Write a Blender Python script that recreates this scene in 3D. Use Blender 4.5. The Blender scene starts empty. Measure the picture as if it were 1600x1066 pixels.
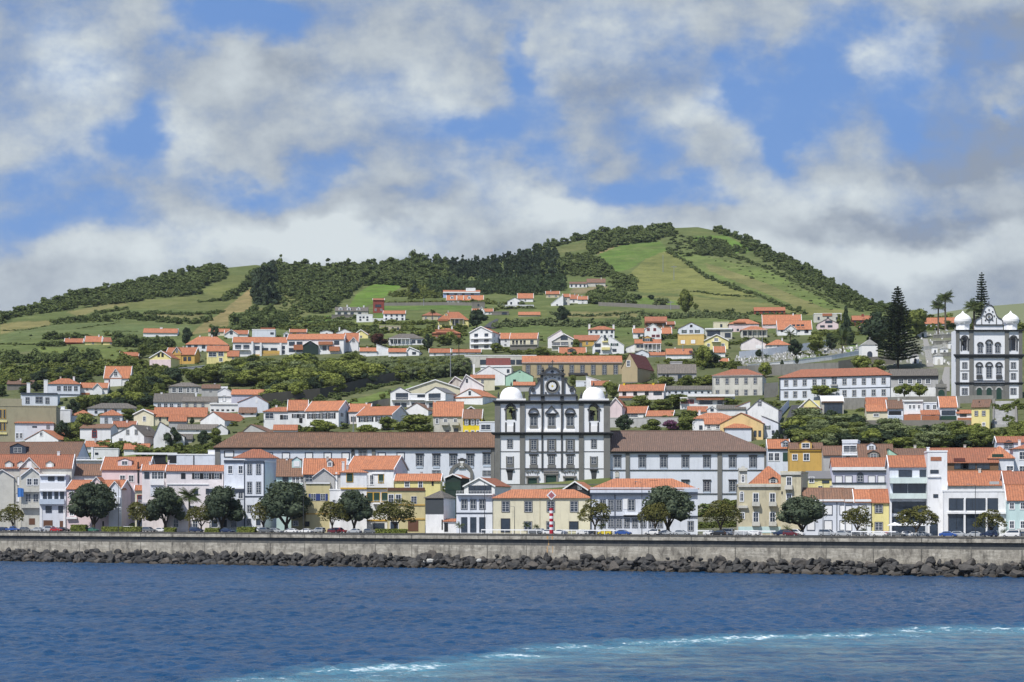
import bpy, math, random
import numpy as np
from mathutils import Vector
R=random.Random(7); NR=np.random.RandomState(7)
F=3000.; CZ=15.3; HY=803.; STREET=9.5
HAZE=.00003
scene=bpy.context.scene; COL=scene.collection

# ---------------------------------------------------------------- ground
def wallY(px): return 528.2/(1+.5556*(px-800)/F)
def frontY(px): return wallY(px)+30
def streetpy(px): return HY+(CZ-STREET)*F/frontY(px)
GT=[(340,1950),(352,1900),(390,1740),(420,1620),(450,1480),(480,1320),(510,1150),(540,1030),(570,945),(600,875),(630,810),(660,755),(690,715)]
GX=[a for a,b in GT]; GY=[b for a,b in GT]
def G(px,py):
    k=1+.10*(1-px/800.); k=max(.82,min(1.2,k)); w=min(1.,max(0.,(py-420)/200.)); k=1+(k-1)*(.5+.5*w)
    if py<=690: return float(np.interp(py,GX,GY))*k
    a=frontY(px); ys=streetpy(px)
    if py>=ys: return a
    t=(ys-py)/(ys-690); e=float(np.interp(px,[200,336,772,953,975,1205,1245],[1,.93,.84,.80,.24,.24,1]))
    return a+(715*k-a)*t**e
def gp(px,py):
    ys=streetpy(px)
    if py>=ys: return Vector(((px-800)/F*frontY(px),frontY(px),STREET))
    Y=G(px,py); return Vector(((px-800)/F*Y,Y,CZ+(HY-py)/F*Y))
CREST=[(-700,600),(-400,572),(-100,520),(0,498),(60,482),(120,464),(200,447),(300,426),(350,419),(400,414),(450,422),(560,420),(640,412),(700,414),(760,412),(830,393),(880,379),(930,369),(980,363),(1040,357),(1090,355),(1130,363),(1180,382),(1240,412),(1300,442),(1350,470),(1380,481),(1420,494),(1470,500),(1600,506),(1900,515),(2300,540)]
def crest(px): return float(np.interp(px,[a for a,b in CREST],[b for a,b in CREST]))

# ---------------------------------------------------------------- materials
MATS={}
def newmat(name):
    m=bpy.data.materials.new(name); m.use_nodes=True; nt=m.node_tree; nt.nodes.clear()
    out=nt.nodes.new('ShaderNodeOutputMaterial'); return m,nt,out
def N(nt,t,**k):
    n=nt.nodes.new(t)
    for a,b in k.items():
        if a.startswith('i_'):
            key=a[2:]; key=int(key) if key.isdigit() else key.replace('_',' ')
            n.inputs[key].default_value=b
        else: setattr(n,a,b)
    return n
def L(nt,a,b): nt.links.new(a,b)
def mth(nt,op,a,b=None,c=None):
    n=nt.nodes.new('ShaderNodeMath'); n.operation=op
    for i,v in enumerate((a,b,c)):
        if v is None: continue
        if hasattr(v,'links') or hasattr(v,'is_linked'): nt.links.new(v,n.inputs[i])
        else: n.inputs[i].default_value=v
    return n.outputs[0]
def mixc(nt,fac,a,b,bt='MIX'):
    n=nt.nodes.new('ShaderNodeMix'); n.data_type='RGBA'; n.blend_type=bt
    for s,v in ((n.inputs[0],fac),(n.inputs[6],a),(n.inputs[7],b)):
        if hasattr(v,'is_linked'): nt.links.new(v,s)
        elif isinstance(v,(int,float)): s.default_value=v
        else: s.default_value=(*v,1)
    return n.outputs[2]
def rng(nt,v,a,b,c=0.,d=1.,smooth=False):
    n=nt.nodes.new('ShaderNodeMapRange'); n.clamp=True
    if smooth: n.interpolation_type='SMOOTHSTEP'
    nt.links.new(v,n.inputs[0])
    for i,x in enumerate((a,b,c,d)): n.inputs[i+1].default_value=x
    return n.outputs[0]
def noise(nt,vec,scale,detail=4,rough=.55):
    n=nt.nodes.new('ShaderNodeTexNoise'); n.inputs['Scale'].default_value=scale; n.inputs['Detail'].default_value=detail; n.inputs['Roughness'].default_value=rough
    if vec is not None: nt.links.new(vec,n.inputs['Vector'])
    return n
def vmul(nt,v,s):
    n=nt.nodes.new('ShaderNodeVectorMath'); n.operation='MULTIPLY'; nt.links.new(v,n.inputs[0]); n.inputs[1].default_value=s; return n.outputs[0]
def objvec(nt):
    tc=N(nt,'ShaderNodeTexCoord'); oi=N(nt,'ShaderNodeObjectInfo')
    s=nt.nodes.new('ShaderNodeVectorMath'); s.operation='ADD'; nt.links.new(tc.outputs['Object'],s.inputs[0])
    k=mth(nt,'MULTIPLY',oi.outputs['Random'],57.); nt.links.new(k,s.inputs[1]); return s.outputs[0],oi,tc
def wallmat(key,col,dirt=.35,rough=.85):
    m,nt,out=newmat(key); v,oi,tc=objvec(nt)
    b=N(nt,'ShaderNodeBsdfPrincipled',i_Roughness=rough); b.inputs['Specular IOR Level'].default_value=.25
    n1=noise(nt,v,.35,5,.6); n2=noise(nt,vmul(nt,v,(.8,.8,.2)),1.,6,.7)
    f=mth(nt,'MULTIPLY',rng(nt,n2.outputs[0],.5,.78),dirt)
    f2=rng(nt,n1.outputs[0],.3,.7,.0,dirt*.45); f=mth(nt,'ADD',f,f2)
    dc=tuple(c*.42+.03 for c in col); L(nt,mixc(nt,f,col,dc),b.inputs['Base Color']); L(nt,b.outputs[0],out.inputs[0]); MATS[key]=m; return m
def plain(key,col,rough=.6,metal=0.,spec=.4,var=.0):
    m,nt,out=newmat(key); b=N(nt,'ShaderNodeBsdfPrincipled',i_Roughness=rough,i_Metallic=metal); b.inputs['Specular IOR Level'].default_value=spec
    v,oi,tc=objvec(nt); n=noise(nt,v,1.3,4); f=rng(nt,n.outputs[0],.3,.75,0,var if var else .15)
    L(nt,mixc(nt,f,col,tuple(c*.5 for c in col)),b.inputs['Base Color']); L(nt,b.outputs[0],out.inputs[0]); MATS[key]=m; return m
def roofmat(key,c1,c2,c3,scale=1.):
    m,nt,out=newmat(key); v,oi,tc=objvec(nt); uv=tc.outputs['UV']
    b=N(nt,'ShaderNodeBsdfPrincipled',i_Roughness=.85); b.inputs['Specular IOR Level'].default_value=.2
    sn=nt.nodes.new('ShaderNodeVectorMath'); sn.operation='SNAP'; L(nt,uv,sn.inputs[0]); sn.inputs[1].default_value=(.34,.42,1)
    wn=N(nt,'ShaderNodeTexWhiteNoise',noise_dimensions='3D'); L(nt,sn.outputs[0],wn.inputs[0])
    n1=noise(nt,v,.45,5,.65); n2=noise(nt,v,2.2,3)
    f=mth(nt,'ADD',mth(nt,'MULTIPLY',wn.outputs[0],.5),mth(nt,'MULTIPLY',n1.outputs[0],.8)); f=mth(nt,'ADD',f,-.18)
    f=mth(nt,'ADD',f,mth(nt,'MULTIPLY',mth(nt,'SUBTRACT',oi.outputs['Random'],.5),.8))
    c=mixc(nt,f,c1,c2); c=mixc(nt,rng(nt,n2.outputs[0],.50,.75,0,.8),c,c3)
    n7=noise(nt,vmul(nt,uv,(1.9,.35,1)),1.,4,.6); c=mixc(nt,rng(nt,n7.outputs[0],.45,.75,0,.6),c,c3); c=mixc(nt,rng(nt,n7.outputs[0],.42,.25,0,.35),c,tuple(min(1,x*1.35) for x in c1))
    sx=N(nt,'ShaderNodeSeparateXYZ'); L(nt,uv,sx.inputs[0])
    w=mth(nt,'SINE',mth(nt,'MULTIPLY',sx.outputs[0],2*math.pi/.68)); w2=mth(nt,'SINE',mth(nt,'MULTIPLY',sx.outputs[1],2*math.pi/.84))
    hh=mth(nt,'ADD',w,mth(nt,'MULTIPLY',w2,.4))
    bm=N(nt,'ShaderNodeBump',i_Strength=.8,i_Distance=.09); L(nt,hh,bm.inputs['Height']); L(nt,bm.outputs[0],b.inputs['Normal'])
    L(nt,c,b.inputs['Base Color']); L(nt,b.outputs[0],out.inputs[0]); MATS[key]=m; return m
W=dict(wh=(.80,.81,.83),cr=(.70,.66,.50),be=(.58,.53,.38),tn=(.42,.345,.215),ap=(.72,.54,.27),gw=(.25,.245,.225),mu=(.64,.46,.17),ol=(.36,.335,.23),ye=(.82,.62,.03),oc=(.58,.38,.11),pk=(.74,.61,.63),bl=(.52,.60,.72),lv=(.56,.56,.68),gy=(.46,.46,.46),st=(.20,.19,.17),gn=(.42,.66,.52),tl=(.52,.68,.68),pt=(.62,.72,.70),dk=(.02,.04,.035),bk=(.03,.03,.035),rd=(.25,.06,.045),co=(.47,.46,.42),wb=(.70,.74,.82),ry=(.60,.53,.30),pp=(.80,.745,.755),yl=(.78,.70,.32),bs=(.36,.45,.68),sb=(.045,.06,.09),bw=(.20,.12,.07),ce=(.60,.59,.54))
DIRT=dict(gw=1.,be=.8,st=.6,gy=.6,co=.6,ce=.7)
for k,c in W.items(): wallmat(k,c,DIRT.get(k,.45))
roofmat('or',(.50,.205,.108),(.34,.130,.070),(.20,.105,.075))
roofmat('od',(.40,.16,.095),(.29,.115,.07),(.18,.10,.07))
roofmat('br',(.24,.135,.090),(.16,.095,.068),(.11,.085,.07))
roofmat('gr',(.20,.175,.15),(.13,.12,.105),(.09,.085,.08))
roofmat('dr',(.20,.06,.05),(.14,.05,.045),(.1,.05,.05))
roofmat('cv',(.33,.18,.115),(.15,.09,.062),(.10,.075,.06))
plain('wf',(.75,.76,.78),.7); plain('gf',(.16,.16,.165),.8)
plain('white',(.82,.83,.85),.55); plain('trim',(.055,.058,.066),.8,var=.4); plain('trimb',(.045,.06,.09),.7)
plain('sgreen',(.018,.055,.04),.6); plain('sblue',(.03,.055,.20),.6); plain('syel',(.60,.36,.05),.7); plain('sred',(.30,.03,.02),.6); plain('sbrown',(.13,.06,.035),.7)
plain('dark',(.015,.017,.02),.5); plain('metal',(.35,.36,.37),.45,.6); plain('trunk',(.09,.07,.05),.9,var=.5); plain('tyre',(.012,.012,.013),.8)
plain('palmtrunk',(.13,.105,.075),.9,var=.5)
m=plain('glass',(.035,.05,.075),.08,0,.8,var=.5)
plain('glassg',(.03,.06,.05),.1,0,.8,var=.5)

# ---------------------------------------------------------------- meshes
class MB:
    def __init__(s): s.v=[];s.f=[];s.m=[];s.u=[];s.mats=[]
    def mi(s,m):
        if m not in s.mats: s.mats.append(m)
        return s.mats.index(m)
    def face(s,pts,m,uv=None):
        i=len(s.v); s.v+= [tuple(p) for p in pts]; s.f.append(tuple(range(i,i+len(pts)))); s.m.append(s.mi(m)); s.u.append(uv); return s
    def box(s,x0,x1,y0,y1,z0,z1,m):
        p=[(x0,y0,z0),(x1,y0,z0),(x1,y1,z0),(x0,y1,z0),(x0,y0,z1),(x1,y0,z1),(x1,y1,z1),(x0,y1,z1)]
        for q in ((0,1,5,4),(1,2,6,5),(2,3,7,6),(3,0,4,7),(4,5,6,7),(3,2,1,0)): s.face([p[k] for k in q],m)
        return s
    def prism(s,poly,y0,y1,m):      # poly of (x,z) extruded along y
        n=len(poly); s.face([(x,y0,z) for x,z in poly],m); s.face([(x,y1,z) for x,z in reversed(poly)],m)
        for i in range(n):
            a=poly[i];b=poly[(i+1)%n]; s.face([(a[0],y0,a[1]),(a[0],y1,a[1]),(b[0],y1,b[1]),(b[0],y0,b[1])],m)
        return s
    def slab(s,pts,t,m,uax=None):   # sloped slab with metre UVs, t thickness downward
        P=[Vector(p) for p in pts]; e=(P[1]-P[0]).normalized(); n=e.cross(P[2]-P[1] if len(P)>2 else e).normalized(); g=n.cross(e)
        uv=[((p-P[0]).dot(e),(p-P[0]).dot(g)) for p in P]
        s.face(P,m,uv); D=Vector((0,0,-t)); s.face([p+D for p in reversed(P)],m)
        k=len(P)
        for i in range(k):
            a=P[i];b=P[(i+1)%k]; s.face([a,a+D,b+D,b],m)
        return s
    def tube(s,p0,p1,r0,r1,m,n=8,cap=True):
        p0=Vector(p0);p1=Vector(p1); d=(p1-p0).normalized(); a=d.cross(Vector((0,0,1)) if abs(d.z)<.9 else Vector((1,0,0))).normalized(); b=d.cross(a)
        A=[p0+(a*math.cos(t)+b*math.sin(t))*r0 for t in [2*math.pi*i/n for i in range(n)]]
        B=[p1+(a*math.cos(t)+b*math.sin(t))*r1 for t in [2*math.pi*i/n for i in range(n)]]
        for i in range(n): j=(i+1)%n; s.face([A[i],A[j],B[j],B[i]],m)
        if cap: s.face(B,m); s.face(list(reversed(A)),m)
        return s
    def lathe(s,prof,cx,cy,m,n=20,cap=True):    # prof of (r,z)
        for (r0,z0),(r1,z1) in zip(prof,prof[1:]):
            for i in range(n):
                a=2*math.pi*i/n;b=2*math.pi*(i+1)/n
                s.face([(cx+r0*math.cos(a),cy+r0*math.sin(a),z0),(cx+r0*math.cos(b),cy+r0*math.sin(b),z0),(cx+r1*math.cos(b),cy+r1*math.sin(b),z1),(cx+r1*math.cos(a),cy+r1*math.sin(a),z1)],m)
        return s
    def build(s,name,parent=None,smooth=False,link=True):
        me=bpy.data.meshes.new(name); me.from_pydata(s.v,[],s.f)
        for k in s.mats: me.materials.append(MATS[k] if isinstance(k,str) else k)
        me.polygons.foreach_set('material_index',s.m)
        if any(u for u in s.u):
            ul=me.uv_layers.new(name='uv'); d=[]
            for f,u in zip(s.f,s.u):
                if u is None: d+= [0.0]*(2*len(f))
                else:
                    for a in u: d+=[a[0],a[1]]
            ul.data.foreach_set('uv',d)
        if smooth:
            me.polygons.foreach_set('use_smooth',[True]*len(s.f))
        me.update()
        if not link: return me
        return link_(name,me,parent)
def link_(name,me,parent=None,loc=None,rz=0):
    o=bpy.data.objects.new(name,me); COL.objects.link(o)
    if parent is not None: o.parent=parent
    if loc is not None: o.location=loc
    if rz: o.rotation_euler[2]=rz
    return o
def empty(name,loc,rz=0):
    o=bpy.data.objects.new(name,None); COL.objects.link(o); o.location=loc; o.rotation_euler[2]=rz; o.empty_display_size=1; return o
def tag(o,label,cat,group=None):
    o['label']=label; o['category']=cat
    if group: o['group']=group
    return o
def kind(o,k,label=None,cat=None):
    o['kind']=k
    if label: o['label']=label
    if cat: o['category']=cat
    return o
def copytree(o,parent=None):
    c=o.copy(); COL.objects.link(c)
    if parent: c.parent=parent
    for ch in o.children: copytree(ch,c)
    return c

# ---------------------------------------------------------------- windows
WC={}
def winmesh(w,h,st):
    w=max(.4,round(w*10)/10); h=max(.4,round(h*10)/10); k=(w,h,st)
    if k in WC: return WC[k]
    a=MB(); g=MB(); fr='white'; sur=None; glass='glass'; arch='a' in st
    if 'k' in st: sur='trim'
    if 'B' in st: sur='trimb'
    if 'y' in st: sur='syel'
    if 's' in st: sur='white'
    if 'r' in st: sur='sred'; fr='sred'
    if 'o' in st: sur='st'
    if 'D' in st: fr='dark'
    t=.16 if not('K' in st) else .3
    if sur:
        a.box(-w/2-t,-w/2,-.12,.04,-h/2-t,h/2+t,sur).box(w/2,w/2+t,-.12,.04,-h/2-t,h/2+t,sur).box(-w/2+.002,w/2-.002,-.12,.04,h/2,h/2+t,sur).box(-w/2+.002,w/2-.002,-.12,.04,-h/2-t,-h/2,sur)
    if arch:
        n=8; P=[(w/2*math.cos(math.pi*i/n),h/2+w/2*math.sin(math.pi*i/n)) for i in range(n+1)]
        g.prism(list(reversed(P)),-.05,.03,glass)
        if sur:
            Q=[((w/2+t)*math.cos(math.pi*i/n),h/2+(w/2+t)*math.sin(math.pi*i/n)) for i in range(n+1)]
            for i in range(n): a.prism([P[i],P[i+1],Q[i+1],Q[i]],-.14,.04,sur)
    if 'w' in st:   # closed pale shutter
        a.box(-w/2,w/2,-.07,.02,-h/2,h/2,'white'); r=(a.build('window',link=False),None)
    elif 'x' in st: # closed dark leaf / door
        c='sbrown' if 'n' in st else ('sgreen' if 'g' in st else 'dark'); a.box(-w/2,w/2,-.07,.02,-h/2,h/2,c); r=(a.build('door',link=False),None)
    else:
        f=.07; 
        if 'P' not in st:
            a.box(-w/2,-w/2+f,-.10,.02,-h/2,h/2,fr).box(w/2-f,w/2,-.10,.02,-h/2,h/2,fr).box(-w/2+f,w/2-f,-.10,.02,h/2-f,h/2,fr).box(-w/2+f,w/2-f,-.10,.02,-h/2,-h/2+f,fr)
            a.box(-.035,.035,-.095,.02,-h/2+f,h/2-f,fr).box(-w/2+f,w/2-f,-.09,.02,-.03,.03,fr)
            if 'm' in st:
                for q in (-.2,.2): a.box(-w/2+f,w/2-f,-.085,.02,h*q-.02,h*q+.02,fr)
        else:
            n=max(1,int(w/1.6)); 
            a.box(-w/2,w/2,-.10,.02,-h/2-.06,-h/2,'dark').box(-w/2,w/2,-.10,.02,h/2,h/2+.06,'dark')
            for i in range(n+1): x=-w/2+w*i/n; a.box(x-.03,x+.03,-.10,.02,-h/2,h/2,'dark')
        g.box(-w/2+.01,w/2-.01,-.045,.015,-h/2+.01,h/2-.01,glass)
        for c,mm in (('g','sgreen'),('b','sblue'),('d','dark'),('R','sred')):
            if c in st:
                for sx in (-1,1):
                    x0=sx*(w/2+t*(sur is not None)); x1=x0+sx*w*.48; a.box(min(x0,x1),max(x0,x1),-.09,.02,-h/2,h/2,mm)
        r=(a.build('window',link=False),g.build('pane',link=False))
    WC[k]=r; return r
def window(parent,x,z,w,h,st='',y=0,rz=0,sub=True):
    fm,gm=winmesh(w,h,st); nm='door' if 'x' in st or 'E' in st else 'window'
    o=link_(nm,fm,parent,(x,y,z),rz)
    if gm: link_('pane',gm,o)
    return o

# ---------------------------------------------------------------- houses
HOUSES=[]
def roofparts(root,kind_,Wd,dep,He,Hr,rc,wallk,ax=0.,ov=.35,verge=True,x0=None):
    """walls (with gables) and roof, local frame: x along front, y back, z up"""
    a=MB(); r=MB(); h=Wd/2; B=-5.; t=.16
    if kind_=='s':
        m=dep/2
        a.face([(-h,0,B),(h,0,B),(h,0,He),(-h,0,He)],wallk).face([(h,dep,B),(-h,dep,B),(-h,dep,He),(h,dep,He)],wallk)
        a.face([(h,0,B),(h,dep,B),(h,dep,He),(h,m,Hr),(h,0,He)],wallk).face([(-h,dep,B),(-h,0,B),(-h,0,He),(-h,m,Hr),(-h,dep,He)],wallk)
        sl=(Hr-He)/m; e=.02; o2=.2
        r.slab([(-h-o2,-ov,He-ov*sl+e+t),(h+o2,-ov,He-ov*sl+e+t),(h+o2,m,Hr+e+t),(-h-o2,m,Hr+e+t)],t,rc)
        r.slab([(h+o2,dep+ov,He-ov*sl+e+t),(-h-o2,dep+ov,He-ov*sl+e+t),(-h-o2,m,Hr+e+t),(h+o2,m,Hr+e+t)],t,rc)
        r.tube((-h-o2,m,Hr+t),(h+o2,m,Hr+t),.14,.14,rc,6)
        if verge:
            for sx in (-1,1):
                v=MB()
                x=sx*(h+o2+.02); x2=x+sx*.19; xa,xb=min(x,x2),max(x,x2)
                for (ya,za,yb_,zb) in ((-ov,He-ov*sl,m,Hr),(m,Hr,dep+ov,He-ov*sl)):
                    P=[(ya,za-.1),(yb_,zb-.1),(yb_,zb+t+.2),(ya,za+t+.2)]
                    v.face([(xa,p[0],p[1]) for p in reversed(P)],'white').face([(xb,p[0],p[1]) for p in P],'white')
                    for i in range(4):
                        p=P[i];q=P[(i+1)%4]; v.face([(xa,p[0],p[1]),(xa,q[0],q[1]),(xb,q[0],q[1]),(xb,p[0],p[1])],'white')
                v.build('verge',root)
    elif kind_=='g':
        a.face([(-h,0,B),(h,0,B),(h,0,He),(ax,0,Hr),(-h,0,He)],wallk).face([(h,dep,B),(-h,dep,B),(-h,dep,He),(ax,dep,Hr),(h,dep,He)],wallk)
        a.face([(h,0,B),(h,dep,B),(h,dep,He),(h,0,He)],wallk).face([(-h,dep,B),(-h,0,B),(-h,0,He),(-h,dep,He)],wallk)
        s1=(Hr-He)/(h-ax); s2=(Hr-He)/(h+ax); o=.3; e=.02
        r.slab([(h+o,-.25,He-o*s1+e+t),(h+o,dep+.25,He-o*s1+e+t),(ax,dep+.25,Hr+e+t),(ax,-.25,Hr+e+t)],t,rc)
        r.slab([(-h-o,dep+.25,He-o*s2+e+t),(-h-o,-.25,He-o*s2+e+t),(ax,-.25,Hr+e+t),(ax,dep+.25,Hr+e+t)],t,rc)
        if verge:
            for (xa,za,xb,zb) in ((h+o,He-o*s1,ax,Hr),(-h-o,He-o*s2,ax,Hr)):
                v=MB()
                P=[(xa,za-.12),(xb,zb-.12),(xb,zb+t+.16),(xa,za+t+.16)]
                if xa>xb: P=P[::-1]
                v.prism(P,-.48,-.27,'white')
                v.build('verge',root)
    elif kind_ in('h','p'):
        a.box(-h,h,0,dep,B,He,wallk)
        hx=h+ov; y0=-ov; y1=dep+ov; m=dep/2; z=He+.02; T=Hr
        if Wd>dep*1.02: rx=h-dep/2*.9; ra,rb=(-rx,m),(rx,m)
        else: ra,rb=(-.3,m),(.3,m)
        A=(-hx,y0,z);Bq=(hx,y0,z);C=(hx,y1,z);D=(-hx,y1,z);E=(ra[0],ra[1],T);Fq=(rb[0],rb[1],T)
        r.slab([A,Bq,Fq,E],.14,rc).slab([Bq,C,Fq],.14,rc).slab([C,D,E,Fq],.14,rc).slab([D,A,E],.14,rc)
    elif kind_=='l':
        a.face([(-h,0,B),(h,0,B),(h,0,He),(-h,0,He)],wallk).face([(h,dep,B),(-h,dep,B),(-h,dep,Hr),(h,dep,Hr)],wallk)
        a.face([(h,0,B),(h,dep,B),(h,dep,Hr),(h,0,He)],wallk).face([(-h,dep,B),(-h,0,B),(-h,0,He),(-h,dep,Hr)],wallk)
        sl=(Hr-He)/dep; e=.02
        r.slab([(-h-.2,-ov,He-ov*sl+e+t),(h+.2,-ov,He-ov*sl+e+t),(h+.2,dep+.1,Hr+.1*sl+e+t),(-h-.2,dep+.1,Hr+.1*sl+e+t)],t,rc)
    elif kind_=='w':   # wedge gable: single slope, high on the left (ax<0) or right
        hl,hr_=(Hr,He) if ax<0 else (He,Hr)
        a.face([(-h,0,B),(h,0,B),(h,0,hr_),(-h,0,hl)],wallk).face([(h,dep,B),(-h,dep,B),(-h,dep,hl),(h,dep,hr_)],wallk)
        a.face([(h,0,B),(h,dep,B),(h,dep,hr_),(h,0,hr_)],wallk).face([(-h,dep,B),(-h,0,B),(-h,0,hl),(-h,dep,hl)],wallk)
        r.slab([(-h-.2,-.2,hl+.2),(h+.2,-.2,hr_+.2),(h+.2,dep+.2,hr_+.2),(-h-.2,dep+.2,hl+.2)],t,rc)
    else:
        a.box(-h,h,0,dep,B,He,wallk)
        c='white' if rc=='wf' else wallk
        r.box(-h+.1,h-.1,.1,dep-.1,He,He+.12,rc)
        r.box(-h-.12,h+.12,-.12,.1,He-.05,He+.35,c).box(-h-.12,h+.12,dep-.1,dep+.12,He-.05,He+.35,c).box(-h-.12,-h+.1,.1,dep-.1,He-.05,He+.35,c).box(h-.1,h+.12,.1,dep-.1,He-.05,He+.35,c)
    wl=a.build('wall',root); ro=r.build('roof',root); return wl,ro
def rowspec(win):
    out=[]
    for p in win.split('/'):
        n=''.join(c for c in p if c.isdigit()); s=''.join(c for c in p if not c.isdigit()); out.append((int(n or 0),s))
    return out
def house(line):
    parts=[p.strip() for p in line.split('|')]; t=parts[0].split(); label=parts[1]; ex=parts[2] if len(parts)>2 else ''
    x0,x1=float(t[0]),float(t[1]); o=dict(q.split('=') for q in t[10:]); xc=(x0+x1)/2
    yb=streetpy(xc) if t[2]=='s' else float(t[2]); ye,yr=float(t[3]),float(t[4]); rk=t[5]; side=float(t[6]); wk,rc,win=t[7],t[8],t[9]
    Y=float(o['Y']) if 'Y' in o else G(xc,yb)
    Y-=float(o.get('f',0)); S=F/Y; dep=float(o.get('D',0)) or (9. if rk in 'shfl' else 12.)
    if Y>1000: dep=max(dep,8.)
    phi=math.atan((xc-800)/F); sv=max(-.8,min(.8,side/(dep*S))); th=math.asin(sv)+phi
    if side==0: th=phi*.6
    Wd=(x1-x0)/S*math.cos(phi)/math.cos(th-phi)
    X=(xc-800)/F*Y; z0=CZ+(HY-yb)/S
    He=(yb-ye)/S
    Yr=Y+(dep/2*math.cos(th) if rk in 'sh' else (dep if rk=='l' else 0)); Hr=CZ+(HY-yr)/F*Yr-z0
    if rk in 'shgl': Hr=max(Hr,He+.6)
    name=o.get('n','house'); cat=o.get('cat',name.replace('_',' ')).replace('_',' ')
    root=empty(name,(X,Y,z0),-th); tag(root,label,cat,o['grp'].replace('_',' ') if 'grp' in o else None)
    lx=lambda px:(px-xc)/(x1-x0)*Wd
    lz=lambda py:(yb-py)/S
    ax=lx(float(o['ax'])) if 'ax' in o else 0.
    if rk=='w': ax=-1 if o.get('hi','l')=='l' else 1
    verge=('v' not in o or o['v']!='0') and rk in 'sg' and rc in('or','od')or o.get('v')=='1'
    wl,ro=roofparts(root,rk,Wd,dep,He,Hr,rc,wk,ax,verge=verge,ov=float(o.get('ov',.45 if rk in'sh' else .35)))
    sub=Y<950
    if win not in('0','-'):
        rows=rowspec(win); n=len(rows); Hv=(float(o['yv'])-ye)/S if 'yv' in o else He
        for i,(c,s) in enumerate(rows):
            if not c: continue
            hh=min(1.55,.58*Hv/n); z=He-Hv*(i+.52)/n
            ww=min(1.15,.5*Wd/c)
            for j in range(c): window(root,-Wd/2+Wd*(j+.5)/c+R.uniform(-.12,.12),z,ww,hh*R.choice((1,1,.85)),s,sub=sub)
    if rk=='g' and o.get('a'): window(root,ax,He+(Hr-He)*.3,min(1.1,Wd*.2),min(1.2,(Hr-He)*.45),o.get('a').replace('1',''))
    if 'sw' in o and abs(side)>0:
        sx=1 if side>0 else -1; rows=rowspec(o['sw']); n=len(rows); Hv=(float(o['yv'])-ye)/S if 'yv' in o else He
        for i,(c,s) in enumerate(rows):
            for j in range(c): window(root,sx*Wd/2,He-Hv*(i+.52)/n,min(1.1,.5*dep/c),min(1.5,.55*Hv/n),s,y=dep*(j+.5)/c,rz=sx*math.pi/2,sub=sub)
    for e in [q.split() for q in ex.split(';') if q.strip()]:
        c=e[0]
        if c=='w':
            st=e[5] if len(e)>5 else ''
            for px in e[4].split(','): window(root,lx(float(px)),lz(float(e[1])),float(e[3])/S,float(e[2])/S,st)
        elif c=='b':
            xa,ya,xb,yb2,pr=map(float,e[1:6]); A,B_=lx(xa),lx(xb); A=-Wd/2-.02 if A<=-Wd/2+.03 else A; B_=Wd/2+.02 if B_>=Wd/2-.03 else B_
            MB().box(A,B_,-pr,.05,lz(yb2),lz(ya),e[6]).build(e[7],root)
        elif c=='c':
            x=lx(float(e[1])); w_=float(e[3])/S/2 if len(e)>3 else .4; yy=dep/2 if rk in'sh' else dep*.4
            zt=CZ+(HY-float(e[2]))/F*(Y+yy)-z0; mt=e[4] if len(e)>4 else 'wh'
            m_=MB().box(x-w_,x+w_,yy-.45,yy+.45,He*.9,zt,mt).box(x-w_-.1,x+w_+.1,yy-.55,yy+.55,zt,zt+.18,mt); m_.build('chimney',ro)
        elif c=='d':
            x=lx(float(e[1])); w_=float(e[4])/S/2; mt=e[5] if len(e)>5 else wk; zt=lz(float(e[2])); zb=lz(float(e[3])); sl=(Hr-He)/(dep/2)
            zb=max(zb,He-.3); yf=max(.1,(zb-He)/sl-.1); yk=min(dep/2,(zt-He)/sl+.3) if zt<Hr else dep/2
            dm=MB(); zw=zt-(zt-zb)*.3; dm.face([(x-w_,yf,zb-.5),(x+w_,yf,zb-.5),(x+w_,yf,zw),(x,yf,zt),(x-w_,yf,zw)],mt)
            dm.face([(x+w_,yf,zb-.5),(x+w_,yk,zb-.5),(x+w_,yk,zw),(x+w_,yf,zw)],mt).face([(x-w_,yk,zb-.5),(x-w_,yf,zb-.5),(x-w_,yf,zw),(x-w_,yk,zw)],mt)
            dm.slab([(x+w_+.15,yf-.2,zw),(x+w_+.15,yk,zw),(x,yk,zt+.1),(x,yf-.2,zt+.1)],.1,rc).slab([(x-w_-.15,yk,zw),(x-w_-.15,yf-.2,zw),(x,yf-.2,zt+.1),(x,yk,zt+.1)],.1,rc)
            d=dm.build('dormer',ro); window(d,x,(zw+zb)/2+.05,min(w_*1.2,(zw-zb)*1.1),(zw-zb)*.7,e[6] if len(e)>6 else '',y=yf)
        elif c=='g':
            xa,xb,ya,yee=map(float,e[1:5]); mt=e[5] if len(e)>5 else wk; A,B_=lx(xa),lx(xb); pr=float(e[6]) if len(e)>6 else .8; mm=(A+B_)/2; za,zee=lz(ya),lz(yee)
            q=MB(); zl=-3; 
            q.face([(A,-pr,zl),(B_,-pr,zl),(B_,-pr,zee),(mm,-pr,za),(A,-pr,zee)],mt).face([(B_,-pr,zl),(B_,.05,zl),(B_,.05,zee),(B_,-pr,zee)],mt).face([(A,.05,zl),(A,-pr,zl),(A,-pr,zee),(A,.05,zee)],mt)
            b_=q.build('bay',root); sl=max(.2,(Hr-He)/(dep/2)) if Hr>He else .4; yk=min(dep*.5,max(.5,(za-He)/sl+.3))
            MB().slab([(B_+.25,-pr-.25,zee),(B_+.25,yk,zee),(mm,yk,za+.18),(mm,-pr-.25,za+.18)],.14,rc).slab([(A-.25,yk,zee),(A-.25,-pr-.25,zee),(mm,-pr-.25,za+.18),(mm,yk,za+.18)],.14,rc).build('bay_roof',b_)
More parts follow.
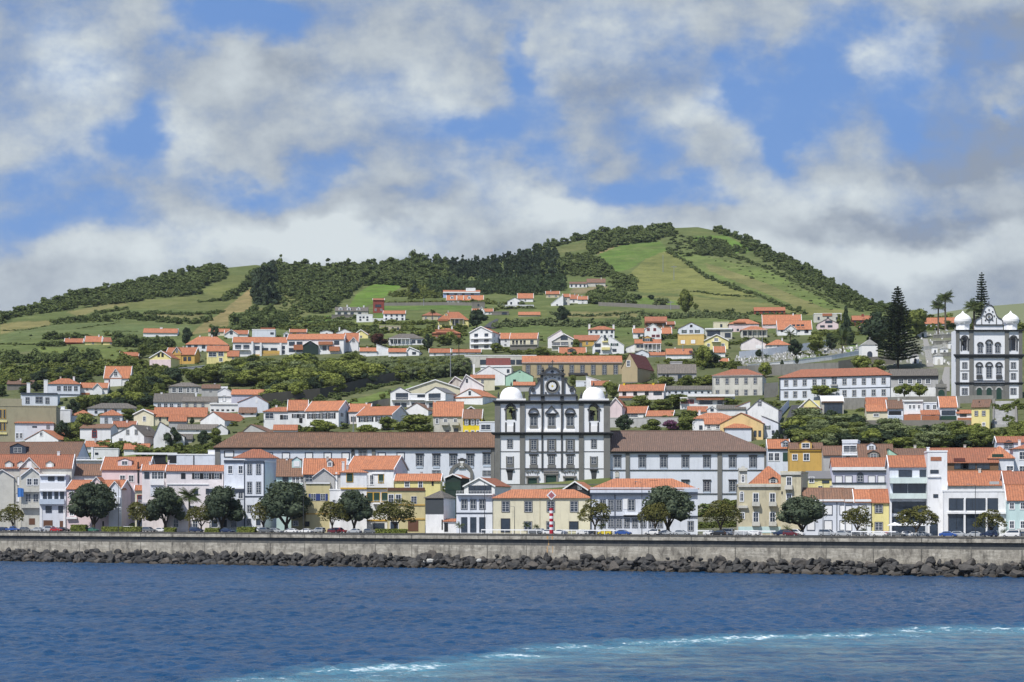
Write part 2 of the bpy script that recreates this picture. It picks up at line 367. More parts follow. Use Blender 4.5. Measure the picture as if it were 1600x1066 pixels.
            for (xa_,xb_) in ((A-.25,mm),(B_+.25,mm)):
                P=[(xa_,zee-.1),(xb_,za+.06),(xb_,za+.32),(xa_,zee+.14)]
                if xa_>xb_: P=P[::-1]
                MB().prism(P,-pr-.42,-pr-.27,'white').build('verge',b_)
            if len(e)>7 and e[7]!='-':
                window(b_,mm,(za+zee)/2-.35,min(1.6,(B_-A)*.3),(za-zee)*.45+.5,e[7],y=-pr)
        elif c=='k':
            xa,xb,yy=map(float,e[1:4]); mt=e[4] if len(e)>4 else 'white'; A,B_=lx(xa),lx(xb); z=lz(yy); d_=1.1
            q=MB().box(A,B_,-d_,.03,z-.18,z,mt); 
            if len(e)>5 and e[5]=='solid': q.box(A,B_,-d_,-d_+.12,z,z+1.0,mt).box(A,A+.12,-d_+.12,.03,z,z+1.,mt).box(B_-.12,B_,-d_+.12,.03,z,z+1.,mt)
            else:
                q.box(A,B_,-d_,-d_+.07,z+.93,z+1.0,mt); n=max(2,int((B_-A)/.45))
                for i in range(n+1): x=A+(B_-A-.06)*i/n; q.box(x,x+.06,-d_+.005,-d_+.065,z,z+.93,mt)
                q.box(A,A+.06,-d_+.07,.03,z+.93,z+1.,mt).box(B_-.06,B_,-d_+.07,.03,z+.93,z+1.,mt)
            q.build('balcony',root)
        elif c=='r':   # row of columns x0 x1 ytop ybot n
            xa,xb,ya,yb2=map(float,e[1:5]); n=int(e[5]); mt=e[6] if len(e)>6 else 'white'
            for i in range(n):
                x=lx(xa+(xb-xa)*i/(n-1)); MB().tube((x,-1.2,lz(yb2)),(x,-1.2,lz(ya)),.16,.14,mt,8).build('column',root)
            MB().box(lx(xa)-.3,lx(xb)+.3,-1.45,.04,lz(ya),lz(ya)+.25,mt).build('porch_roof',root)
    if rk in 'shg' and ' c ' not in ' '+ex and R.random()<.3 and name=='house':
        x=R.uniform(-.35,.35)*Wd; yy=dep*(.5 if rk!='g' else .6)+R.uniform(-1,1); zt=(Hr if rk!='g' else He+(Hr-He)*.6)+R.uniform(.5,1.1); q=R.choice(('wh','ce','gy')); MB().box(x-.35,x+.35,yy-.3,yy+.3,He*.9,zt,q).box(x-.43,x+.43,yy-.38,yy+.38,zt,zt+.14,q).build('chimney',ro)
    HOUSES.append((root,x0,x1,yb,ye,Y)); return root
# x0 x1 ybase yeave yridge roof sidepx wall roofcol windows opts | label | extras
DATA='''
-18 112 s 731 711 s 8 ce od 0 D=11 sw=2w | old greyish cream townhouse with three roof dormers, leftmost on the waterfront | w 752 13 9 13,31.5,78 wo;w 778 12 9 12,30,48 wo;w 800 12 8 5,40 wo;g -14 22 735 746 ce .5 -;d 13.7 720 736 12 ce w;d 33 720 736 12 ce w;g 30 62 716 733 ce .3 w;d 77.6 720 736 12 ce w;c 88 706 4
33 66 s 744 731 g 6 ce or 0 f=4 D=12 | narrow gabled front bay with two trellis balconies beside the pale blue balcony house | w 753 10 7 46,56 s;w 778 12 8 44,56 m;k 34 66 768 ce solid;k 34 66 793 ce solid;w 815 10 9 50 xn
62 103 s 743 736 f 6 wb wf 0 f=5 D=11 | pale blue white townhouse with two glazed balcony storeys and brown arched garage door | b 63 754 103 766 .5 white balcony_front;w 774 12 6 70,78,88,97 D;b 62 780 101 788 .9 bl balcony;b 62 766 103 768 .7 white cornice;w 796 9 8 76,96 BD;w 748 7 10 80,95 D;w 818 10 14 75 xn;w 819 10 5 96 xn;b 62 742 104 744 .6 white cornice;b 63 789 66 832 .12 white pilaster;b 99 789 102 832 .12 white pilaster
104.6 189 s 764 751 s 17 pk or 0 f=3 D=11 | pink townhouse with white right bay behind the big round dark tree | g 171 190 753 765 wb .7 -;w 770 13 11 180.5 D;b 171 777 191 787 1.3 wb balcony;w 799 14 10 181 D;w 773 9 6 112,122 s;g 142 160 746 757 pk .2 -;w 801 9 6 112,165 s;w 820 11 5 160,184 x;b 105 808 121 811 .8 white canopy
-40 117 790 722 691.5 s 28 wb br 0 D=18 v=0 | long brown roofed hall with white right gable and dark box dormer | d 22 692 709 26 sb m;c 131 700 3
118 171 800 719.5 700 f 0 wh wf 0 D=8 Y=676 | low white building with a railed roof terrace beside the brown hall | k 118 171 719 white
101 160 812 742 726 s 0 wh br 1/0 D=10 v=0 | white cottage with mottled weathered brown tile roof between terrace and pink houses | c 108 729 3
159 232 818 733 715 s 11 pk or 0 D=9 | pink house with small gabled dormer, behind the tree gap at left | w 748 10 8 191.5,205 ms;d 193.5 716 728 22 pk s;b 215 722 217 755 .3 dark downpipe
222 273 s 735 727 s 3 pp or 0 f=2 D=10 | pinkish white house with wide blue grey bay window under orange roof | w 743 10 8 229.5 D;w 743 11 9 241.5,251 ms;w 743 9 3 258 x;b 235 750 256.5 758 .5 white balcony;b 235 758 256.5 775 .12 wb panel;w 795 9 8 228,246,262 s;c 262 720 2.5
211 234 s 766 759.5 s 0 cr or 0 f=5 D=6 | low shop with small red tiled roof and red balcony between trees | w 780 12 8 219,228 r;k 212 234 786 white;w 817 11 16 222 P
260 349 s 736 728 s 0 pp or 0 f=1 D=10 | long pinkish white house with black shuttered windows under orange roof | w 744 9 7 286.3 x;w 744 9 8 308,322.3,338.8 d;w 768 9 7 306,325 D;w 795 10 7 275,300,325 s;w 818 12 8 275,305,332 Bs;b 261 756 326 757.5 .2 white string_course
205 277 772 724 709.5 f 0 bk gf 0 D=14 | long flat building clad in near black panels with white roof edge | b 205 707.5 277 710.5 .6 white roof_edge;b 240 711 259 723 .1 dark panel
262 336 786 711 710 f 0 wb wf 0 D=12 f=2 | low white flat roofed block with dark left opening beside the convent | w 718 12 13 269 x;c 330 704 12;b 302 712 303.5 727 .15 dark downpipe
350 382 s 719 715 f 0 wb wf 0 D=12 f=0 | lower left half of the tall blue white townhouse with grey parapet | w 734 12 6.5 359.7,376 s;b 350 719 382 723 .25 trimb frieze;w 768 5 20 364 B
381.5 413.5 s 722 716 f 30 wb wf 0 D=15 f=2 n=townhouse | tall narrow blue white townhouse with dark window frames and blank right side | w 733 16 7 390,404 mB;w 762 17 7 390,404 mB;w 795 10 7 390,404 mB;w 816 11 8 389,404 sP;b 381.5 720 414 723 .3 trimb cornice;b 381.5 723 383 835 .12 trimb pilaster;b 412 723 413.5 835 .12 trimb pilaster;b 381 775 414 777 .1 trimb sill_band
366 433 815 715.5 702 h 0 wb od 0 D=12 Y=625 ov=.6 | hipped dull orange roof house with tall white chimney behind tall townhouse | c 394 704 4.5
327 382 s 764 760.6 f 0 wb wf 0 f=5 D=8 | low blue grey annex with white cornice behind the right of three trees | b 327 764 382 770 .15 trimb frieze;w 772 14 7 376 ms;w 818 12 9 335,350,365 sP
432 475 s 743 718 s 0 tl br 0 D=10 v=0 | brown roofed house with pale green dormer and sea green front | d 463 713.5 731 15 tl wg;w 750 9 9 446 D;w 751 11 5 459,465 s;w 750 9 5 472 s;k 433 475 758 white;b 432 757 476 759 .3 tl string_course;w 785 12 7 442,456 s;c 447 716 3
474 540 s 740 717.5 s 0 gy or 0 D=10 | grey house with orange roof, steep gable bay and little dormer | w 748 9 11 483 B;g 489 523 733 746 gy .6 -;w 748 9 7 507 m;d 515 717 730 9 ce s;c 536 722 4 wh;b 524 738 527 775 .3 white downpipe
478 515.5 s 756 754.5 f 0 ry gf 0 f=4 D=9 | olive yellow townhouse with blue shuttered windows and flat parapet | w 777 11 7.5 489.6,504.5 mb;b 477 754 516 756 .3 white cornice;w 819 8 7 480 xd;b 456 802 515.5 804 .1 oc string_course
455 479 s 803 790 l 0 ry or 0 f=5 D=5 | low ochre lean-to wing beside the olive yellow townhouse | w 818 7 7 462 s
515 534 s 766 761 f 0 wh wf 0 f=1 D=9 | narrow white infill house beside orange trimmed white house | w 785 8 5 522 s
542.5 615 814 733 713.5 s 23 wh or 0 D=13 Y=598 | white house upper block with big orange roof and lilac right gable | w 748 13 8 595.5 ygyx;b 581 739 600 741 .3 white lintel;w 750 15 6 572,581 ys
532 573 s 738 731 h 0 wh or 0 f=0 D=8 | white hipped bay of the yellow trimmed house with green shutters | w 746.5 13 9 546.5 ygx;b 532 762 573 764.5 .3 syel string_course;w 785 12 9 545,560 ygx;c 535.5 722 4
573 605 s 766 764 f 0 wh wf 0 f=0 D=8 | white ground wing with balcony and green doors in yellow frames | b 573 762 605.5 764.5 .4 syel string_course;w 777 14 9 578,588.6,601 ygx;k 583 605 787 white;w 822 9 17 592 P;b 573 812 605 814.5 .2 syel lintel;k 562 605 757 white
605.5 664 s 767.6 762 f 0 ry gf 0 f=2 D=10 | olive yellow block with brick roof terrace parapet and brown garage | b 605.5 762 664 767 .25 sbrown parapet;w 779.5 13 8 611,622.5 s;w 781.5 12 9 646.7 m;w 822 17 16 645.6 xn;b 605 788 664 790 .2 oc string_course;b 605 810 664 812 .2 oc string_course;w 822 13 12 616 Ps
617 688 812 751 741.5 s 4 yl or 0 D=8 Y=592 | pale yellow set back storey with orange roof above the brick terrace | w 757 8 7 636 s;w 757 10 6 657 s;w 755 8 3 676 x
665 693 s 778 767 h 19 wh gr 0 f=3 D=10 | narrow white house with dark slate clad upper storey and grey roof | b 665 778 693.4 803 .12 sl slate_cladding;w 787 9 10 679 xD;w 820 16 1 691 x
693 713 s 815 811.5 l 0 wh or 0 f=2 D=3 | low white wall block with orange coping and dark doorway | w 824 14 6 697 x
695.5 720.3 805 747 741.5 g 14 dk od 0 D=14 | dark green glazed gable with white scalloped edge below the convent portal | b 697 753 719 766 .06 glassg glazing
725 773 812 760 747 g 26 wh od 0 D=15 ax=749 | white gable house with dark green glazed triangle and lilac side | w 765 12 38 750 P
713 769.4 s 773.5 772.5 f 6 wb wf 0 f=3 D=9 | white flat roofed two storey house with six plain dark windows | w 788 14.6 8.5 725.3,739.4,753.6 B;w 820 22 8 725.3,739.4,753.6 BP;b 713 801 770 803 .1 trimb string_course;k 714 769 772.5 white
770.5 922 s 778 764.7 h 4 cr or 0 f=1 D=11 n=long_house cat=house | long cream two storey house with wide orange roof behind the red white beacon | w 791.7 16 11.5 790,825.5,860.6,897 mk;w 821 20 13 789.7 Pk;w 822 13 11.5 825,860 k;w 822 13 13 896.4 kD;b 843 776 844 833 .1 be downpipe;b 770 778 922 780 .3 be cornice
879 918 806 765.8 753 g 14 bk or 0 D=14 | black gable with one small white window above the long cream house | w 761 8 6 906 m
922 1090 s 764 747.8 h 0 wb or 0 f=2 D=15 n=mansion cat=mansion | blue white mansion with orange hipped roof, parapet and dark cornice | w 789.4 16 8 941.6,954.4,967.3 mB;w 787 18 8 978 w;w 789.4 17 10 986.5 mB;w 817.5 13 8 941.6,954.4,967.3,979.2,992,1005,1018,1031 mB;w 790 13 7 1080 B;w 822 14 8 1079 B;b 922 762 1091 770 .35 wb parapet;b 921 770 1092 773 .7 trimb cornice;b 922 806 1091 808 .3 trimb string_course;b 960 772 961.5 835 .15 trimb pilaster;b 922 773 924 835 .15 trimb pilaster;b 1069 764 1093 769 .6 bl roof_parapet;b 992 752 993 757 .2 dark vent;k 974 997 804 white;b 1015 750.5 1028 751 .01 dark skylight
1153.7 1220 s 758 757 f 0 be gf 0 f=2 D=11 | weathered beige ornate townhouse with parapet and stained white window frames | w 779 16 8 1181,1207 s;w 808.5 15 8 1181,1207 s;k 1175 1187 790 ce solid;k 1201 1213 790 ce solid;k 1175 1187 821 ce solid;k 1201 1213 821 ce solid;b 1153 757 1221 761 .5 ce cornice;b 1153 823 1221 833 .06 tl plinth;w 777 12 5 1159 sa;w 806 9 6 1160 s;b 1153 790 1168 794 .7 ce balcony
1154.5 1167.5 812 733 732 f 0 ce gf 0 D=4 Y=551 n=roof_turret cat=turret | ornate stone roof turret with arched window on the beige townhouse | b 1153 733 1169 736 .5 ce cornice;b 1156 731 1166 733 .3 ce scroll;b 1158.5 728.5 1163.5 731 .2 ce urn;w 749 9 4.5 1161 sa;b 1152.5 754 1170 758 .5 ce cornice
1220 1251.6 s 738.5 737.6 f 11 be gf 0 f=2 D=11 | tall right part of the ornate beige townhouse with grey side wall | w 752 13 7.5 1233 s;w 779 14 7.5 1233 s;b 1219 738 1252.6 742 .4 ce cornice;k 1227 1239 764 ce solid;b 1221 768 1223 772 .1 dark vent;w 803 7 9 1225 P
1172 1233.5 812 757 728.6 h 0 be or 0 D=14 Y=551 v=0 | orange tiled hipped roof with arched dormer behind ornate parapet | d 1208 745 757 13 ce a
1262 1300 808 748 737 l 0 yl gf 1/0 D=8 | pale yellow house with dark side window behind the round tree | w 750 8 7 1268 s;w 753 4 11 1290 P
1256 1320 s 783 763.5 s 0 wb br 0 f=2 D=11 v=0 | low blue white house with brown roof and white shuttered outline windows | w 797 14 12 1294 wB;w 797 14 9 1317 wB;w 821 14 11 1267,1294 wB;w 821 14 9 1317 wB;b 1256 780.4 1320 784 .4 white cornice;b 1307 785 1308 838 .12 trimb pilaster
1320 1336 s 784 764 s 0 wb br 0 f=1.5 D=11 v=0 | narrow blue white house with brown roof and dark framed white shutters | w 798 15 9 1326 wB;w 822 14 9 1326 wB;b 1320 780.4 1336 784 .4 white cornice
1336 1363 s 784 766 s 0 wb or 0 f=2 D=11 | blue white house with stepped white roof verge beside the yellow one | w 797 15 11 1347 wB;w 821 14 11 1347 wB;b 1336 780.4 1363 784 .5 white cornice;b 1361 784 1363 838 .15 trimb pilaster
1363 1389 s 785 765.5 s 0 yl or 0 f=2 D=11 v=0 | pale yellow house with orange roof and two stone framed windows | w 795 12 11 1373 mk;w 822.5 12 11 1373 mk
1300 1388.6 806 729.5 716.5 s 0 lv or 0 D=10 v=0 | lavender house with black cornice and arched central window | w 749 10 10 1310.5,1326,1362,1377 Bw;w 748 9 9 1344 aB;b 1300 730 1388 735 .5 wh cornice;b 1300 735 1388 736.5 .6 dark cornice_line;b 1300 754 1388 755.5 .4 trimb string_course;b 1300 756 1388 772 .1 wh panel;c 1341 718 2
1390 1449 s 729.5 713 s 0 wb or 0 f=0 D=12 | modern white apartment house with pale green balconies and orange roof | w 740 10 20 1414.5 P;w 740 10 12 1443 P;b 1389 746.5 1470 755.5 1.5 pt balcony;w 763.5 14 22 1406.6 P;w 763.5 14 26 1432.5 P;b 1389 771 1447 779.5 1.5 pt balcony;w 793 17 52 1420 P;w 815 14 50 1420 P;w 832 20 50 1420 P;b 1389 784 1393 838 .9 wh pier
1449.4 1480 s 706 704 f 0 wh wf 0 f=1.5 D=10 | tall white stair tower of the modern apartment house with slot windows | w 737 5 12.5 1460 P;w 775 5 7 1462 P;w 808 4 7 1462 P;b 1454 714 1471 720 .1 or roof_panel;b 1449 744 1470 746 .3 wh ledge;w 828 20 12 1459 P;c 1452 700 4
1475 1572 s 768 765.8 f 0 wh wf 0 f=2 D=12 n=office_building cat=office | white modern building with large dark glazed windows on two floors | w 788 18 23 1494.4 PP;w 788 18 30 1524.4 PP;w 788 18 16 1551 PP;w 821 36 25 1494.4 PP;w 821 36 30 1524.4 PP;w 829 24 17 1551 PP;b 1480 800 1572 803 .7 wh ledge;b 1505.5 780 1508.5 838 .5 wh pier;b 1540 780 1542.5 838 .5 wh pier;b 1546 752.5 1561 757 .3 gy roof_light
1482 1584 808 758 737 s 0 wh or 0 D=13 | broad orange tiled roof behind the glazed white modern building |
1570 1625 812 756 738 s 0 wh od 0 D=12 | pale orange roof at the right edge behind the teal house |
1574 1640 s 781 759 s 0 tl or 0 f=2 D=10 | pale teal house with orange roof at the far right of waterfront | w 790.5 10 7 1581,1598,1615 s;w 820 11 7 1581,1598,1615 s;b 1589 826 1603 838 1.0 gy gate
1454 1560 780 722.5 701 s 0 bw od 0 D=14 v=0 | long brownish house with pale orange roof and shaded verandah | w 728 9 12 1497,1507 P;w 728 10 20 1514 P;w 728 10 20 1536 P;b 1490 716 1508 721 .2 dr panel
1545 1584 776 716 697.5 h 0 wb or 0/1 D=12 | blue white house with orange hipped roof and green roof terrace | w 733 9 10 1578 s;w 712 5 18 1559 xg
1558 1625 760 691 683 s 0 wb od 0 D=10 | pale house with pinkish tiled roof and arched window at right edge | w 698 5 13 1576 aB
1583 1640 772 701 693 h 0 wb or 0 D=10 | blue house with orange hipped roof cut by the right edge | w 712 12 10 1598 s;w 733 9 10 1598 s
1396 1453 782 712 702 s 0 ol br 0 D=12 v=0 | dark brown roofed house behind the modern apartment block |
1389 1418 788 722 701 w 0 gn br 0 D=10 hi=l | pale green wedge shaped gable wall beside brown roofs |
1316 1340 778 689 687.5 f 4 wb wf 0 D=9 f=2 | tall grey white turret house with glazed balcony and cornice | w 702 11 20 1328 ms;b 1316 688 1342 693 .2 wb cornice;k 1316 1340 711 white;w 715 2.5 5 1325 P
1342 1396.5 786 717 695 s 0 gy br 0 D=12 v=0 | brown tiled house with two grey dormers stacked one above other | d 1362.8 691 703 13 wb m;d 1365 704 717 17 st m
1286.5 1317 780 711 698 s 0 gy br 0 D=11 | small brown roof between the mustard house and grey turret |
1233.6 1286 775 702 693 s 0 oc br 0 D=10 v=0 | mustard yellow house with big square dormer and brown roof | w 714.5 9 7 1242 s;w 714.5 11 9 1260 s;b 1233 701.5 1287 705 .3 syel cornice;d 1259 687 702 19 oc s
1200 1233 778 700.5 687.5 s 0 wb or 0 D=10 | blue white house with orange roof and dormer beside mustard house | w 714 12 7 1204.5,1214 sB;w 714 14 7.5 1227 xg;d 1227.5 687.5 699 13 wb B;b 1200 701 1234 704 .3 trimb cornice
-40 88 690 635 634 f 0 ol gf 0 D=20 n=office_block cat=office | olive concrete office block with yellow window bands at left edge | w 647 13 3 -5,1,7 Py;w 666 13 3 -5,1,7 Py;b -2 657 11 660 .3 yl band;b -2 676 11 679 .3 yl band;b 0 623 34 634.5 .01 ol penthouse
32.6 90 636 616 614.6 f 0 wb gf 0 D=12 | low white house with navy roof line and tall chimneys | w 625 9 10 61 B;w 626 9 5 74,43 B;b 32 614 91 616.5 .4 trimb cornice;c 42.8 599 5 wh;c 70 594 6 wh
75 125 621 600 591.4 h 0 wb or 0 D=12 | white villa with orange hipped roof and dark windows | w 607 8 6 92,102,109,118.5 ;c 113.7 589 3;b 75 616 125 617.5 .2 trimb string_course
11 52 609 600.4 595 s 0 st br 0 D=12 v=0 | long stone barn with faded brown roof at far left | w 604 3 2 33 P
125 168 617 606 599 s 0 wh or 2/0 D=12 | low white house with twin orange gables beside the villa | g 145 160 600 608 wh 1 -;b 127 614 140 617 .3 or awning
163 203 603.5 590 573 s 5 wh or 0 D=9 | white cottage with steep orange roof and red framed arched windows | g 172 190 577 589 wh .3 s;w 598 5 6 173.5,186 ra
137 217 648 638 630 h 0 wb gr 3/0 D=12 | long white house with dark grey hipped roof below orchard trees | w 643 6 4 150,165,180 P
172 205 637 627 622.5 h 0 gy gr 2 D=10 | small grey roofed house peeping over the long grey roof |
156.4 191 664 649 640.5 h 0 wb or 0 D=10 | white house with orange hipped roof right of round tree | w 656 7 4 178,184 B;w 657 7 4 166 B
112 145 662 649 641 h 0 wb or 1/0 D=10 | small white house half hidden behind the round green tree |
90 110 668 641 640 f 0 wh wf 0 D=8 | plain white cube house with pale roof box | c 97 636 6;w 660 3 4 96 P
23.6 84 688 661 652 h 0 wb or 0 D=12 | white blue house with wide orange hipped roof near olive block | w 667 2 7 54 P;w 681 8 4 27,33 s;w 667 5 4 75 B
50.6 90 655 650 646 s 0 wh or 0 D=12 | small orange gabled roof behind the wide hipped house | c 85 646 3
39 91 702 687 672 g 28 wh or 0 D=16 ax=67 v=0 | white gable ended house with orange roof and one attic window | w 678.5 6 4.5 64.5 s
125 173 695 669 663.4 s 12 wh br 0 D=11 v=0 | white block with brown roof and red arched windows | w 679 9 7 147.6 ra
175 225 702 681 664 g 26 wh gr 0 D=14 ax=208 | white gable house with grey roof and grey shuttered windows | w 675.5 7 4.5 199.6,213 o;w 690 9 5 189 o;w 693 4 4 212 o
209 240 666 647.5 640 g 25 cr or 0 D=14 | cream gable house with one window and orange roof | w 654.5 7 5 225.7 s
240 323 662 651 637.5 s 0 cr or 0 D=14 v=0 | cream house with very broad orange roof in the left middle | w 655 5 3 250,262,280 P
176 212 676 667 659 s 0 wh od 0 D=9 | small sloping orange roof tucked behind a white gable |
240 288 700 682 659 g 0 wh br 0 D=12 ax=250 | big plain white gable with brown roof left of hedges |
193.6 233 710 701.7 694 s 0 wh or 0 D=8 v=0 | low orange roofed cottage with small chimney behind dark flat roof | c 217 693 3 st
241 300 695 686 679 s 0 gy gr 0 D=9 | low grey roofed shed beside dark garden trees |
144 185 718 702 700 f 0 wh gf 0 D=9 | low white yard building with tiny dark opening | w 709 3 5 151 P
133 170 706 698 690 s 0 wh or 0 D=9 | orange double roof just above the brown hall gable |
263.6 291 672 658 649 s 0 gy or 0 D=9 v=0 | small orange roof above two little pines |
187 216 562 556 551 s 0 oc or 1/0 D=9 | small ochre farmhouse among hillside hedges, left of cream gable |
234 267 577 559 548.6 g 14 yl or 0 D=13 ax=252 | cream yellow gable house with orange roof and pink ground floor | w 555 6 4 248,254 x;w 569 7 9 252 D;b 234 562 267 577 .2 pk porch
259 304 569 554 543.7 s 9 oc or 0 D=10 | ochre house with orange gabled roof and arched dormer | g 270 283 543 552 oc .3 a;w 561 6 5 289,296 P;w 562 6 4 276 P
101 129 538 535 529.5 s 0 rd or 0 D=10 | small orange farm roof among hedges at far left hillside |
133 158 538.5 534 526 s 0 yl or 1 D=10 | orange roofed farmhouse right of the small farm roof |
161 185 539 534 528 s 0 yl od 1 D=10 | yellowish farmhouse with white chimney among cypress hedges | c 178 526 2;c 183 528 2
224 277 526 520 514 s 0 wh or 0 D=11 v=0 | long orange roof behind a dark hedge with white chimney | c 251 512 4;c 277 514 3
290.6 356 549 538.5 526 h 0 wh or 0 D=14 | broad white house with orange hipped roof and two chimneys | w 542 5 5 296,306,318,330 P;c 311 525 2;c 330 524 2;w 543 6 8 348 P
323 357 568 548.6 541 s 0 yl or 0 D=10 v=0 | yellow two storey house with white windows on woodland edge | w 554 7 12 332 s;w 553 7 8 345 s;w 562 5 5 345 s
355 373 568 556.5 548.6 s 0 yl or 1/0 D=8 v=0 | small yellow wing with lower orange roof |
364 449 556 535 527.5 s 0 wh or 0 D=11 n=apartment_building cat=apartments | long white apartment terrace with orange roof and ochre lower walls | w 542.5 6 9 372,385 P;k 364 391 547 white;w 544 6 8 402 P;w 547 6 10 414,428 P;b 396 554 439 557 .6 oc panel;b 406 548 439 553 .3 oc panel;w 543 5 4 443 P;w 550 5 4 443 P;b 393 534 396 557 1.2 wh fin;b 406 536 409 557 1.2 wh fin;b 437 536 440 557 1.2 wh fin
449 537 554 530 522.5 s 5 wh or 0 D=12 n=apartment_building cat=apartments | white apartment terrace with dark gabled pavilion in its middle | w 537 6 9 456,468 P;w 547 6 9 456,468 P;g 474 497 533 540 dk 1.5 D;w 543 6 16 485 D;w 544 7 6 507,516 P;b 459.5 539 474 547 1.6 or lean_to_roof;b 498 534 520 539 1.4 or lean_to_roof;b 515 542 531 549 1.6 or lean_to_roof;w 536 6 8 526 P;k 474 497 547 white
443 452 534 522 518.7 g 0 wh wf 0 D=5 | small white bell tower with arched opening on the terrace end | w 525 5 4 447.5 P
537 560 549 534 521 s 0 wh or 1/1 D=12 | white house with stacked orange roofs right of the terraces | g 545 560 528 536 wh 1 s
325.5 358 525 518.5 514.4 s 0 cr or 3 D=10 v=0 | low cream farmhouse with orange roof below straw strip |
351 387 528 522 516.7 s 0 wh or 0 D=11 | white gabled cottage with orange roof uphill of terraces | g 351 372 516 523 wh .8 P
394 430 529 515.6 515 f 0 wb wf 0 D=10 | white cube modern house with orange roof block | b 407 512 432 515.3 .01 or roof_block;w 521 3 5 425 P
452.7 478.6 523 519 515 s 0 pk or 3 D=8 | small pinkish row on the rise behind the white terrace |
500 520 524 518.5 516 g 0 wh gr 1 D=10 | white framed gable with grey roof on the rise |
525 552 525 520 514 g 0 wh gr 1 D=10 | twin grey gable house with white verges and chimney | c 530 512 2
553 575 529 523 515.6 g 6 yl or 1 D=11 | pale yellow gable cottage left of dark red tree |
607 662 539.5 529 521.6 h 0 wh gr 0 D=13 | wide white villa with dark grey hipped roof and verandah | w 534 5 6 614,622,646,655 P;r 609 640 530 538 6
562 589 557 549 544 s 0 wh or 1/0 D=10 | low white house with orange roof on left of two wedges |
588 607 556 545 538 w 0 wh wf 0 D=8 hi=l | bright white wedge wall house rising to the left |
607 635 557 550 545 s 0 wh or 1/0 D=9 | low orange roof between the two white wedge walls |
635 655 556 549 542.6 g 5 wh or 0 D=10 ax=640 | second white wedge gable with one blue window | w 552 4 6 647 P
671 703 556 551 545.5 s 0 wh or 2 D=9 | small white cottage with orange roof behind cane field |
707 751 554 550.5 546.4 s 0 wh or 3 D=9 | long low house with thin orange roof above cane field |
734 769 546 519.5 510.4 g 14 wh or 0 D=15 sw=2/2/2 n=apartment_house cat=apartments | white three storey gable house with balconies and orange roof | k 735 768 529 white;k 735 768 537.5 white;w 524 5 6 744,760 P;w 533 4 7 744,760 P;w 542 4 7 744,760 P
675.5 719.4 530 521 513 h 0 od or 0/4 D=14 | salmon villa with tiered orange roofs and yellow dormer | d 692 511.5 516 6 ye;b 680 515 710 517.5 1 or lower_roof;c 685 509 2;c 706 510 2
660 691 500 493 486.8 h 0 be od 3 D=12 | beige villa with muted orange hipped roof beside a palm | 
684.5 732 512 500 487.5 h 0 yl or 0 D=13 | big cream villa with tiered orange roof and grey columned porch | w 503 5 9 712 P;w 508 5 9 712 P;r 704 724 499 511 4 ce;b 684 499 700 502 1.2 or lower_roof;d 697 488 493 5
599 633 501 490.3 486 s 0 wh or 4P/4P D=11 | white two storey farmhouse with eight windows below pasture |
557 582 503.5 492 491 f 0 wh wf 0 D=10 | bright white low block with small windows below pasture | w 496 2.5 3 563,568,574 P;w 500 2.5 3 563,574 P
582 602 503 498.5 498 f 0 wh wf 0 D=6 | long white garden wall building beside bright white block |
523.6 575 494.5 486 480.5 s 0 ce gr 0 D=12 n=guest_house | grey roofed stone guest house with white dormers on the slope | d 532 479 485 6 wh;d 545 479 485 6 wh;d 560 479 485 6 wh;w 490 3.5 5 530,540,550,562 P;c 542 477 2;c 568 478 2
518 560 496.5 492.5 492 f 0 st gf 0 D=3 f=12 | long dark stone terrace wall before the guest house |
593 626 517 510 509 f 0 be gf 4P D=10 | flat roofed beige house with row of dark windows |
738 770 492 487 483 s 0 wh or 3 D=10 | white cottage with orange roof at the bend of the road | g 748 757 480 486 wh .6 -
583 600 489 469 467 s 0 rd od 0/2 D=8 | dark red timber tower house alone on the green pasture | w 478 4 9 591 P
692.5 750 465 457.5 454 s 0 bs or 0 D=10 v=0 | long blue villa with white eaves and orange roof | w 460 3 4 700,712,724,738 P;b 692 456.3 751 458 .8 white eaves;b 728 450 743 455 .01 wh tower
698 755 473 469 462 s 0 wh or 0 D=9 | white verged orange roof row with two dormers below blue villa | d 706 461.5 467.5 5 wh;d 733 461.5 467.5 5 wh;b 713 462 714.5 469 .4 white verge_strip;b 724 462 725 469 .4 white verge_strip
737 757.5 481 472.5 472 f 0 st gf 1P D=6 f=6 | dark stone garage box below the blue villa |
793 815.5 477 470.5 465 g 0 wh gr 2P D=10 | white bungalow gable with dark windows on long terrace |
809 833 472 466 459 s 0 wh or 1 D=10 | white house with orange roof behind the bungalow gable |
786 834 478.8 477.4 477.2 f 0 wh wf 0 D=3 f=10 | long white terrace wall below the hillside bungalow |
853 874 465.5 459.5 455.5 s 0 be or 2 D=9 | beige house with orange roof left of white wedge house |
861 880 478 475 460 w 0 wh wf 1P D=9 hi=r | striking white wedge house rising to the right |
879.6 890 477 464 459.8 s 0 ce or 1/1 D=8 | narrow house with orange roof against the white wedge |
890 903 474 467 461 s 0 wh or 1 D=9 | small white house with orange roof right of the wedge |
903 918 475 468 463.5 s 0 wh or 1/1 D=9 | little white orange roofed house at end of hillside cluster |
890 917 449.5 443.5 441 s 0 wh br 4P D=10 | low white house with brown roof high under the pines |
917 946 448 441.6 436 s 0 ce br 1 D=12 v=0 | pale barn with brown roof beside the high white house |
921.5 940 471 467 465 s 0 gy wf 0 D=8 | small grey shed with pale roof on the hillside |
810 844 495 492 488 s 0 be or 0 D=8 v=0 | isolated long shed with plain orange roof in the meadow | 
768 795 492.5 487.5 486 f 0 st gf 0 D=8 | low dark flat building beside the road bend | w 490 3 8 788 P
782 797.6 542 529 521 s 0 wh or 1/1 D=9 | narrow white house with orange roof beside three storey block |
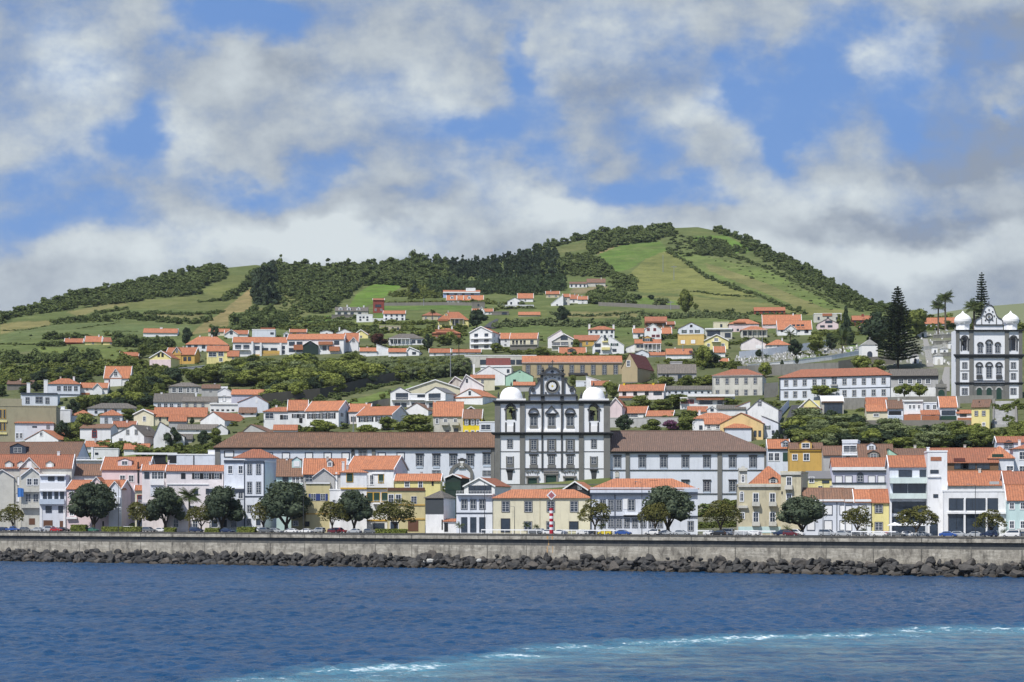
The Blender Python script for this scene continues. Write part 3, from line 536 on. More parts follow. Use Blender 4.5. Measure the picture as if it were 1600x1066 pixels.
797 839 547 529 521 s 3 cr or 0 D=10 | cream house with orange roof, balcony and four dark doorways | w 535 6 3.5 802,807.5,814,819.5 x;w 535 6 5 831 P;b 797 538.5 840 547 .6 st ground_floor;k 797 840 539 ce
862 901 548 533 522 g 9 ce or 0 D=13 n=villa | grey white twin gabled villa with verandah and big gable window | w 528 6 11 881.5 P;w 537 4 12 869,882 P;w 537 3.5 4 894 P;k 862 888 540 white
856 886 545 528 516 g 0 wh wf 0 D=8 Y=1012 ax=876 | taller white gable rising behind the grey white villa |
874 915 555 552.5 543.6 s 0 wh or 0 D=9 | wide orange roof with one dark dormer in front of villa | d 893 544 551 12 gr D
897 937 541 531.5 524.5 s 0 oc od 3 D=10 v=0 | ochre house with dull red orange roof between white villas |
919.7 960 529 515 509.7 h 0 wh or 5P/4P D=12 | white house with orange hipped roof flanked by white chimneys | c 921 507 3;c 959 508 3
926 954 554 541 524.5 g 0 wh wf 0 D=10 | white modern house with large gable and yellow balconies | w 539.5 5 9 934 P;w 549 5 8 934 P;w 531 6 4.5 946 P;b 940 543 953 547 1 yl balcony;b 941 533 950 535 .8 yl balcony
951 975 553 540 524 w 0 wh wf 0 D=12 hi=l | white wedge house with small dark shuttered windows | w 538.5 4 6 960 g;w 547.5 4 6 960 P
989.5 1007 529 520 513.8 s 0 wh or 1P D=9 | white wing with orange roof and tall white chimney | c 991 509 3
1007.5 1033 533 514.5 506 g 0 wh wf 0 D=10 | tall white gable house with small dark red windows | w 515 3.5 3.5 1013,1023 r;w 525 3 4.5 1021,1028 r;w 530 2.5 9 1018 P
1034.5 1049 529 521 512.6 s 0 wh or 1P D=9 | right wing with orange roof beside tall white gable |
1008 1042 513.5 505 495.5 s 0 bw od 3/0 D=12 v=0 | big brown timber house with two stacked orange eaves | b 1007 502 1043 504.5 1 od lower_roof
1042 1054 514 507 503 s 0 bw od 1 D=8 | low brown annex with orange roof beside the timber house |
992 1033 552 536.5 531 s 0 ce or 0 D=11 v=0 | orange roofed verandah house with ochre gable dormer | w 541 4 5 997,1003 P;w 540 6 9 1014 P;r 1006 1032 538 551 5;d 1011.5 524.5 534 14 oc g;b 991 547 1033 549 1 ce balcony
978 993 551 544 537 w 0 wh gf 0 D=9 hi=r | white sloping gable left of the verandah house |
1060 1100 524.5 513.5 504 g 0 wb br 0 D=13 | white gable house with purple brown roof above mustard base | w 509.5 4 4 1080 x;w 518 5 4 1069 g;w 518 5 6 1080 s;w 518 5 4 1089.5 g
1059 1100 545.5 523.5 523 f 4 mu gf 0 D=12 Y=1004 | mustard yellow flat roofed storey under a white gable | w 534 6 7 1067,1083 wy;b 1059 540 1101 541.5 .4 be ledge
1101 1138 546 532 522.8 g 0 yl or 0 D=11 | bright pale yellow gable house with white attic balcony | w 531 4.5 6 1119 s;k 1112 1126 534 white;w 539 4 4 1107,1130 s
1102 1144 530.5 514.5 514 f 0 ce wf 0 D=11 | grey white modern house with long glazed verandah | w 521 8 20 1115 P;w 524 7 9 1137 P;b 1101 513 1145 515 .8 white roof_slab
1115 1139 523 504 503 f 0 cr gf 1P/0 D=8 Y=1105 | pale cream roof block standing behind the modern house |
1139 1186 518.5 506 498.7 h 0 pk or 0/5P D=13 | pink villa with tiered orange roof and shaded terrace | b 1146 503 1165 505 .8 or lower_roof
1158 1199 527.5 515.5 509.7 h 0 ce or 0 D=12 | orange hipped house with pale columned verandah | w 521 6 6 1164,1174,1191 P;r 1160 1198 516.5 526 6 ce
1178.6 1227 491 485.5 480.7 s 0 rd or 5P D=10 v=0 | long dark red house with orange roof below the hill |
1158 1197 547 537 527 g 0 pp gr 0 D=11 | pale pink garage gable with white verges by the cemetery | w 542 5 12 1187 w
1198 1234 548 539 531 h 0 wh or 3/0 D=11 | white bungalow with orange hipped roof above cemetery wall | c 1223 529 2
1041 1082 561 553.5 545.7 s 0 wh or 0 D=9 v=0 | long plain orange roof left of the tall date palm |
992 1014 559 552 546.8 g 0 wb gf 1 D=10 | pale blue gable with dark verges over the ochre institute |
1014 1040 558 555 551 s 0 wh or 0 D=8 v=0 | low orange roof between blue gable and palm garden |
1116 1133 558 550.5 542 s 0 wh or 1/0 D=9 | little white house with orange roof below yellow gable |
1125 1138 570 565.5 561 s 0 wh or 1 D=8 | tiny orange roofed shed in the garden right of palm |
1028 1088 598 583 570 s 0 gy gr 0 D=14 v=0 | derelict grey house with slate roof and dark openings | w 590 9 4 1037,1043 x;w 590 8 6 1062 P;w 590 7 3 1078 x
1047.5 1066 590 566 564.4 f 0 gy gf 1/0 D=8 Y=868 | grey square tower of the derelict slate roofed house | w 576.5 7 4 1056 P
1113 1191 618.5 586.5 576.8 h 7 ce od 0 D=16 sw=3/3 n=institute cat=institution | square grey institution with dull orange hipped roof and ten windows | w 595.5 9 5 1121,1136,1151,1165.5,1180 o;w 614 9 5 1121,1136,1151,1165.5,1180 o;b 1112 586 1192 588 .4 gy cornice;b 1112 589 1114 618 .2 gy pilaster
967 1037 625 610.5 601.5 s 4 pp or 0 D=10 | long pinkish white house with orange roof and yellow chimneys | w 615 6 6 975.5,992.5,1010.5 x;w 615 5 13 1027.5 P;c 973 599 3 ye;c 1019 600 3 ye;b 965 619 990 622 1 or lower_roof
1040 1112 617 609 603.8 s 0 wb gr 0 D=10 v=0 | long low grey shed with row of tiny windows | w 613 3 3.5 1046,1056,1066,1077,1087,1097,1107 D
1062.7 1148 638 622 617.5 f 0 wh wf 0 D=12 | modern white house with long overhanging roof slab and red windows | w 627.4 5 5 1067,1074,1081 r;b 1088 621 1132 625 1.0 or verandah_roof;w 629 5 20 1103 P;b 1074 616.5 1148 620 1.4 white roof_slab;w 629 5 8 1125 P
960 1009 655 645.4 636 s 6 wh or 0 D=10 | white house with orange roof right of church tower dome | w 649.5 5 24 985 s;b 960 645 1009 647 .2 pk band
1010 1051 656 650 642.5 s 4 wh or 0 D=10 | low white outbuilding with orange roof in walled garden |
951 972 660 634 622 g 8 pk or 0 D=14 ax=962 | lilac pink gable right beside the church tower |
1075 1106 650 643 636 s 0 wh or 1/0 D=9 v=0 | small orange roof left of little white gable |
1105 1120 650 639.5 634.8 g 0 wh wf 0 D=8 | little white gable with one grey window amid orange roofs | w 640.5 4 5 1112.5 P
1168 1216 663 640 624 g 6 wh gf 0 D=14 ax=1187 | large plain white gable house at the head of lane | w 630.5 6 4.5 1187 B
1121 1165 650 639 634 s 0 wh gr 0 D=9 | long grey roof behind the orange roof cluster |
1148 1172 648 637 627 w 0 wh or 0 D=8 hi=r | small sloping orange roof beside large white gable |
1082 1150 675 654 645 h 0 wh or 0 D=12 | white house with very broad orange roof right of garden trees | w 668 6 5 1095,1108 P
1101 1156 679 662.5 655 s 0 wh or 0 D=9 v=0 | lower orange roofed white front with two small windows | w 667 6 5 1107.5,1121.5 Bs
1125 1192 688 662 645.5 g 10 ap or 0 D=14 ax=1158 v=0 | yellow ochre gable house with orange slopes facing the lane | w 678 9 4 1180,1187 P
1133 1174 694 668.6 660.5 h 0 wb or 0 D=9 | pale blue house with little orange hipped roof | 
1181 1210 662 650 643 s 0 wh br 1/0 D=9 v=0 | brown roofed white house at the top of the lane |
1190 1216 685 662 650 w 8 wb gf 0 D=12 hi=l | pale blue sloping side house along the steep lane | w 668 6 4 1200 g;w 676 6 4 1208 P
816 972 600 566.8 556.8 s 0 tn or 0 D=14 n=institute cat=institution v=0 Y=893 | long ochre institute with orange roof and tall arched windows | w 578 14 5.5 825,842.6,860,876.6,893.4,910,927,944.3,962 mKk;w 592 8 6 944.3,962 mk;b 888 583 918 586 1.2 trim balcony;b 816 566 972 568 .4 gy cornice
971.5 996 601 574 552 g 26 tn dr 0 D=22 n=institute_wing cat=institution | ochre gable end of the long institute with arched attic window | w 568 9 5 982 ks;b 971.5 597 996 599 .1 st plinth
726 838 582 556 555.5 f 0 ce wf 0 D=14 Y=940 n=concrete_building cat=building | long pale concrete building with blind wall behind white gables | w 566 7 10 755 P;w 566 7 11 812 P;w 566 7 9 800 P
760 797 585 572 560.5 s 0 wh dr 0 D=10 | white house with dark red roof below the pale concrete building |
739 789 603 586 571.7 g 6 wh wf 0 D=16 ax=764 | big white gable house with white roof above old quarter | b 737 569 742 585 .1 wh chimney_stack
790 833 602 588 577.6 g 0 gn gr 0 D=13 ax=812 | pale mint green gable house left of church gable | w 581.5 1.5 3 812 x;w 596 6 4.5 804 x
751 799 590 574 571.5 f 3 wh wf 0 D=10 | white house with parapet terrace below dark red roof | b 751 571 800 573.5 .3 white cornice;w 580 5 4 794 P
802 836 612 602 597.6 s 0 gy or 2/0 D=9 v=0 | small grey house with orange roof behind church scroll gable |
924 952 612 602 596 s 0 wh or 0 D=9 | orange roof seen between church gable and right dome | c 946 600 2
900 930 604 596 590 f 0 wb wf 1/1 D=8 | pale blue white house under the institute balcony |
916 946 610 598 588 w 0 wh wf 0 D=9 hi=l | white sloping roof house right of church gable |
635 726 622 609 594 g 0 cr or 0 D=14 ax=680 | broad pale cream gable house with thin orange verge |
696 739 617 605 589 g 0 ce or 0 D=13 ax=711 | grey cream gable cottage with orange right slope | w 597 4 4 705 x
719 755 628 602 585.8 g 0 wh or 0 D=12 ax=728 | white gable with dark attic window and orange right slope | w 595 6 3 729.5 P
735 773 611 591 586.5 s 0 cr or 1/1 D=10 v=0 | ochre cream block with orange flat slope beside dome | c 742 585 3
709 754 632 620 607.8 g 22 wh or 0 D=12 ax=734 v=0 | white pedimented gable with one attic window left of dome | w 614.5 6 4 734 P;b 709 620 754 622 .2 or eaves_band
610 640 637 613 605 g 4 wh gf 0 D=11 | left white gable of a twin villa with dark loggia | w 619.5 10 19 628 P;w 633 6 8 621,631 P;k 612 640 625 white
640 667 637 616 614 f 0 wh gf 0 D=9 | white link block between two loggia gables | w 619 4 6 655,661 D;k 640 667 625 white;w 633 6 8 648,660 P
665 696 637 614 605 g 17 wh gf 0 D=12 | right white gable of the twin villa with dark loggia | w 620 10 20 679 P;w 633 6 8 674.5,685 P;k 665 696 626 white
632 669 650 641 629.7 g 12 wh br 0 D=12 ax=651 | white gabled cottage with brown roof before twin villa |
676.7 724 679 650 628.5 s 0 ce or 0 D=16 v=0 | grey white stone townhouse with big orange roof and small balconies | w 658 6 5 696,711.6 s;w 658 8 4 683 s;k 690 701 664 ce solid;k 706 717 664 ce solid;w 675 4 6 699 P;w 672 5 7 712.5 P;c 679 628 3
718 754 668 648 636 g 0 st or 0 D=14 Y=752 | grey stone back gable behind the bright yellow house |
723.5 752 680 653.5 640.5 s 3 ye br 0 D=9 v=1 | bright lemon yellow house with green shutters and brown roof | w 660 8 4 729,738.5,746.5 sd;w 676 6 4 729,738.5,746.5 s
749 774 681 660 659 f 0 wb wf 0 D=8 f=2 | white cube with one wide window beside yellow house | w 667.5 8 15 759 s
557.4 612.5 670 648.5 636 s 27 wh or 0 D=13 | white house with orange roof, green shutters and lilac gable | w 655 8 6.5 566,578,592 d
544 577 662 643 631.8 s 6 pp or 0 D=11 | smaller pinkish house with orange roof behind the white one | w 655 8 4 552 d
478 529 668 641.5 627.5 s 21 wh or 0 D=12 sw=2d/2d | white house with orange roof and black shuttered windows, blue gable | w 650 9 5.5 507 d;w 650 9 6.5 518.5 d;w 650 8 6 485,496 d
450 480 668 641 626 s 0 wh or 0 D=12 | white house left half of a terrace with orange roof | w 650 6 5 471,461 d;w 655 12 5 470 x
412 465 670 643 636 h 0 wh or 0 D=10 | white low house with orange hips and bay window | w 650 9 13 421 s;w 652 7 10 447.5 d;c 431 634 3;w 667 5 5 449 x;b 404 654 412 659 .3 white balcony
377 420 688 676 663.4 g 16 gy br 0 D=12 ax=392 | weathered grey timber gable with brown roof |
427 464 690 672 664.6 s 0 wh or 0 D=9 v=0 | small crooked orange roof just behind the convent roof |
263.6 315 617 604 597.7 h 0 gy gr 0 D=12 | large grey mansion with grey orange roof, upper storey | w 610 7 6 272,282 s;w 610 7 4 294,301,308 Bs
315 343.5 622 607 601.5 s 0 gy br 1/0 D=10 v=0 | lower brown roofed wing of the grey mansion |
240 302 640 627.8 615.7 s 0 wb gr 0 D=12 | long blue white house with dark grey roof and four windows | w 633.5 6 6 249,259,268,280 s;c 305 613 3;c 251 614 3
285 339 644 627.5 620.7 s 0 ce gr 0 D=11 v=0 | long cream grey house with tall shuttered windows and grey roof | w 634 8 4 292,305,317 o
340 361.5 632 612 606 g 0 wh wf 0 D=6 cat=chapel n=chapel | small white chapel front with arched window and curved gable | w 624 9 7 350.5 aw;b 339 619 362.5 620.3 .3 gy cornice;b 345 604 356 607 .1 wh scroll;w 623 8 4 350.5 B;b 340 628 362 630 .5 white cornice
361.5 411 632 616.5 609.5 s 3 lv or 0 D=12 v=0 | long lavender wall house with flat orange roof behind chapel |
371.7 419 646 629 617.7 g 0 wb or 0 D=14 ax=399 v=0 | broad pale blue white gable with orange left slope | w 627 5 3 401 w
328 373 645 631.5 629.7 f 0 wh wf 0 D=8 | low white street front with cornice below the chapel | b 327 630 374 632 .4 white cornice;w 641 2.5 4 332,340,348,356,364 x
313 351 667 657 643.6 g 40 wh or 0 D=20 ax=333 v=0 | white gable house with long orange roof running right | 
373 400 652 645 637.5 s 0 wh br 2x/0 D=10 v=0 | white and stone house with faded brown tiles |
277 340 678 671 664 s 0 wh gr 1/0 D=10 v=0 | long low house with brown grey roof above garden trees |
333 356 680 671 663.4 g 0 wh gr 0 D=11 ax=345 | small white gable poking from a brown roof by trees |
1192 1252 513 506 492.5 s 0 pk or 5s/0 D=12 | long pinkish house with two tier orange roof below the hill |
1215 1268 524 514.5 501.8 s 0 wh or 4P/0 D=12 | white house with large orange roof and row of skylights | w 508.5 2.5 5 1240,1247,1254 P;g 1226 1244 508 515 wh .6 -;w 518 5 6 1260 P
1272 1315 504 490.5 489 f 0 ce wf 3P D=10 | pale cube house with white upper frames | b 1285 490 1300 494 .3 or awning
1277 1310 515 506 497.6 g 0 pk gr 0 D=12 | pink gable house with dark gable window and white verges | w 503 4 11 1295 P;w 510 3 7 1285,1297 P
1332 1366 509 500 494 s 0 rd or 4P/0 D=11 v=0 | dark red walled house with orange roof left of Norfolk pine | b 1346 491 1350 495 .2 rd chimney_stack
1342 1358 520 517 512 s 0 wh or 0 D=9 v=0 | small orange roof in trees left of cemetery chapel |
1444 1497 512 505.4 497 s 0 wb or 0 D=11 v=0 | pale house with long orange roof behind two tall palms |
1217 1391.5 625.5 588 575.8 h 12 wb od 0 D=16 sw=2/2 n=school_building cat=school ov=.6 | long white two storey school with dull orange hipped roof | w 597 9 5.5 1227.7,1242,1257,1272.5,1287,1319.5,1334.6,1349.5,1364.6,1380 o;w 596 11 6.5 1303.5 k;w 615 9 5.5 1227.7,1242,1257,1319.5,1334.6,1349.5,1364.6,1380 o;b 1216 606.5 1392 607.5 .15 trimb string_course;b 1216 587.5 1392 589.5 .35 trimb cornice;b 1298 601 1309 603 .8 gy balcony;b 1217 589 1218.5 625 .15 trimb pilaster;b 1390 589 1391.5 625 .15 trimb pilaster
1392 1466 624 587 577.5 s 0 gy gr 0 D=14 v=0 | long dark grey roofed school wing with shadowed arcade | w 596 7 7 1408,1422,1436,1450 s;b 1392 587 1466 592 .3 dark frieze;b 1392 606 1466 624 .1 wh panel;w 615 6 5 1402,1420,1445 P
1248 1281 659 637.5 622.5 g 4 pk or 0 D=12 | pink and cream gabled house with white windows and red gate | b 1256 626 1282 636.5 .15 yl upper_storey;w 632.5 7 5 1264,1275.5 s;w 647.5 7 5 1257,1272 s;b 1247 637 1282 639 .4 bw string_course;b 1242.5 641 1247 655 .2 sred gate
1283.5 1318 648 628 619.5 s 0 co wf 0 D=10 | concrete house with pale roof and big dark opening | w 638 18 28 1302 P;b 1283 627 1318.5 629 .5 bw beam
1354 1387 658 642.3 632.5 s 0 cr or 0 D=10 f=4 v=0 | cream house with double orange roof, left in terraced row | w 649 4 8 1369 s
1354 1387 651 632.5 622 s 0 cr or 0 D=9 v=0 | upper orange roof block behind the cream terraced house |
1387 1411 659.5 638 626 s 0 wb br 0 D=10 v=1 | narrow blue and white house with dark brown roof | w 645.5 6 8 1397,1404 xb;w 645.5 6 5 1391 xb;b 1387 650 1411 659 .3 bl balcony
1412 1442 659 627 626 f 0 wh wf 0 D=10 | white terraced house with row of windows and orange lean-to | w 636 6 4 1422,1428,1436 s;b 1411 648 1442 657 1.5 or lean_to_roof;b 1411 625 1468 627.5 .5 white cornice;b 1418 641 1438 647 .5 white washing
1440 1468 659 648 641.5 l 0 wh or 0 D=5 f=3 | low house with two stepped orange lean-to roofs | b 1440 650 1467 657.5 1.5 or lean_to_roof;w 649 2 5 1458 P
1444 1466 654 630 628 f 0 wb wf 2s/0 D=8 | pale blue front with cluttered balcony behind stepped roofs | 
1469 1495 659 636 620.5 s 0 wb or 0 D=12 | tall blue white house with steep orange roof and flower balcony | w 645 7 21 1482 P;b 1470 650 1494 656 .8 sgreen flower_box
1495 1518 659 646 641.5 s 0 wh or 0 D=9 v=0 | low white house with orange roof and striped sunshade | w 649 4 10 1505 P;b 1496 653 1518 659 .8 or lean_to_roof
1518 1546 672 636 625.5 s 5 yl br 0 D=10 v=0 | olive yellow house beside the great stone stairway | w 646 7 4.5 1525.5,1537 o;w 663 5 4 1537 s;w 628 3 1 1530 x
1515 1532 677 670 665 s 0 rd or 0 D=7 v=0 | tiny red shed roof in shrubs below the olive yellow house |
'''
wallmat('sl',(.06,.07,.08),.4)
plain('bluesign',(.05,.18,.5),.6); plain('yellow',(.8,.6,.05),.5); plain('grave',(.45,.45,.44),.7,var=.4)
for ln in DATA.strip().split('\n'):
    house(ln)

# ---------------------------------------------------------------- churches and the convent
class Fac:
    def __init__(s,name,label,cat,pxc,pyb,Y,th=0.):
        s.xc=pxc;s.yb=pyb;s.Y=Y;s.S=F/Y
        s.root=empty(name,((pxc-800)/F*Y,Y,CZ+(HY-pyb)/F*Y),-th); tag(s.root,label,cat)
        s.phi=math.atan((pxc-800)/F); s.k=math.cos(s.phi)/math.cos(th-s.phi)
    def x(s,p): return (p-s.xc)/s.S*s.k
    def z(s,p): return (s.yb-p)/s.S
    def box(s,x0,y0,x1,y1,pr,m,name,back=.06,par=None):
        return MB().box(s.x(x0),s.x(x1),-pr,back,s.z(y1),s.z(y0),m).build(name,par or s.root)
    def win(s,px,py,w,h,st,y=0.,par=None): return window(par or s.root,s.x(px),s.z(py),w/s.S,h/s.S,st,y=y)
    def arc(s,mb,px,py,ri,ro,a0,a1,pr,m,n=12,back=.05,sx=1):
        for i in range(n):
            t0=math.radians(a0+(a1-a0)*i/n);t1=math.radians(a0+(a1-a0)*(i+1)/n); 
            P=[(s.x(px+sx*ri*math.cos(t0)),s.z(py-ri*math.sin(t0))),(s.x(px+sx*ro*math.cos(t0)),s.z(py-ro*math.sin(t0))),(s.x(px+sx*ro*math.cos(t1)),s.z(py-ro*math.sin(t1))),(s.x(px+sx*ri*math.cos(t1)),s.z(py-ri*math.sin(t1)))]
            if sx<0: P=P[::-1]
            mb.prism(P,-pr,back,m)
    def poly(s,mb,pts,pr,back,m):
        P=[(s.x(a),s.z(b)) for a,b in pts]
        ar=sum(P[i][0]*P[(i+1)%len(P)][1]-P[(i+1)%len(P)][0]*P[i][1] for i in range(len(P)))
        if ar<0: P=P[::-1]
        mb.prism(P,-pr,back,m)
wallmat('chw',(.80,.82,.86),.18); wallmat('bas',(.19,.19,.18),.7); wallmat('basd',(.062,.066,.072),.6); wallmat('domew',(.84,.84,.84),.12)
def cc(a): return 760+a/5.075
def cd(a): return 560+a/5.075
def belfry(f,px0,px1,ytop,ybot,ox0,ox1,oy0,oy1,dep,y0=0.,par=None):
    """tower storey whose front and back are pierced by an arched opening"""
    m=MB(); r=(ox1-ox0)/2; cx=(ox0+ox1)/2
    for (ya,yb) in ((y0,y0+.9),(y0+dep-.9,y0+dep)):
        f.poly(m,[(px0,ybot),(ox0,ybot),(ox0,ytop),(px0,ytop)],-ya,yb,'chw'); f.poly(m,[(ox1,ybot),(px1,ybot),(px1,ytop),(ox1,ytop)],-ya,yb,'chw')
        f.poly(m,[(ox0,ybot),(ox1,ybot),(ox1,oy1),(ox0,oy1)],-ya,yb,'chw')
        top=[(ox0,ytop),(ox0,oy0+r)]+[(cx-r*math.cos(math.pi*i/10),oy0+r-r*math.sin(math.pi*i/10)) for i in range(1,10)]+[(ox1,oy0+r),(ox1,ytop)]
        f.poly(m,top,-ya,yb,'chw')
    xa,xb=f.x(px0),f.x(px1)
    m.box(xa,xa+.8,y0+.9,y0+dep-.9,f.z(ybot),f.z(ytop),'chw').box(xb-.8,xb,y0+.9,y0+dep-.9,f.z(ybot),f.z(ytop),'chw')
    m.box(xa,xb,y0,y0+dep,f.z(ytop),f.z(ytop)+.3,'chw')
    t=m.build('bell_storey',par or f.root)
    s=MB(); f.arc(s,cx,oy0+r,r,r+2.2,0,180,.2-y0,'basd',12,back=y0+.05)
    for (a,b) in ((ox0-2.2,ox0),(ox1,ox1+2.2)): f.poly(s,[(a,oy1),(b,oy1),(b,oy0+r),(a,oy0+r)],.2-y0,y0+.05,'basd')
    f.poly(s,[(ox0-4,oy0+r+1),(ox0-2.2,oy0+r+1),(ox0-2.2,oy0+r-1),(ox0-4,oy0+r-1)],.3-y0,y0+.05,'basd'); f.poly(s,[(ox1+2.2,oy0+r+1),(ox1+4,oy0+r+1),(ox1+4,oy0+r-1),(ox1+2.2,oy0+r-1)],.3-y0,y0+.05,'basd')
    s.build('arch_surround',t)
    return t
def bell(f,px,py,par,y):
    m=MB(); z=f.z(py); x=f.x(px); m.lathe([(.08,1.3),(.42,1.15),(.55,.6),(.8,0)],0,0,'metalb',14); me=m.build('bell',par,smooth=True); me.location=(x,y,z-.6)
    b=MB().box(x-1.3,x+1.3,y-.1,y+.1,z+.7,z+.95,'trunk').build('bell_beam',par)
plain('metalb',(.10,.09,.06),.5,.6)
f=Fac('church','large white church with dark basalt trim, rose window gable and two white domes','church',863,757,650)
T=10.
lo=MB(); lo.box(f.x(773.4),f.x(953),0,T,-4,f.z(678),'chw'); lo.build('wall',f.root)
nv=MB(); nv.box(f.x(800),f.x(930),T,46,-4,f.z(640),'chw'); nv.build('nave',f.root)
up=MB(); up.box(f.x(820),f.x(904.4),.15,T,f.z(678),f.z(627),'chw'); up.build('upper_wall',f.root)
nr=MB(); x0,x1=f.x(798),f.x(932); zm=f.z(640)+.05; nr.slab([(x1,T+.05,zm),(x1,46.5,zm),(0,46.5,zm+3),(0,T+.05,zm+3)],.2,'cv').slab([(x0,46.5,zm),(x0,T+.05,zm),(0,T+.05,zm+3),(0,46.5,zm+3)],.2,'cv'); nr.build('roof',f.root)
bl=belfry(f,773.4,820,627,678,791.6,804.4,633,656,T); br=belfry(f,904.4,953,627,678,921.6,934.8,633,658,T)
bell(f,928,645,br,T/2); bell(f,798,641,bl,T/2)
# pilasters, bands
for a,b in ((773.1,781.7),(812.2,820),(904.4,912),(943.3,953.3)):
    f.box(a,631,b,675.5,.35,'bas','pilaster',back=-.001); f.box(a,680,b,757,.35,'bas','pilaster')
for a,b in ((846,848.6),(876.5,879.2)):
    f.box(a,631,b,675.5,.45,'basd','pilaster',back=.2); f.box(a,680,b,737,.3,'basd','pilaster')
def cornice(y0,y1,a,b,pr,name='cornice',m='basd'):
    q=MB(); h=(y1-y0)
    for i,(fr,p) in enumerate(((1,.5),(.66,.8),(.33,1.))): q.box(f.x(a)-pr*p+.35,f.x(b)+pr*p-.35,-pr*p,.06-.01*i,f.z(y1)+(h/f.S)*(i/3.),f.z(y1)+(h/f.S)*((i+1)/3.),m)
    return q.build(name,f.root)
cornice(675.5,680,771,955,1.25); cornice(626,631,773,953,1.1)
for (a,b) in ((773.4,820),(904.4,953)):   # side faces of towers: right one seen
    pass
MB().box(f.x(953)+.002,f.x(953)+1.,-.2,T,f.z(680),f.z(675.5),'basd').build('side_cornice',f.root)
for a,b in ((820,904.4),): 
    f.box(a,705.4,b,707,.28,'basd','string_course'); f.box(a,731.6,b,733.5,.4,'basd','string_course')
for a,b in ((781.7,812.2),(912,943.3)):
    f.box(a,705.2,b,706,.12,'basd','string_course'); f.box(a,732,b,732.9,.12,'basd','string_course')
for px in (833.9,861.9,891):
    f.box(px-7.2,686,px-5,705,.14,'bas','window_jamb'); f.box(px+5,686,px+7.2,705,.14,'bas','window_jamb')
    f.win(px,695,8.5,14.5,'mkK'); f.win(px,718.6,8,12,'mkK'); f.box(px-6.5,726.5,px+6.5,731,.18,'bas','window_apron'); f.box(px-7.5,709,px+7.5,711,.3,'basd','window_hood')
    f.box(px-6.5,665.6,px+6.5,669.4,.2,'bas','window_apron',back=.2); f.win(px,658,10.5,14,'mk',y=.15); f.box(px-7,646.5,px+7,650,.2,'basd','window_panel',back=.2)
for px in (833.9,891):
    q=MB(); f.arc(q,px,646,6.6,8.6,0,180,.4,'basd',12,back=.2); f.poly(q,[(px-9,647),(px+9,647),(px+9,645.4),(px-9,645.4)],.45,.2,'basd'); q.build('arched_pediment',f.root)
q=MB(); f.poly(q,[(851.5,646.8),(861.9,636),(872.6,646.8),(872.6,645),(861.9,633.6),(851.5,645)][::1],.4,.2,'basd')
f.poly(q,[(851.5,647),(872.6,647),(872.6,645.8),(851.5,645.8)],.42,.2,'basd'); q.build('triangular_pediment',f.root)
for a,b in ((823.5,845.5),(849.5,876),(879.6,899.5)):
    q=MB(); q.box(f.x(a),f.x(b),-.9,.2,f.z(675.4),f.z(672.5),'domew').box(f.x(a)+.2,f.x(b)-.2,-.55,.2,f.z(672.5),f.z(670.6),'domew'); q.build('white_ledge',f.root)
for px in (796.8,927.9):
    f.win(px,693.5,8,13,'mk'); f.box(px-6.2,713,px-4.4,730.5,.12,'bas','window_jamb'); f.box(px+4.4,713,px+6.2,730.5,.12,'bas','window_jamb'); f.win(px,719.5,8,10,'mk'); f.box(px-6,726,px+6,730.5,.13,'bas','window_apron')
    q=MB(); f.poly(q,[(px-5,734),(px+5,734),(px+3.2,750),(px-3.2,750)],.09,.05,'basd'); q.build('niche',f.root); f.box(px-6.5,733,px+6.5,735,.5,'basd','niche_hood')
    f.box(px-4.8,665,px+5.2,675,.2,'domew','belfry_panel')
    f.box(px-7.5,660,px-5.2,675,.18,'basd','belfry_jamb'); f.box(px+5.6,660,px+7.9,675,.18,'basd','belfry_jamb')
# doors
plain('portal',(.22,.21,.2),.8,var=.4)
for px,w,yt in ((832,14,747.5),(861,16.5,743),(890,14,747.5)):
    d=f.win(px,(757+yt)/2,w,757-yt,'xg'); d.name='door'
    f.box(px-w/2-2.6,yt-1.5,px-w/2,757,.4,'portal','door_jamb'); f.box(px+w/2,yt-1.5,px+w/2+2.6,757,.4,'portal','door_jamb'); f.box(px-w/2-3.6,yt-4,px+w/2+3.6,yt-1.5,.6,'portal','door_lintel')
f.box(849.5,735.5,872.5,738,.7,'portal','portal_cornice')
for px in (832,890):
    q=MB()
    for sx in (-1,1):
        f.arc(q,px+sx*5.6,739.4,1.6,2.6,-60,200,.25,'bas',10,sx=sx); f.arc(q,px+sx*1.4,737.8,1.2,2.1,0,240,.25,'bas',10,sx=sx); f.arc(q,px+sx*9,737,1.0,1.8,-120,160,.25,'bas',8,sx=sx)
    q.build('scroll_ornament',f.root)
# attic + gable
f.box(826.5,616.2,901.8,619,.7,'basd','attic_cornice',back=1.1)
MB().box(f.x(826.5),f.x(901.8),.0,1.0,f.z(626),f.z(619),'chw').build('attic_wall',f.root)
for a,b in ((825.5,828),(845,851),(875.5,881),(900,903)): f.box(a,619,b,626,.25,'basd','attic_pier',back=.1)
gm=MB(); gy=.1; f.poly(gm,[(844.7,617),(881.4,617),(881.4,585.6),(844.7,585.6)],-gy,1.0,'chw'); gable=gm.build('gable',f.root)
for a,b in ((844.2,848.6),(877.2,881.8)): f.box(a,586,b,616.4,.5,'basd','gable_pilaster',back=.6,par=gable)
f.box(842.8,583.8,883.4,586.4,.9,'basd','gable_cornice',back=1.1,par=gable)
q=MB(); f.arc(q,863,589.5,12.4,15.6,26,154,.55,'basd',16,back=1.0); q.build('curved_pediment',gable)
q=MB(); f.poly(q,[(863+12.5*math.cos(math.radians(a)),589.5-12.5*math.sin(math.radians(a))) for a in range(26,155,8)],-.1,.9,'chw'); q.build('tympanum',gable)
q=MB(); f.poly(q,[(863,578),(866,581),(863,584),(860,581)],.05,.2,'trimb'); q.build('diamond_ornament',gable)
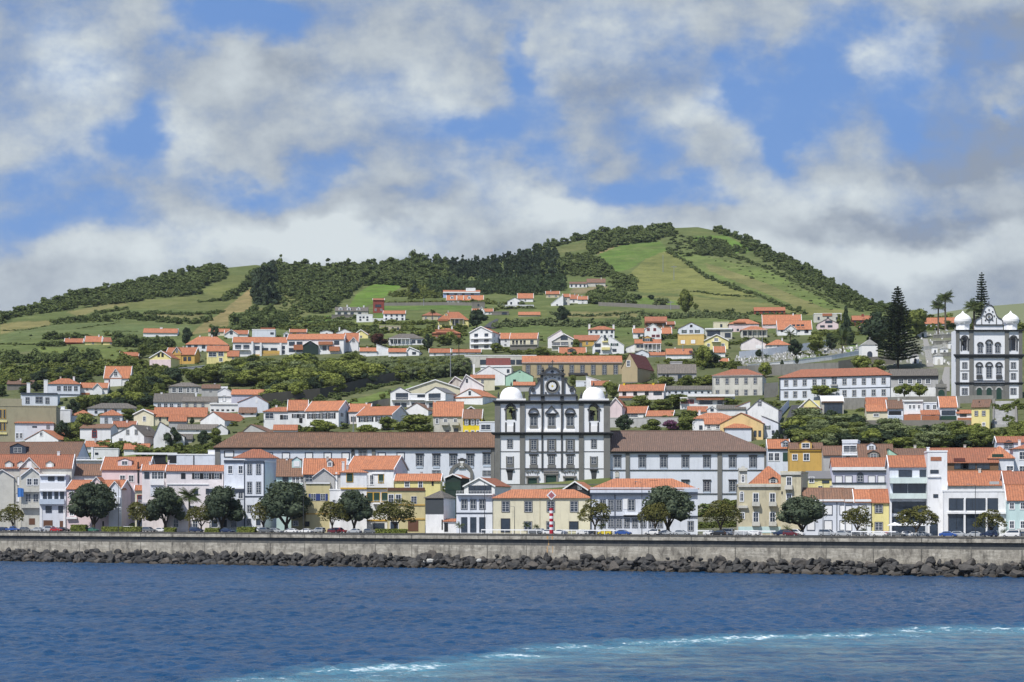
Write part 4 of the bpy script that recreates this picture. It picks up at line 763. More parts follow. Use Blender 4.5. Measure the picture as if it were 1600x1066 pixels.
# rose
q=MB(); f.arc(q,863,603.5,9,11.2,0,360,.3,'bas',28,back=.15); f.arc(q,863,603.5,6.0,8.8,0,360,.12,'dark',28,back=.15); f.poly(q,[(863+8.6*math.cos(a/14*math.pi),603.5-8.6*math.sin(a/14*math.pi)) for a in range(28)],-.02,.16,'dark')
for k in range(12):
    a=k*math.pi/6; c_,s_=math.cos(a),math.sin(a); p=(-s_,c_)
    f.poly(q,[(863+1.2*c_+.5*p[0],603.5-1.2*s_-.5*p[1]),(863+5.8*c_+1.3*p[0],603.5-5.8*s_-1.3*p[1]),(863+6.3*c_,603.5-6.3*s_),(863+5.8*c_-1.3*p[0],603.5-5.8*s_+1.3*p[1]),(863+1.2*c_-.5*p[0],603.5-1.2*s_+.5*p[1])],.2,.1,'white')
q.build('rose_window',gable)
q=MB(); f.arc(q,863,603.5,0.1,1.3,0,360,.28,'yellow',10,back=.1); q.build('rose_boss',gable)
q=MB()
for sx in (-1,1):
    for (ax_,ay_) in ((10.2,591.5),(10.2,614)): f.arc(q,863+sx*ax_,ay_,.9,1.6,0,360,.14,'trimb',10,back=.15)
    for (ax_,ay_) in ((4,589.8),(0,588.6)): f.arc(q,863+sx*ax_,ay_,.6,1.1,0,360,.14,'trimb',8,back=.15)
q.build('panel_ornament',gable)
for sx in (-1,1):
    m=MB(); P=[(18.4,617),(35.2,617),(36.6,612),(35.6,607.4),(32.6,604.6),(28,603.6),(24,600.5),(22,596),(20.8,592),(18.4,591)]
    f.poly(m,[(863+sx*a,b) for a,b in P],-.15,.9,'chw'); sc=m.build('scroll',gable)
    m=MB(); O=P[1:]
    for (a,b),(c_,d_) in zip(O,O[1:]):
        dx,dy=c_-a,d_-b; l=math.hypot(dx,dy); nx,ny=-dy/l*.75,dx/l*.75
        f.poly(m,[(863+sx*(a-nx),b-ny),(863+sx*(c_-nx),d_-ny),(863+sx*(c_+nx),d_+ny),(863+sx*(a+nx),b+ny)],.4,.95,'basd')
    f.arc(m,863+sx*30,609.5,2.2,3.2,-200,150,.35,'basd',14,back=.2,sx=sx); f.arc(m,863+sx*30,609.5,.0,1.1,0,360,.35,'basd',8,back=.2)
    f.arc(m,863+sx*21.5,592.6,1.2,2.6,-120,200,.45,'basd',12,back=.9,sx=sx)
    m.build('scroll_moulding',sc)
def finial(px,y0,y1,par,yy=.5,w=1.4,m='basd'):
    q=MB(); z0,z1=f.z(y1),f.z(y0); h=z1-z0; r=w/f.S
    q.lathe([(r,0),(r,h*.15),(r*.5,h*.2),(r*1.1,h*.38),(r*1.2,h*.5),(r*.5,h*.62),(r*.7,h*.72),(r*.25,h*.85),(.02,h)],0,0,m,10); o=q.build('finial',par,smooth=True); o.location=(f.x(px),yy,z0)
finial(848.3,571.5,584,gable,w=2.2); finial(879,571.5,584,gable,w=2.2)
q=MB(); q.box(-.12,.12,-.12,.12,0,f.z(562)-f.z(574),'basd').box(-.55,.55,-.1,.1,f.z(565.5)-f.z(574),f.z(564.6)-f.z(574),'basd'); o=q.build('cross',gable); o.location=(f.x(863.6),.5,f.z(574.2))
for xc_,par in ((798.7,bl),(928.4,br)):
    m=MB(); m.box(f.x(xc_-23),f.x(xc_+23),-.4,T+.2,f.z(625.9),f.z(623),'domew'); sl=m.build('dome_base',par)
    r=18./f.S; m=MB(); m.lathe([(r*math.cos(a)**.8,(19.2/f.S)*(math.sin(a)**.95)) for a in np.linspace(0,math.pi/2-.04,14)]+[(.12,19.4/f.S),(.10,21/f.S),(.01,21.2/f.S)],0,0,'domew',36)
    o=m.build('dome',par,smooth=True); o.location=(f.x(xc_),T/2-.2,f.z(623)+.01)
    finial(xc_+.6,597.5,605,o,yy=T/2,w=1.3); fn=[c for c in COL.objects if c.name.startswith('finial')][-1]
    for dx in (-20,20): finial(xc_+dx,611,623,sl,yy=.5,w=1.3); finial(xc_+dx,613,623.2,sl,yy=T-.8,w=1.2)
# dome finial fix: local coords of dome
for o in list(COL.objects):
    if o.name.startswith('finial') and o.parent and o.parent.name.startswith('dome') and not o.parent.name.startswith('dome_base'):
        o.location=(0,0,20.6/f.S)
CH=f
# forecourt wall
t=tag(MB().box(f.x(776),f.x(950),-9,-8.3,-9,f.z(758),'gy').box(f.x(776)-.1,f.x(950)+.1,-9.1,-8.2,f.z(758),f.z(757),'bas').build('forecourt_wall',None),'mottled grey retaining wall of the forecourt before the church doors','wall'); t.location=f.root.location

# convent wings
wallmat('lvw',(.70,.74,.82),.28); roofmat('cvg',(.24,.155,.12),(.155,.105,.085),(.13,.1,.085))
def wing(label,x0,x1,yb,ye,yr,Y,dep,pil,wins,strings,roofk,left_hip,right_hip,extra=None):
    g=Fac('convent_wing',label,'convent',(x0+x1)/2,yb,Y)
    w0,w1=g.x(x0),g.x(x1); He=g.z(ye); Hr=CZ+(HY-yr)/F*(Y+dep/2)-(CZ+(HY-yb)/F*Y)
    MB().box(w0,w1,0,dep,-6,He,'lvw').build('wall',g.root)
    r=MB(); ov=1.0; lx_=w0+(dep*left_hip); rx_=w1-(dep*right_hip); z=He+.05
    A=(w0-.6,-ov,z);B_=(w1+.6,-ov,z);C_=(w1+.6,dep+ov,z);D_=(w0-.6,dep+ov,z);E=(lx_,dep/2,Hr);F_=(rx_,dep/2,Hr)
    r.slab([A,B_,F_,E],.25,roofk).slab([B_,C_,F_],.25,roofk).slab([C_,D_,E,F_],.25,roofk).slab([D_,A,E],.25,roofk)
    r.tube(E,F_,.22,.22,roofk,6); r.build('roof',g.root)
    MB().box(w0-.3,w1+.3,-.55,.06,He-.75,He-.02,'basd').build('cornice',g.root)
    for a,b in pil: g.box(a,ye+3,b,yb+10,.3,'bas' if b-a>5 else 'basd','pilaster')
    for (px,py,w,h,st) in wins:
        o=g.win(px,py,w,h,st)
        g.box(px-w/2-2.2,py-h/2-3.2,px+w/2+2.2,py-h/2-1.6,.35,'basd','window_hood') if h>12 else None
        if h>12: g.box(px-w/2-.8,py+h/2+.8,px+w/2+.8,py+h/2+4,.14,'bl','window_apron')
    for y,pr in strings: g.box(x0,y,x1,y+1.4,pr,'basd','string_course')
    return g
g=wing('long left convent wing, blue white wall under a brown tiled roof, left of church',336,772.6,772,699,676,652,15,((336,344),(549,554),(581,586.6),(767,772.5)),
 [(358,709.5,13,8,'Kkw')]+[(x,713,10,9,'BKw') for x in (386,420,446.8,482.8,512,540,596.5,626)]+[(567,711,12,13,'km')]+[(x,719.6,9,16,'BKm') for x in (655.7,681.6,708,734.7)]+[(761,717.5,11,16,'BKm'),(681.6,739,12,7,'mk'),(761,739.5,13,7,'mk')],((699.8,.2),),'cv',.45,0.)
q=MB(); g.arc(q,720.8,742,14,19,0,180,.5,'bas',18); g.poly(q,[(701.8,756),(706.8,756),(706.8,742),(701.8,742)],.5,.05,'bas'); g.poly(q,[(734.8,756),(739.8,756),(739.8,742),(734.8,742)],.5,.05,'bas'); q.build('portal_arch',g.root)
q=MB(); q.box(g.x(716.5),g.x(726.5),-.4,.05,g.z(732),g.z(718.5),'bas').box(g.x(718.5),g.x(724.5),-.45,-.41,g.z(730),g.z(721),'chw').box(g.x(715),g.x(728),-.6,.05,g.z(718.5),g.z(717),'basd').box(g.x(719),g.x(724),-.5,.05,g.z(717),g.z(715.6),'basd'); q.build('portal_niche',g.root)
q=MB(); q.box(g.x(719.8),g.x(723.2),-.55,-.46,g.z(728.5),g.z(723),'ce'); q.build('niche_carving',g.root)
g=wing('right convent wing, blue white wall with dark framed windows and hipped brown roof',953.3,1202,800,705,673.5,651,16,((977.4,983.7),(1121,1128),(1194,1202.2)),
 [(x,722,9,16,'mBK') for x in (964.6,1003.5,1037,1070.8,1104.4,1144.7,1176.6)]+[(x,760,9,15,'mBK') for x in (1070.8,1104.4,1144.7,1003.5,1037)],((734,.2),(771,.2)),'cvg',0.,.95)
q=MB(); q.box(g.x(961),g.x(967),-.25,.05,g.z(746),g.z(737),'ce'); g.arc(q,964,739,1.5,3,20,160,.3,'bas',8); q.build('coat_of_arms',g.root)
for i,(a,b) in enumerate(((1042,1050),(1062,1068),(1080,1090))):
    pass
wallmat('sd',(.075,.072,.06),.9)
# ---------------------------------------------------------------- hill church
f=Fac('church','white hilltop church with two onion domes and scroll gable, at the right edge','church',1545.4,624,G(1545,624)-2,.0)
def K(a): return 1340+a/4.1
T=8.
M2=lambda a:2*1545.4-a
MB().box(f.x(1493.8),f.x(1597),0,T,-4,f.z(556),'chw').build('wall',f.root)
MB().box(f.x(1521),f.x(1570),.12,T,f.z(556),f.z(517),'chw').build('upper_wall',f.root)
MB().box(f.x(1517),f.x(1574),T,24,-4,f.z(530),'chw').build('nave',f.root)
nr=MB(); x0,x1=f.x(1515),f.x(1576); zm=f.z(530)+.05; nr.slab([(x1,T+.05,zm),(x1,24.5,zm),(0,24.5,zm+3),(0,T+.05,zm+3)],.2,'od').slab([(x0,24.5,zm),(x0,T+.05,zm),(0,T+.05,zm+3),(0,24.5,zm+3)],.2,'od'); nr.build('roof',f.root)
b1=belfry(f,1493.8,1521,517,556,1503,1511.5,526,548,T); b2=belfry(f,M2(1521),1597,517,556,M2(1511.5),M2(1503),526,548,T)
bell(f,1507,536,b1,T/2)
for a,b in ((1493.5,1499),(1514.4,1521)):
    for (u,v) in ((a,b),(M2(b),M2(a))):
        f.box(u,518,v,553.7,.3,'bas','pilaster',back=-.001); f.box(u,559,v,597,.3,'bas','pilaster'); f.box(u,601,v,624,.3,'bas','pilaster')
cornice(553.7,559,1492.5,1598.3,1.0); cornice(515.6,518,1493.5,1597.3,.9); cornice(597.6,601,1493,1597.8,.7)
for px,w,yt,yb in ((1531.7,7,540,551),(1545.4,9,537,551.5),(1559,7,540,551)):
    f.win(px,(yt+yb)/2,w,yb-yt,'mk',y=.12); q=MB(); f.arc(q,px,yt-.5,w/2-.6,w/2+1.6,0,180,.25,'basd',10,back=.2); q.build('arched_pediment',f.root)
for px,w,yt,yb in ((1530,7.5,573,584),(1545.4,8,573,590.5),(1560.8,7.5,573,584)):
    f.win(px,(yt+yb)/2,w,yb-yt,'mk'); q=MB(); f.arc(q,px,yt-1.5,w/2,w/2+2,0,180,.3,'basd',10); f.poly(q,[(px-w/2-2.4,yt-.4),(px+w/2+2.4,yt-.4),(px+w/2+2.4,yt-1.6),(px-w/2-2.4,yt-1.6)],.3,.05,'basd'); q.build('arched_pediment',f.root)
    if px!=1545.4: f.box(px-4.5,586,px+4.5,592,.5,'basd','balcony')
f.box(1521,594.5,1570,596,.15,'basd','string_course')
for px in (1507.4,1583.4):
    for y in (571,588): f.win(px,y,7,8.5,'mk')
    f.box(px-7,579,px+7,580,.12,'basd','string_course'); f.win(px,611.5,8,9,'mk')
f.box(1521,602,1570,624,.1,'bas','stone_ground_storey')
for px in (1530,1545.4,1560.8):
    q=MB(); f.poly(q,[(px-4,624),(px+4,624),(px+4,610)]+[(px+4*math.cos(math.pi*i/8),610-4*math.sin(math.pi*i/8)) for i in range(1,8)]+[(px-4,610)],.16,.05,'sgreen'); q.build('door',f.root)
    q=MB(); f.arc(q,px,610,4.1,6,0,180,.25,'gy',10,back=-.1); q.build('door_arch',f.root)
gm=MB(); half=[(21.5,508),(21.5,502),(19,498.5),(14.5,496.5),(11.5,493),(10,489),(8.6,485),(6.5,479.5),(3.2,477)]
f.poly(gm,[(1545.4+a,b) for a,b in half]+[(1545.4-a,b) for a,b in half[::-1]],-.1,.8,'chw'); ga=gm.build('gable',f.root)
m=MB()
for sx in (-1,1):
    O=half+[(0,476.4)]
    for (a,b),(c_,d_) in zip(O,O[1:]):
        dx,dy=c_-a,d_-b; l=math.hypot(dx,dy) or 1; nx,ny=-dy/l*.55,dx/l*.55
        f.poly(m,[(1545.4+sx*(a-nx),b-ny),(1545.4+sx*(c_-nx),d_-ny),(1545.4+sx*(c_+nx),d_+ny),(1545.4+sx*(a+nx),b+ny)],.2,.85,'basd')
    f.poly(m,[(1545.4+sx*11,508),(1545.4+sx*12,508),(1545.4+sx*12,497),(1545.4+sx*11,497)],.05,.2,'basd')
f.arc(m,1545.4,495,4.2,6,0,360,.12,'basd',20,back=.15); f.arc(m,1545.4,495,0,2.2,0,360,.14,'bas',10,back=.15)
for k in range(8):
    a=k*math.pi/4; f.arc(m,1545.4+8*math.cos(a),493.8-9.5*math.sin(a),.5,1.2,0,360,.1,'basd',6,back=.15)
m.build('gable_moulding',ga)
f.box(1523.5,508,1567.3,515.6,-.15,'chw','attic_wall',back=.95); f.box(1523,507,1567.8,508.6,.25,'basd','attic_cornice',back=1.)
q=MB(); q.box(-.1,.1,-.1,.1,0,1.6,'basd').box(-.4,.4,-.08,.08,1,1.18,'basd'); o=q.build('cross',ga); o.location=(f.x(1545.4),.4,f.z(476.5))
for xc_,par in ((1508,b1),(1583,b2)):
    m=MB(); r=10.5/f.S; m.lathe([(r,0),(r,f.z(504)-f.z(515.6)-.3),(r*1.18,f.z(504)-f.z(515.6)-.25),(r*1.18,f.z(504)-f.z(515.6))],0,0,'domew',8); dr=m.build('drum',par); dr.location=(f.x(xc_),T/2-.2,f.z(515.4))
    R1=13.3/f.S; H=20./f.S; pr=[(R1*.93,0),(R1*1.0,H*.12),(R1,H*.28),(R1*.9,H*.45),(R1*.68,H*.6),(R1*.42,H*.71),(R1*.2,H*.8),(R1*.08,H*.92),(.02,H)]
    m=MB(); m.lathe(pr,0,0,'domew',28); o=m.build('dome',par,smooth=True); o.location=(f.x(xc_),T/2-.2,f.z(504))
CARM=f
# great stairway below hill church
def stair(label,px,py0,py1,wpx,n,mt='gy',grp=None):
    a=gp(px,py0); b=gp(px,py1); root=empty('stairway',a); tag(root,label,'stairs'); m=MB(); d=(b-a); w=wpx*a.y/F
    for i in range(n):
        t0=i/n; m.box(d.x*t0-w/2,d.x*t0+w/2,d.y*t0,d.y*(t0+1.5/n),d.z*t0-1.5,d.z*(i+1)/n+.1,mt)
    m.build('steps',root)
    for s in (-1,1):
        q=MB(); P=[(0,-2),(d.y,d.z-2),(d.y,d.z+1.3),(0,1.3)]
        x0=s*(w/2+.0); x1=s*(w/2+.7); xa,xb=min(x0,x1),max(x0,x1); sh=lambda x,y:x+d.x*y/d.y
        q.face([(sh(xa,p[0]),p[0],p[1]) for p in P[::-1]],'st').face([(sh(xb,p[0]),p[0],p[1]) for p in P],'st')
        for i in range(4): p=P[i];r_=P[(i+1)%4]; q.face([(sh(xa,p[0]),p[0],p[1]),(sh(xa,r_[0]),r_[0],r_[1]),(sh(xb,r_[0]),r_[0],r_[1]),(sh(xb,p[0]),p[0],p[1])],'st')
        q.build('parapet',root)
    return root
stair('wide grey stone stairway climbing to the hilltop church',1570,667,628,34,17)

# ---------------------------------------------------------------- walls laid over the ground
def seg_wall(name,label,pts,h,thick,mt,cat='wall',cap=None,below=2.):
    P=[gp(*p) for p in pts]; root=empty(name,P[0]); tag(root,label,cat); m=MB(); c=MB(); o=P[0]
    for a,b in zip(P,P[1:]):
        a=a-o;b=b-o; m.face([(a.x,a.y,a.z-below),(b.x,b.y,b.z-below),(b.x,b.y,b.z+h),(a.x,a.y,a.z+h)],mt).face([(b.x,b.y+thick,b.z-below),(a.x,a.y+thick,a.z-below),(a.x,a.y+thick,a.z+h),(b.x,b.y+thick,b.z+h)],mt)
        m.face([(a.x,a.y,a.z+h),(b.x,b.y,b.z+h),(b.x,b.y+thick,b.z+h),(a.x,a.y+thick,a.z+h)],mt)
        if cap:
            q=h+.15
            for (y0,y1,z0,z1) in ((-.12,thick+.12,h+.005,q),):
                A=[(a.x,a.y+y0,a.z+z0),(b.x,b.y+y0,b.z+z0),(b.x,b.y+y0,b.z+z1),(a.x,a.y+y0,a.z+z1)]; B_=[(x,y+y1-y0,z) for x,y,z in A]
                c.face(A,cap).face(B_[::-1],cap).face([A[3],A[2],B_[2],B_[3]],cap)
    e0=P[0]-o; e1=P[-1]-o
    m.face([(e0.x,e0.y+thick,e0.z-below),(e0.x,e0.y,e0.z-below),(e0.x,e0.y,e0.z+h),(e0.x,e0.y+thick,e0.z+h)],mt).face([(e1.x,e1.y,e1.z-below),(e1.x,e1.y+thick,e1.z-below),(e1.x,e1.y+thick,e1.z+h),(e1.x,e1.y,e1.z+h)],mt)
    m.build('wall_body',root)
    if cap: c.build('coping',root)
    return root
seg_wall('terrace_wall','long dark stone terrace wall under the wooded slope in the middle',[(410,634),(450,630),(500,625),(540,617),(590,604),(640,595),(690,588),(728,583)],5.2,.8,'sd')
seg_wall('garden_wall','low dark stone wall left of the twin loggia villa',[(570,642),(590,637),(609,634)],3.2,.6,'st')
seg_wall('cemetery_wall','white diagonal wall climbing right below the cemetery graves',[(1168,577),(1240,570),(1300,562),(1357,552)],2.,.5,'wh',cap='white')
seg_wall('cemetery_wall','upper white cemetery wall behind the graves',[(1155,561),(1200,556),(1250,549),(1300,541)],3.6,.5,'wb')
seg_wall('retaining_wall','long grey concrete retaining wall below the cemetery lawn',[(1152,590),(1180,588),(1240,586),(1310,584)],5.,.8,'gw')
seg_wall('retaining_wall','dark stone wall right of school along the long roofed wing',[(1310,578),(1350,572),(1400,569)],4.,.6,'st')
seg_wall('retaining_wall','grey retaining wall under the white school and clipped trees',[(1300,640),(1354,640),(1420,638),(1500,638)],4.5,.8,'gw')
seg_wall('retaining_wall','dark stone wall under the terraced row of small houses',[(1350,668),(1400,668),(1450,668),(1517,668)],2.6,.8,'st')
seg_wall('retaining_wall','pale quay wall in front of hilltop church and school gate',[(1465,631),(1490,631),(1520,630),(1552,630)],3.0,.6,'gw')
seg_wall('garden_wall','grey walled garden front below two orange roofed outbuildings',[(953,668),(990,668),(1020,668),(1060,667)],3.6,.5,'gy',cap='ce')
seg_wall('lane_wall','pale wall running up beside the steep lane',[(1216,655),(1226,644),(1233,636)],3.,.5,'wb')
seg_wall('terrace_wall','white terrace wall with grey base below hillside ochre and pink houses',[(253,585),(290,582),(325,578)],2.4,.5,'gy',cap='white')
seg_wall('field_wall','dark stone field wall bordering the green pasture under the blue villa',[(600,478),(650,477.5),(700,477),(750,478)],2.2,.6,'st')
seg_wall('field_wall','dark stone wall at the foot of the bright right pasture',[(935,478),(980,480),(1030,483),(1062,483)],2.6,.7,'st')
seg_wall('cemetery_wall','grey white tomb terrace wall left of hill church',[(1440,549),(1462,546),(1495,543)],2.2,.5,'ce')

# cemetery gate chapel, mausolea, graves
def mausoleum(px,py,w,h,label,door='trimb',ph=.35):
    p=gp(px,py); S=F/p.y; root=empty('mausoleum',p); tag(root,label,'tomb'); W_=w/S;H=h/S; m=MB(); m.box(-W_/2,W_/2,0,W_,-2,H,'domew').build('wall',root)
    m=MB(); m.prism([(-W_/2-.2,H),(W_/2+.2,H),(0,H+W_*ph)],-.25,W_+.2,'grave'); m.build('roof',root)
    m=MB(); r=W_*.16; m.prism([(-r,0),(r,0),(r,H*.5)]+[(r*math.cos(math.pi*i/8),H*.5+r*math.sin(math.pi*i/8)) for i in range(1,8)]+[(-r,H*.5)],-.08,.05,door); m.build('door',root)
    m=MB(); m.box(-.08,.08,-.1,.1,H+W_*ph,H+W_*ph+1.1,'grave').box(-.35,.35,-.08,.08,H+W_*ph+.6,H+W_*ph+.75,'grave'); m.build('cross',root)
    return root
r_=mausoleum(1359,567,25,28,'white cemetery gate chapel with arched blue door left of the Norfolk pine'); r_.name='gate_chapel'
mausoleum(1442,527,12,9,'white arched cemetery gateway at the top of the path','sgreen')
mausoleum(1467,570,13,14,'stone mausoleum with pale arched door beside cemetery path','ce')
mausoleum(1487,545,9,9,'small grey gabled tomb high beside hill church','dark'); mausoleum(1461,553,8,10,'narrow white tomb at the left of upper terraces','trimb')
mausoleum(1476,553,11,8,'pale blue white tomb with dark arch in upper terraces','trimb'); mausoleum(1430,568,12,12,'white tomb partly behind the Norfolk pine','dark'); mausoleum(1496,572,12,22,'tall stone tomb against left tower of hill church','dark')
mausoleum(1340,553,8,7,'small white tomb left of the gate chapel','dark')
gm=MB()
def graves(n,fx,ymin,ymax):
    for i in range(n):
        px=fx[0]+R.random()*(fx[1]-fx[0]); t=(px-fx[0])/(fx[1]-fx[0]); y0=ymin[0]+(ymin[1]-ymin[0])*t; y1=ymax[0]+(ymax[1]-ymax[0])*t; p=gp(px,y0+(y1-y0)*R.random())
        k=R.random(); w=R.uniform(.35,.6)
        if k<.5: gm.box(p.x-w,p.x+w,p.y,p.y+2,p.z-.5,p.z+R.uniform(.3,.9),'grave')
        gm.box(p.x-w*.6,p.x+w*.6,p.y+1.9,p.y+2.2,p.z-.5,p.z+R.uniform(.8,1.7),'domew' if R.random()<.35 else 'grave')
        if k>.7:
            h=R.uniform(1.2,2.); gm.box(p.x-.1,p.x+.1,p.y,p.y+.2,p.z,p.z+h,'grave').box(p.x-.4,p.x+.4,p.y,p.y+.2,p.z+h*.7,p.z+h*.7+.18,'grave')
graves(260,(1150,1300),(560,545),(572,556)); graves(80,(1440,1500),(522,520),(574,574)); graves(30,(1380,1440),(545,545),(572,572)); graves(40,(1300,1345),(548,542),(556,550)); graves(40,(1395,1500),(515,512),(528,526))
kind(gm.build('gravestones'),'stuff','crowded white gravestones, crosses and tomb slabs of the hillside cemetery','graves')

# ---------------------------------------------------------------- sea wall (oriented frame) and street
A0=Vector((-165.3,620,0)); B0=Vector((122.7,460,0)); dv=(B0-A0).normalized(); nvv=Vector((dv.y,-dv.x,0)) # nvv: towards the sea
WROT=math.atan2(dv.y,dv.x)
def wp(s,off,z=0): # s metres along from A0, off metres inland
    return A0+dv*s-nvv*off+Vector((0,0,z))
def s_of(px,off=0.):
    # find s such that wp projects on px
    u=(px-800)/F; a=A0-nvv*off; return (u*a.y-a.x)/(dv.x-u*dv.y)
m,nt,out=newmat('seawall'); v,oi,tc=objvec(nt); b=N(nt,'ShaderNodeBsdfPrincipled',i_Roughness=.9); b.inputs['Specular IOR Level'].default_value=.2
tc=N(nt,'ShaderNodeTexCoord'); ov=tc.outputs['Object']
n1=noise(nt,ov,.35,6,.65); n2=noise(nt,vmul(nt,ov,(.55,1.3,.28)),1.,7,.75); n3=noise(nt,ov,3.,4); n4=noise(nt,vmul(nt,ov,(.25,1,1.4)),1.,5,.7)
c=mixc(nt,rng(nt,n1.outputs[0],.3,.7),(.44,.41,.35),(.24,.225,.195)); c=mixc(nt,rng(nt,n4.outputs[0],.5,.72,0,.75),c,(.66,.63,.55)); c=mixc(nt,rng(nt,n2.outputs[0],.46,.66,0,.9),c,(.10,.092,.08)); c=mixc(nt,rng(nt,n3.outputs[0],.5,.8,0,.5),c,(.14,.13,.11))
sx=N(nt,'ShaderNodeSeparateXYZ'); L(nt,ov,sx.inputs[0]); jn=mth(nt,'MODULO',mth(nt,'ADD',sx.outputs[0],200.),12.3); j=mth(nt,'LESS_THAN',jn,.25); c=mixc(nt,mth(nt,'MULTIPLY',j,.75),c,(.05,.05,.045))
zz=rng(nt,mth(nt,'ADD',sx.outputs[2],mth(nt,'MULTIPLY',n2.outputs[0],2.5)),4.4,3.3,0,.75); c=mixc(nt,zz,c,(.12,.11,.09))
bp=N(nt,'ShaderNodeBump',i_Strength=.5,i_Distance=.15); L(nt,n3.outputs[0],bp.inputs['Height']); L(nt,bp.outputs[0],b.inputs['Normal'])
L(nt,c,b.inputs['Base Color']); L(nt,b.outputs[0],out.inputs[0]); MATS['seawall']=m
m,nt,out=newmat('seaband'); tc=N(nt,'ShaderNodeTexCoord'); ov=tc.outputs['Object']; b=N(nt,'ShaderNodeBsdfPrincipled',i_Roughness=.9); b.inputs['Specular IOR Level'].default_value=.2
n1=noise(nt,vmul(nt,ov,(.6,1,.5)),1.,6,.7); n2=noise(nt,vmul(nt,ov,(2,2,.3)),1.,5,.7); c=mixc(nt,rng(nt,n1.outputs[0],.4,.7),(.085,.088,.09),(.15,.145,.13)); c=mixc(nt,rng(nt,n2.outputs[0],.62,.75),c,(.3,.29,.26)); L(nt,c,b.inputs['Base Color']); L(nt,b.outputs[0],out.inputs[0]); MATS['seaband']=m  # dark tone mixes algae stain with shade below the parapet, put into colour
wallmat('cope',(.10,.095,.085),.8)
sw=empty('sea_wall',wp(0,0),WROT); tag(sw,'long weathered concrete sea wall with stained band, coloured dark for shade, above the rocks','sea wall')
S0,S1=-120.,450.
MB().box(S0,S1,-.3,1.2,-4,6.6,'seawall').build('wall_base',sw)
MB().box(S0,S1,.30,1.2,6.601,8.30,'seaband').build('recessed_band',sw)
MB().box(S0,S1,-.35,1.2,8.30,9.38,'seawall').build('parapet',sw)
q=MB()
x=S0
while x<S1:
    l=R.uniform(5,9); q.box(x,min(x+l-.12,S1),-.45,.9,9.383,9.75+R.uniform(-.02,.02),'cope'); x+=l
q.build('coping',sw)
m,nt,out=newmat('rust'); tc=N(nt,'ShaderNodeTexCoord'); b=N(nt,'ShaderNodeBsdfPrincipled',i_Roughness=.9); n1=noise(nt,vmul(nt,tc.outputs['Object'],(5,1,.5)),1.,4); L(nt,mixc(nt,n1.outputs[0],(.42,.20,.05),(.5,.36,.2)),b.inputs['Base Color']); L(nt,b.outputs[0],out.inputs[0]); MATS['rust']=m
q=MB(); s_=s_of(861.5)
for dx,w,z0,z1,y in ((-1.1,.28,4.0,6.55,-.306),(.6,.2,4.6,6.5,-.306),(-1.,.5,8.4,9.3,-.356),(.5,.4,8.4,9.3,-.356),(-1.0,.3,6.7,8.2,.294)): q.box(s_+dx-w/2,s_+dx+w/2,y,y+.05,z0,z1,'rust')
q.build('rust_stain',sw)
# road & pavements
plain('asphalt',(.055,.055,.058),.9,var=.4); plain('paving',(.26,.25,.23),.9,var=.4); plain('paint',(.75,.75,.72),.7)
def strip(name,o0,o1,z,mt,h=0):
    m=MB(); 
    if h: m.box(S0,S1,o0,o1,z-h,z,mt)
    else: m.face([(S0,o0,z),(S1,o0,z),(S1,o1,z),(S0,o1,z)],mt)
    o=m.build(name); o.location=wp(0,0); o.rotation_euler[2]=WROT; kind(o,'structure'); return o
strip('promenade',1.2,3.4,STREET+.16,'paving',.4); strip('road',3.4,17.5,STREET+.03,'asphalt'); strip('pavement',17.5,21,STREET+.16,'paving',.4); strip('ground',-.2,40,STREET-.02,'paving')
q=MB(); x=S0
while x<S1: q.face([(x,9.5,STREET+.036),(x+3,9.5,STREET+.036),(x+3,9.65,STREET+.036),(x,9.65,STREET+.036)],'paint'); x+=7
o=q.build('road_marking'); o.location=wp(0,0); o.rotation_euler[2]=WROT; kind(o,'structure')
# lane up the hill, cemetery path, hill road
def patch(name,L_,R_,mt,off=.25):
    m=MB(); n=6
    for (a,b),(c_,d_) in zip(zip(L_,R_),list(zip(L_,R_))[1:]):
        for i in range(n):
            t0,t1=i/n,(i+1)/n; P=[(a[0]+(c_[0]-a[0])*t0,a[1]+(c_[1]-a[1])*t0),(b[0]+(d_[0]-b[0])*t0,b[1]+(d_[1]-b[1])*t0),(b[0]+(d_[0]-b[0])*t1,b[1]+(d_[1]-b[1])*t1),(a[0]+(c_[0]-a[0])*t1,a[1]+(c_[1]-a[1])*t1)]
            m.face([gp(*p)+Vector((0,0,off)) for p in P],mt)
    return kind(m.build(name),'structure')
patch('lane',[(1222,692),(1224,665),(1237,634)],[(1240,692),(1244,662),(1250,634)],'asphalt')
patch('cemetery_path',[(1448,574),(1444,545),(1442,530)],[(1459,574),(1454,545),(1449,530)],'paving')
patch('hill_road',[(752,514),(764,505),(775,499)],[(776,514),(776,505),(779,499)],'asphalt')
patch('cemetery_steps_path',[(1470,612),(1472,590),(1476,574)],[(1484,612),(1484,590),(1484,574)],'paving')

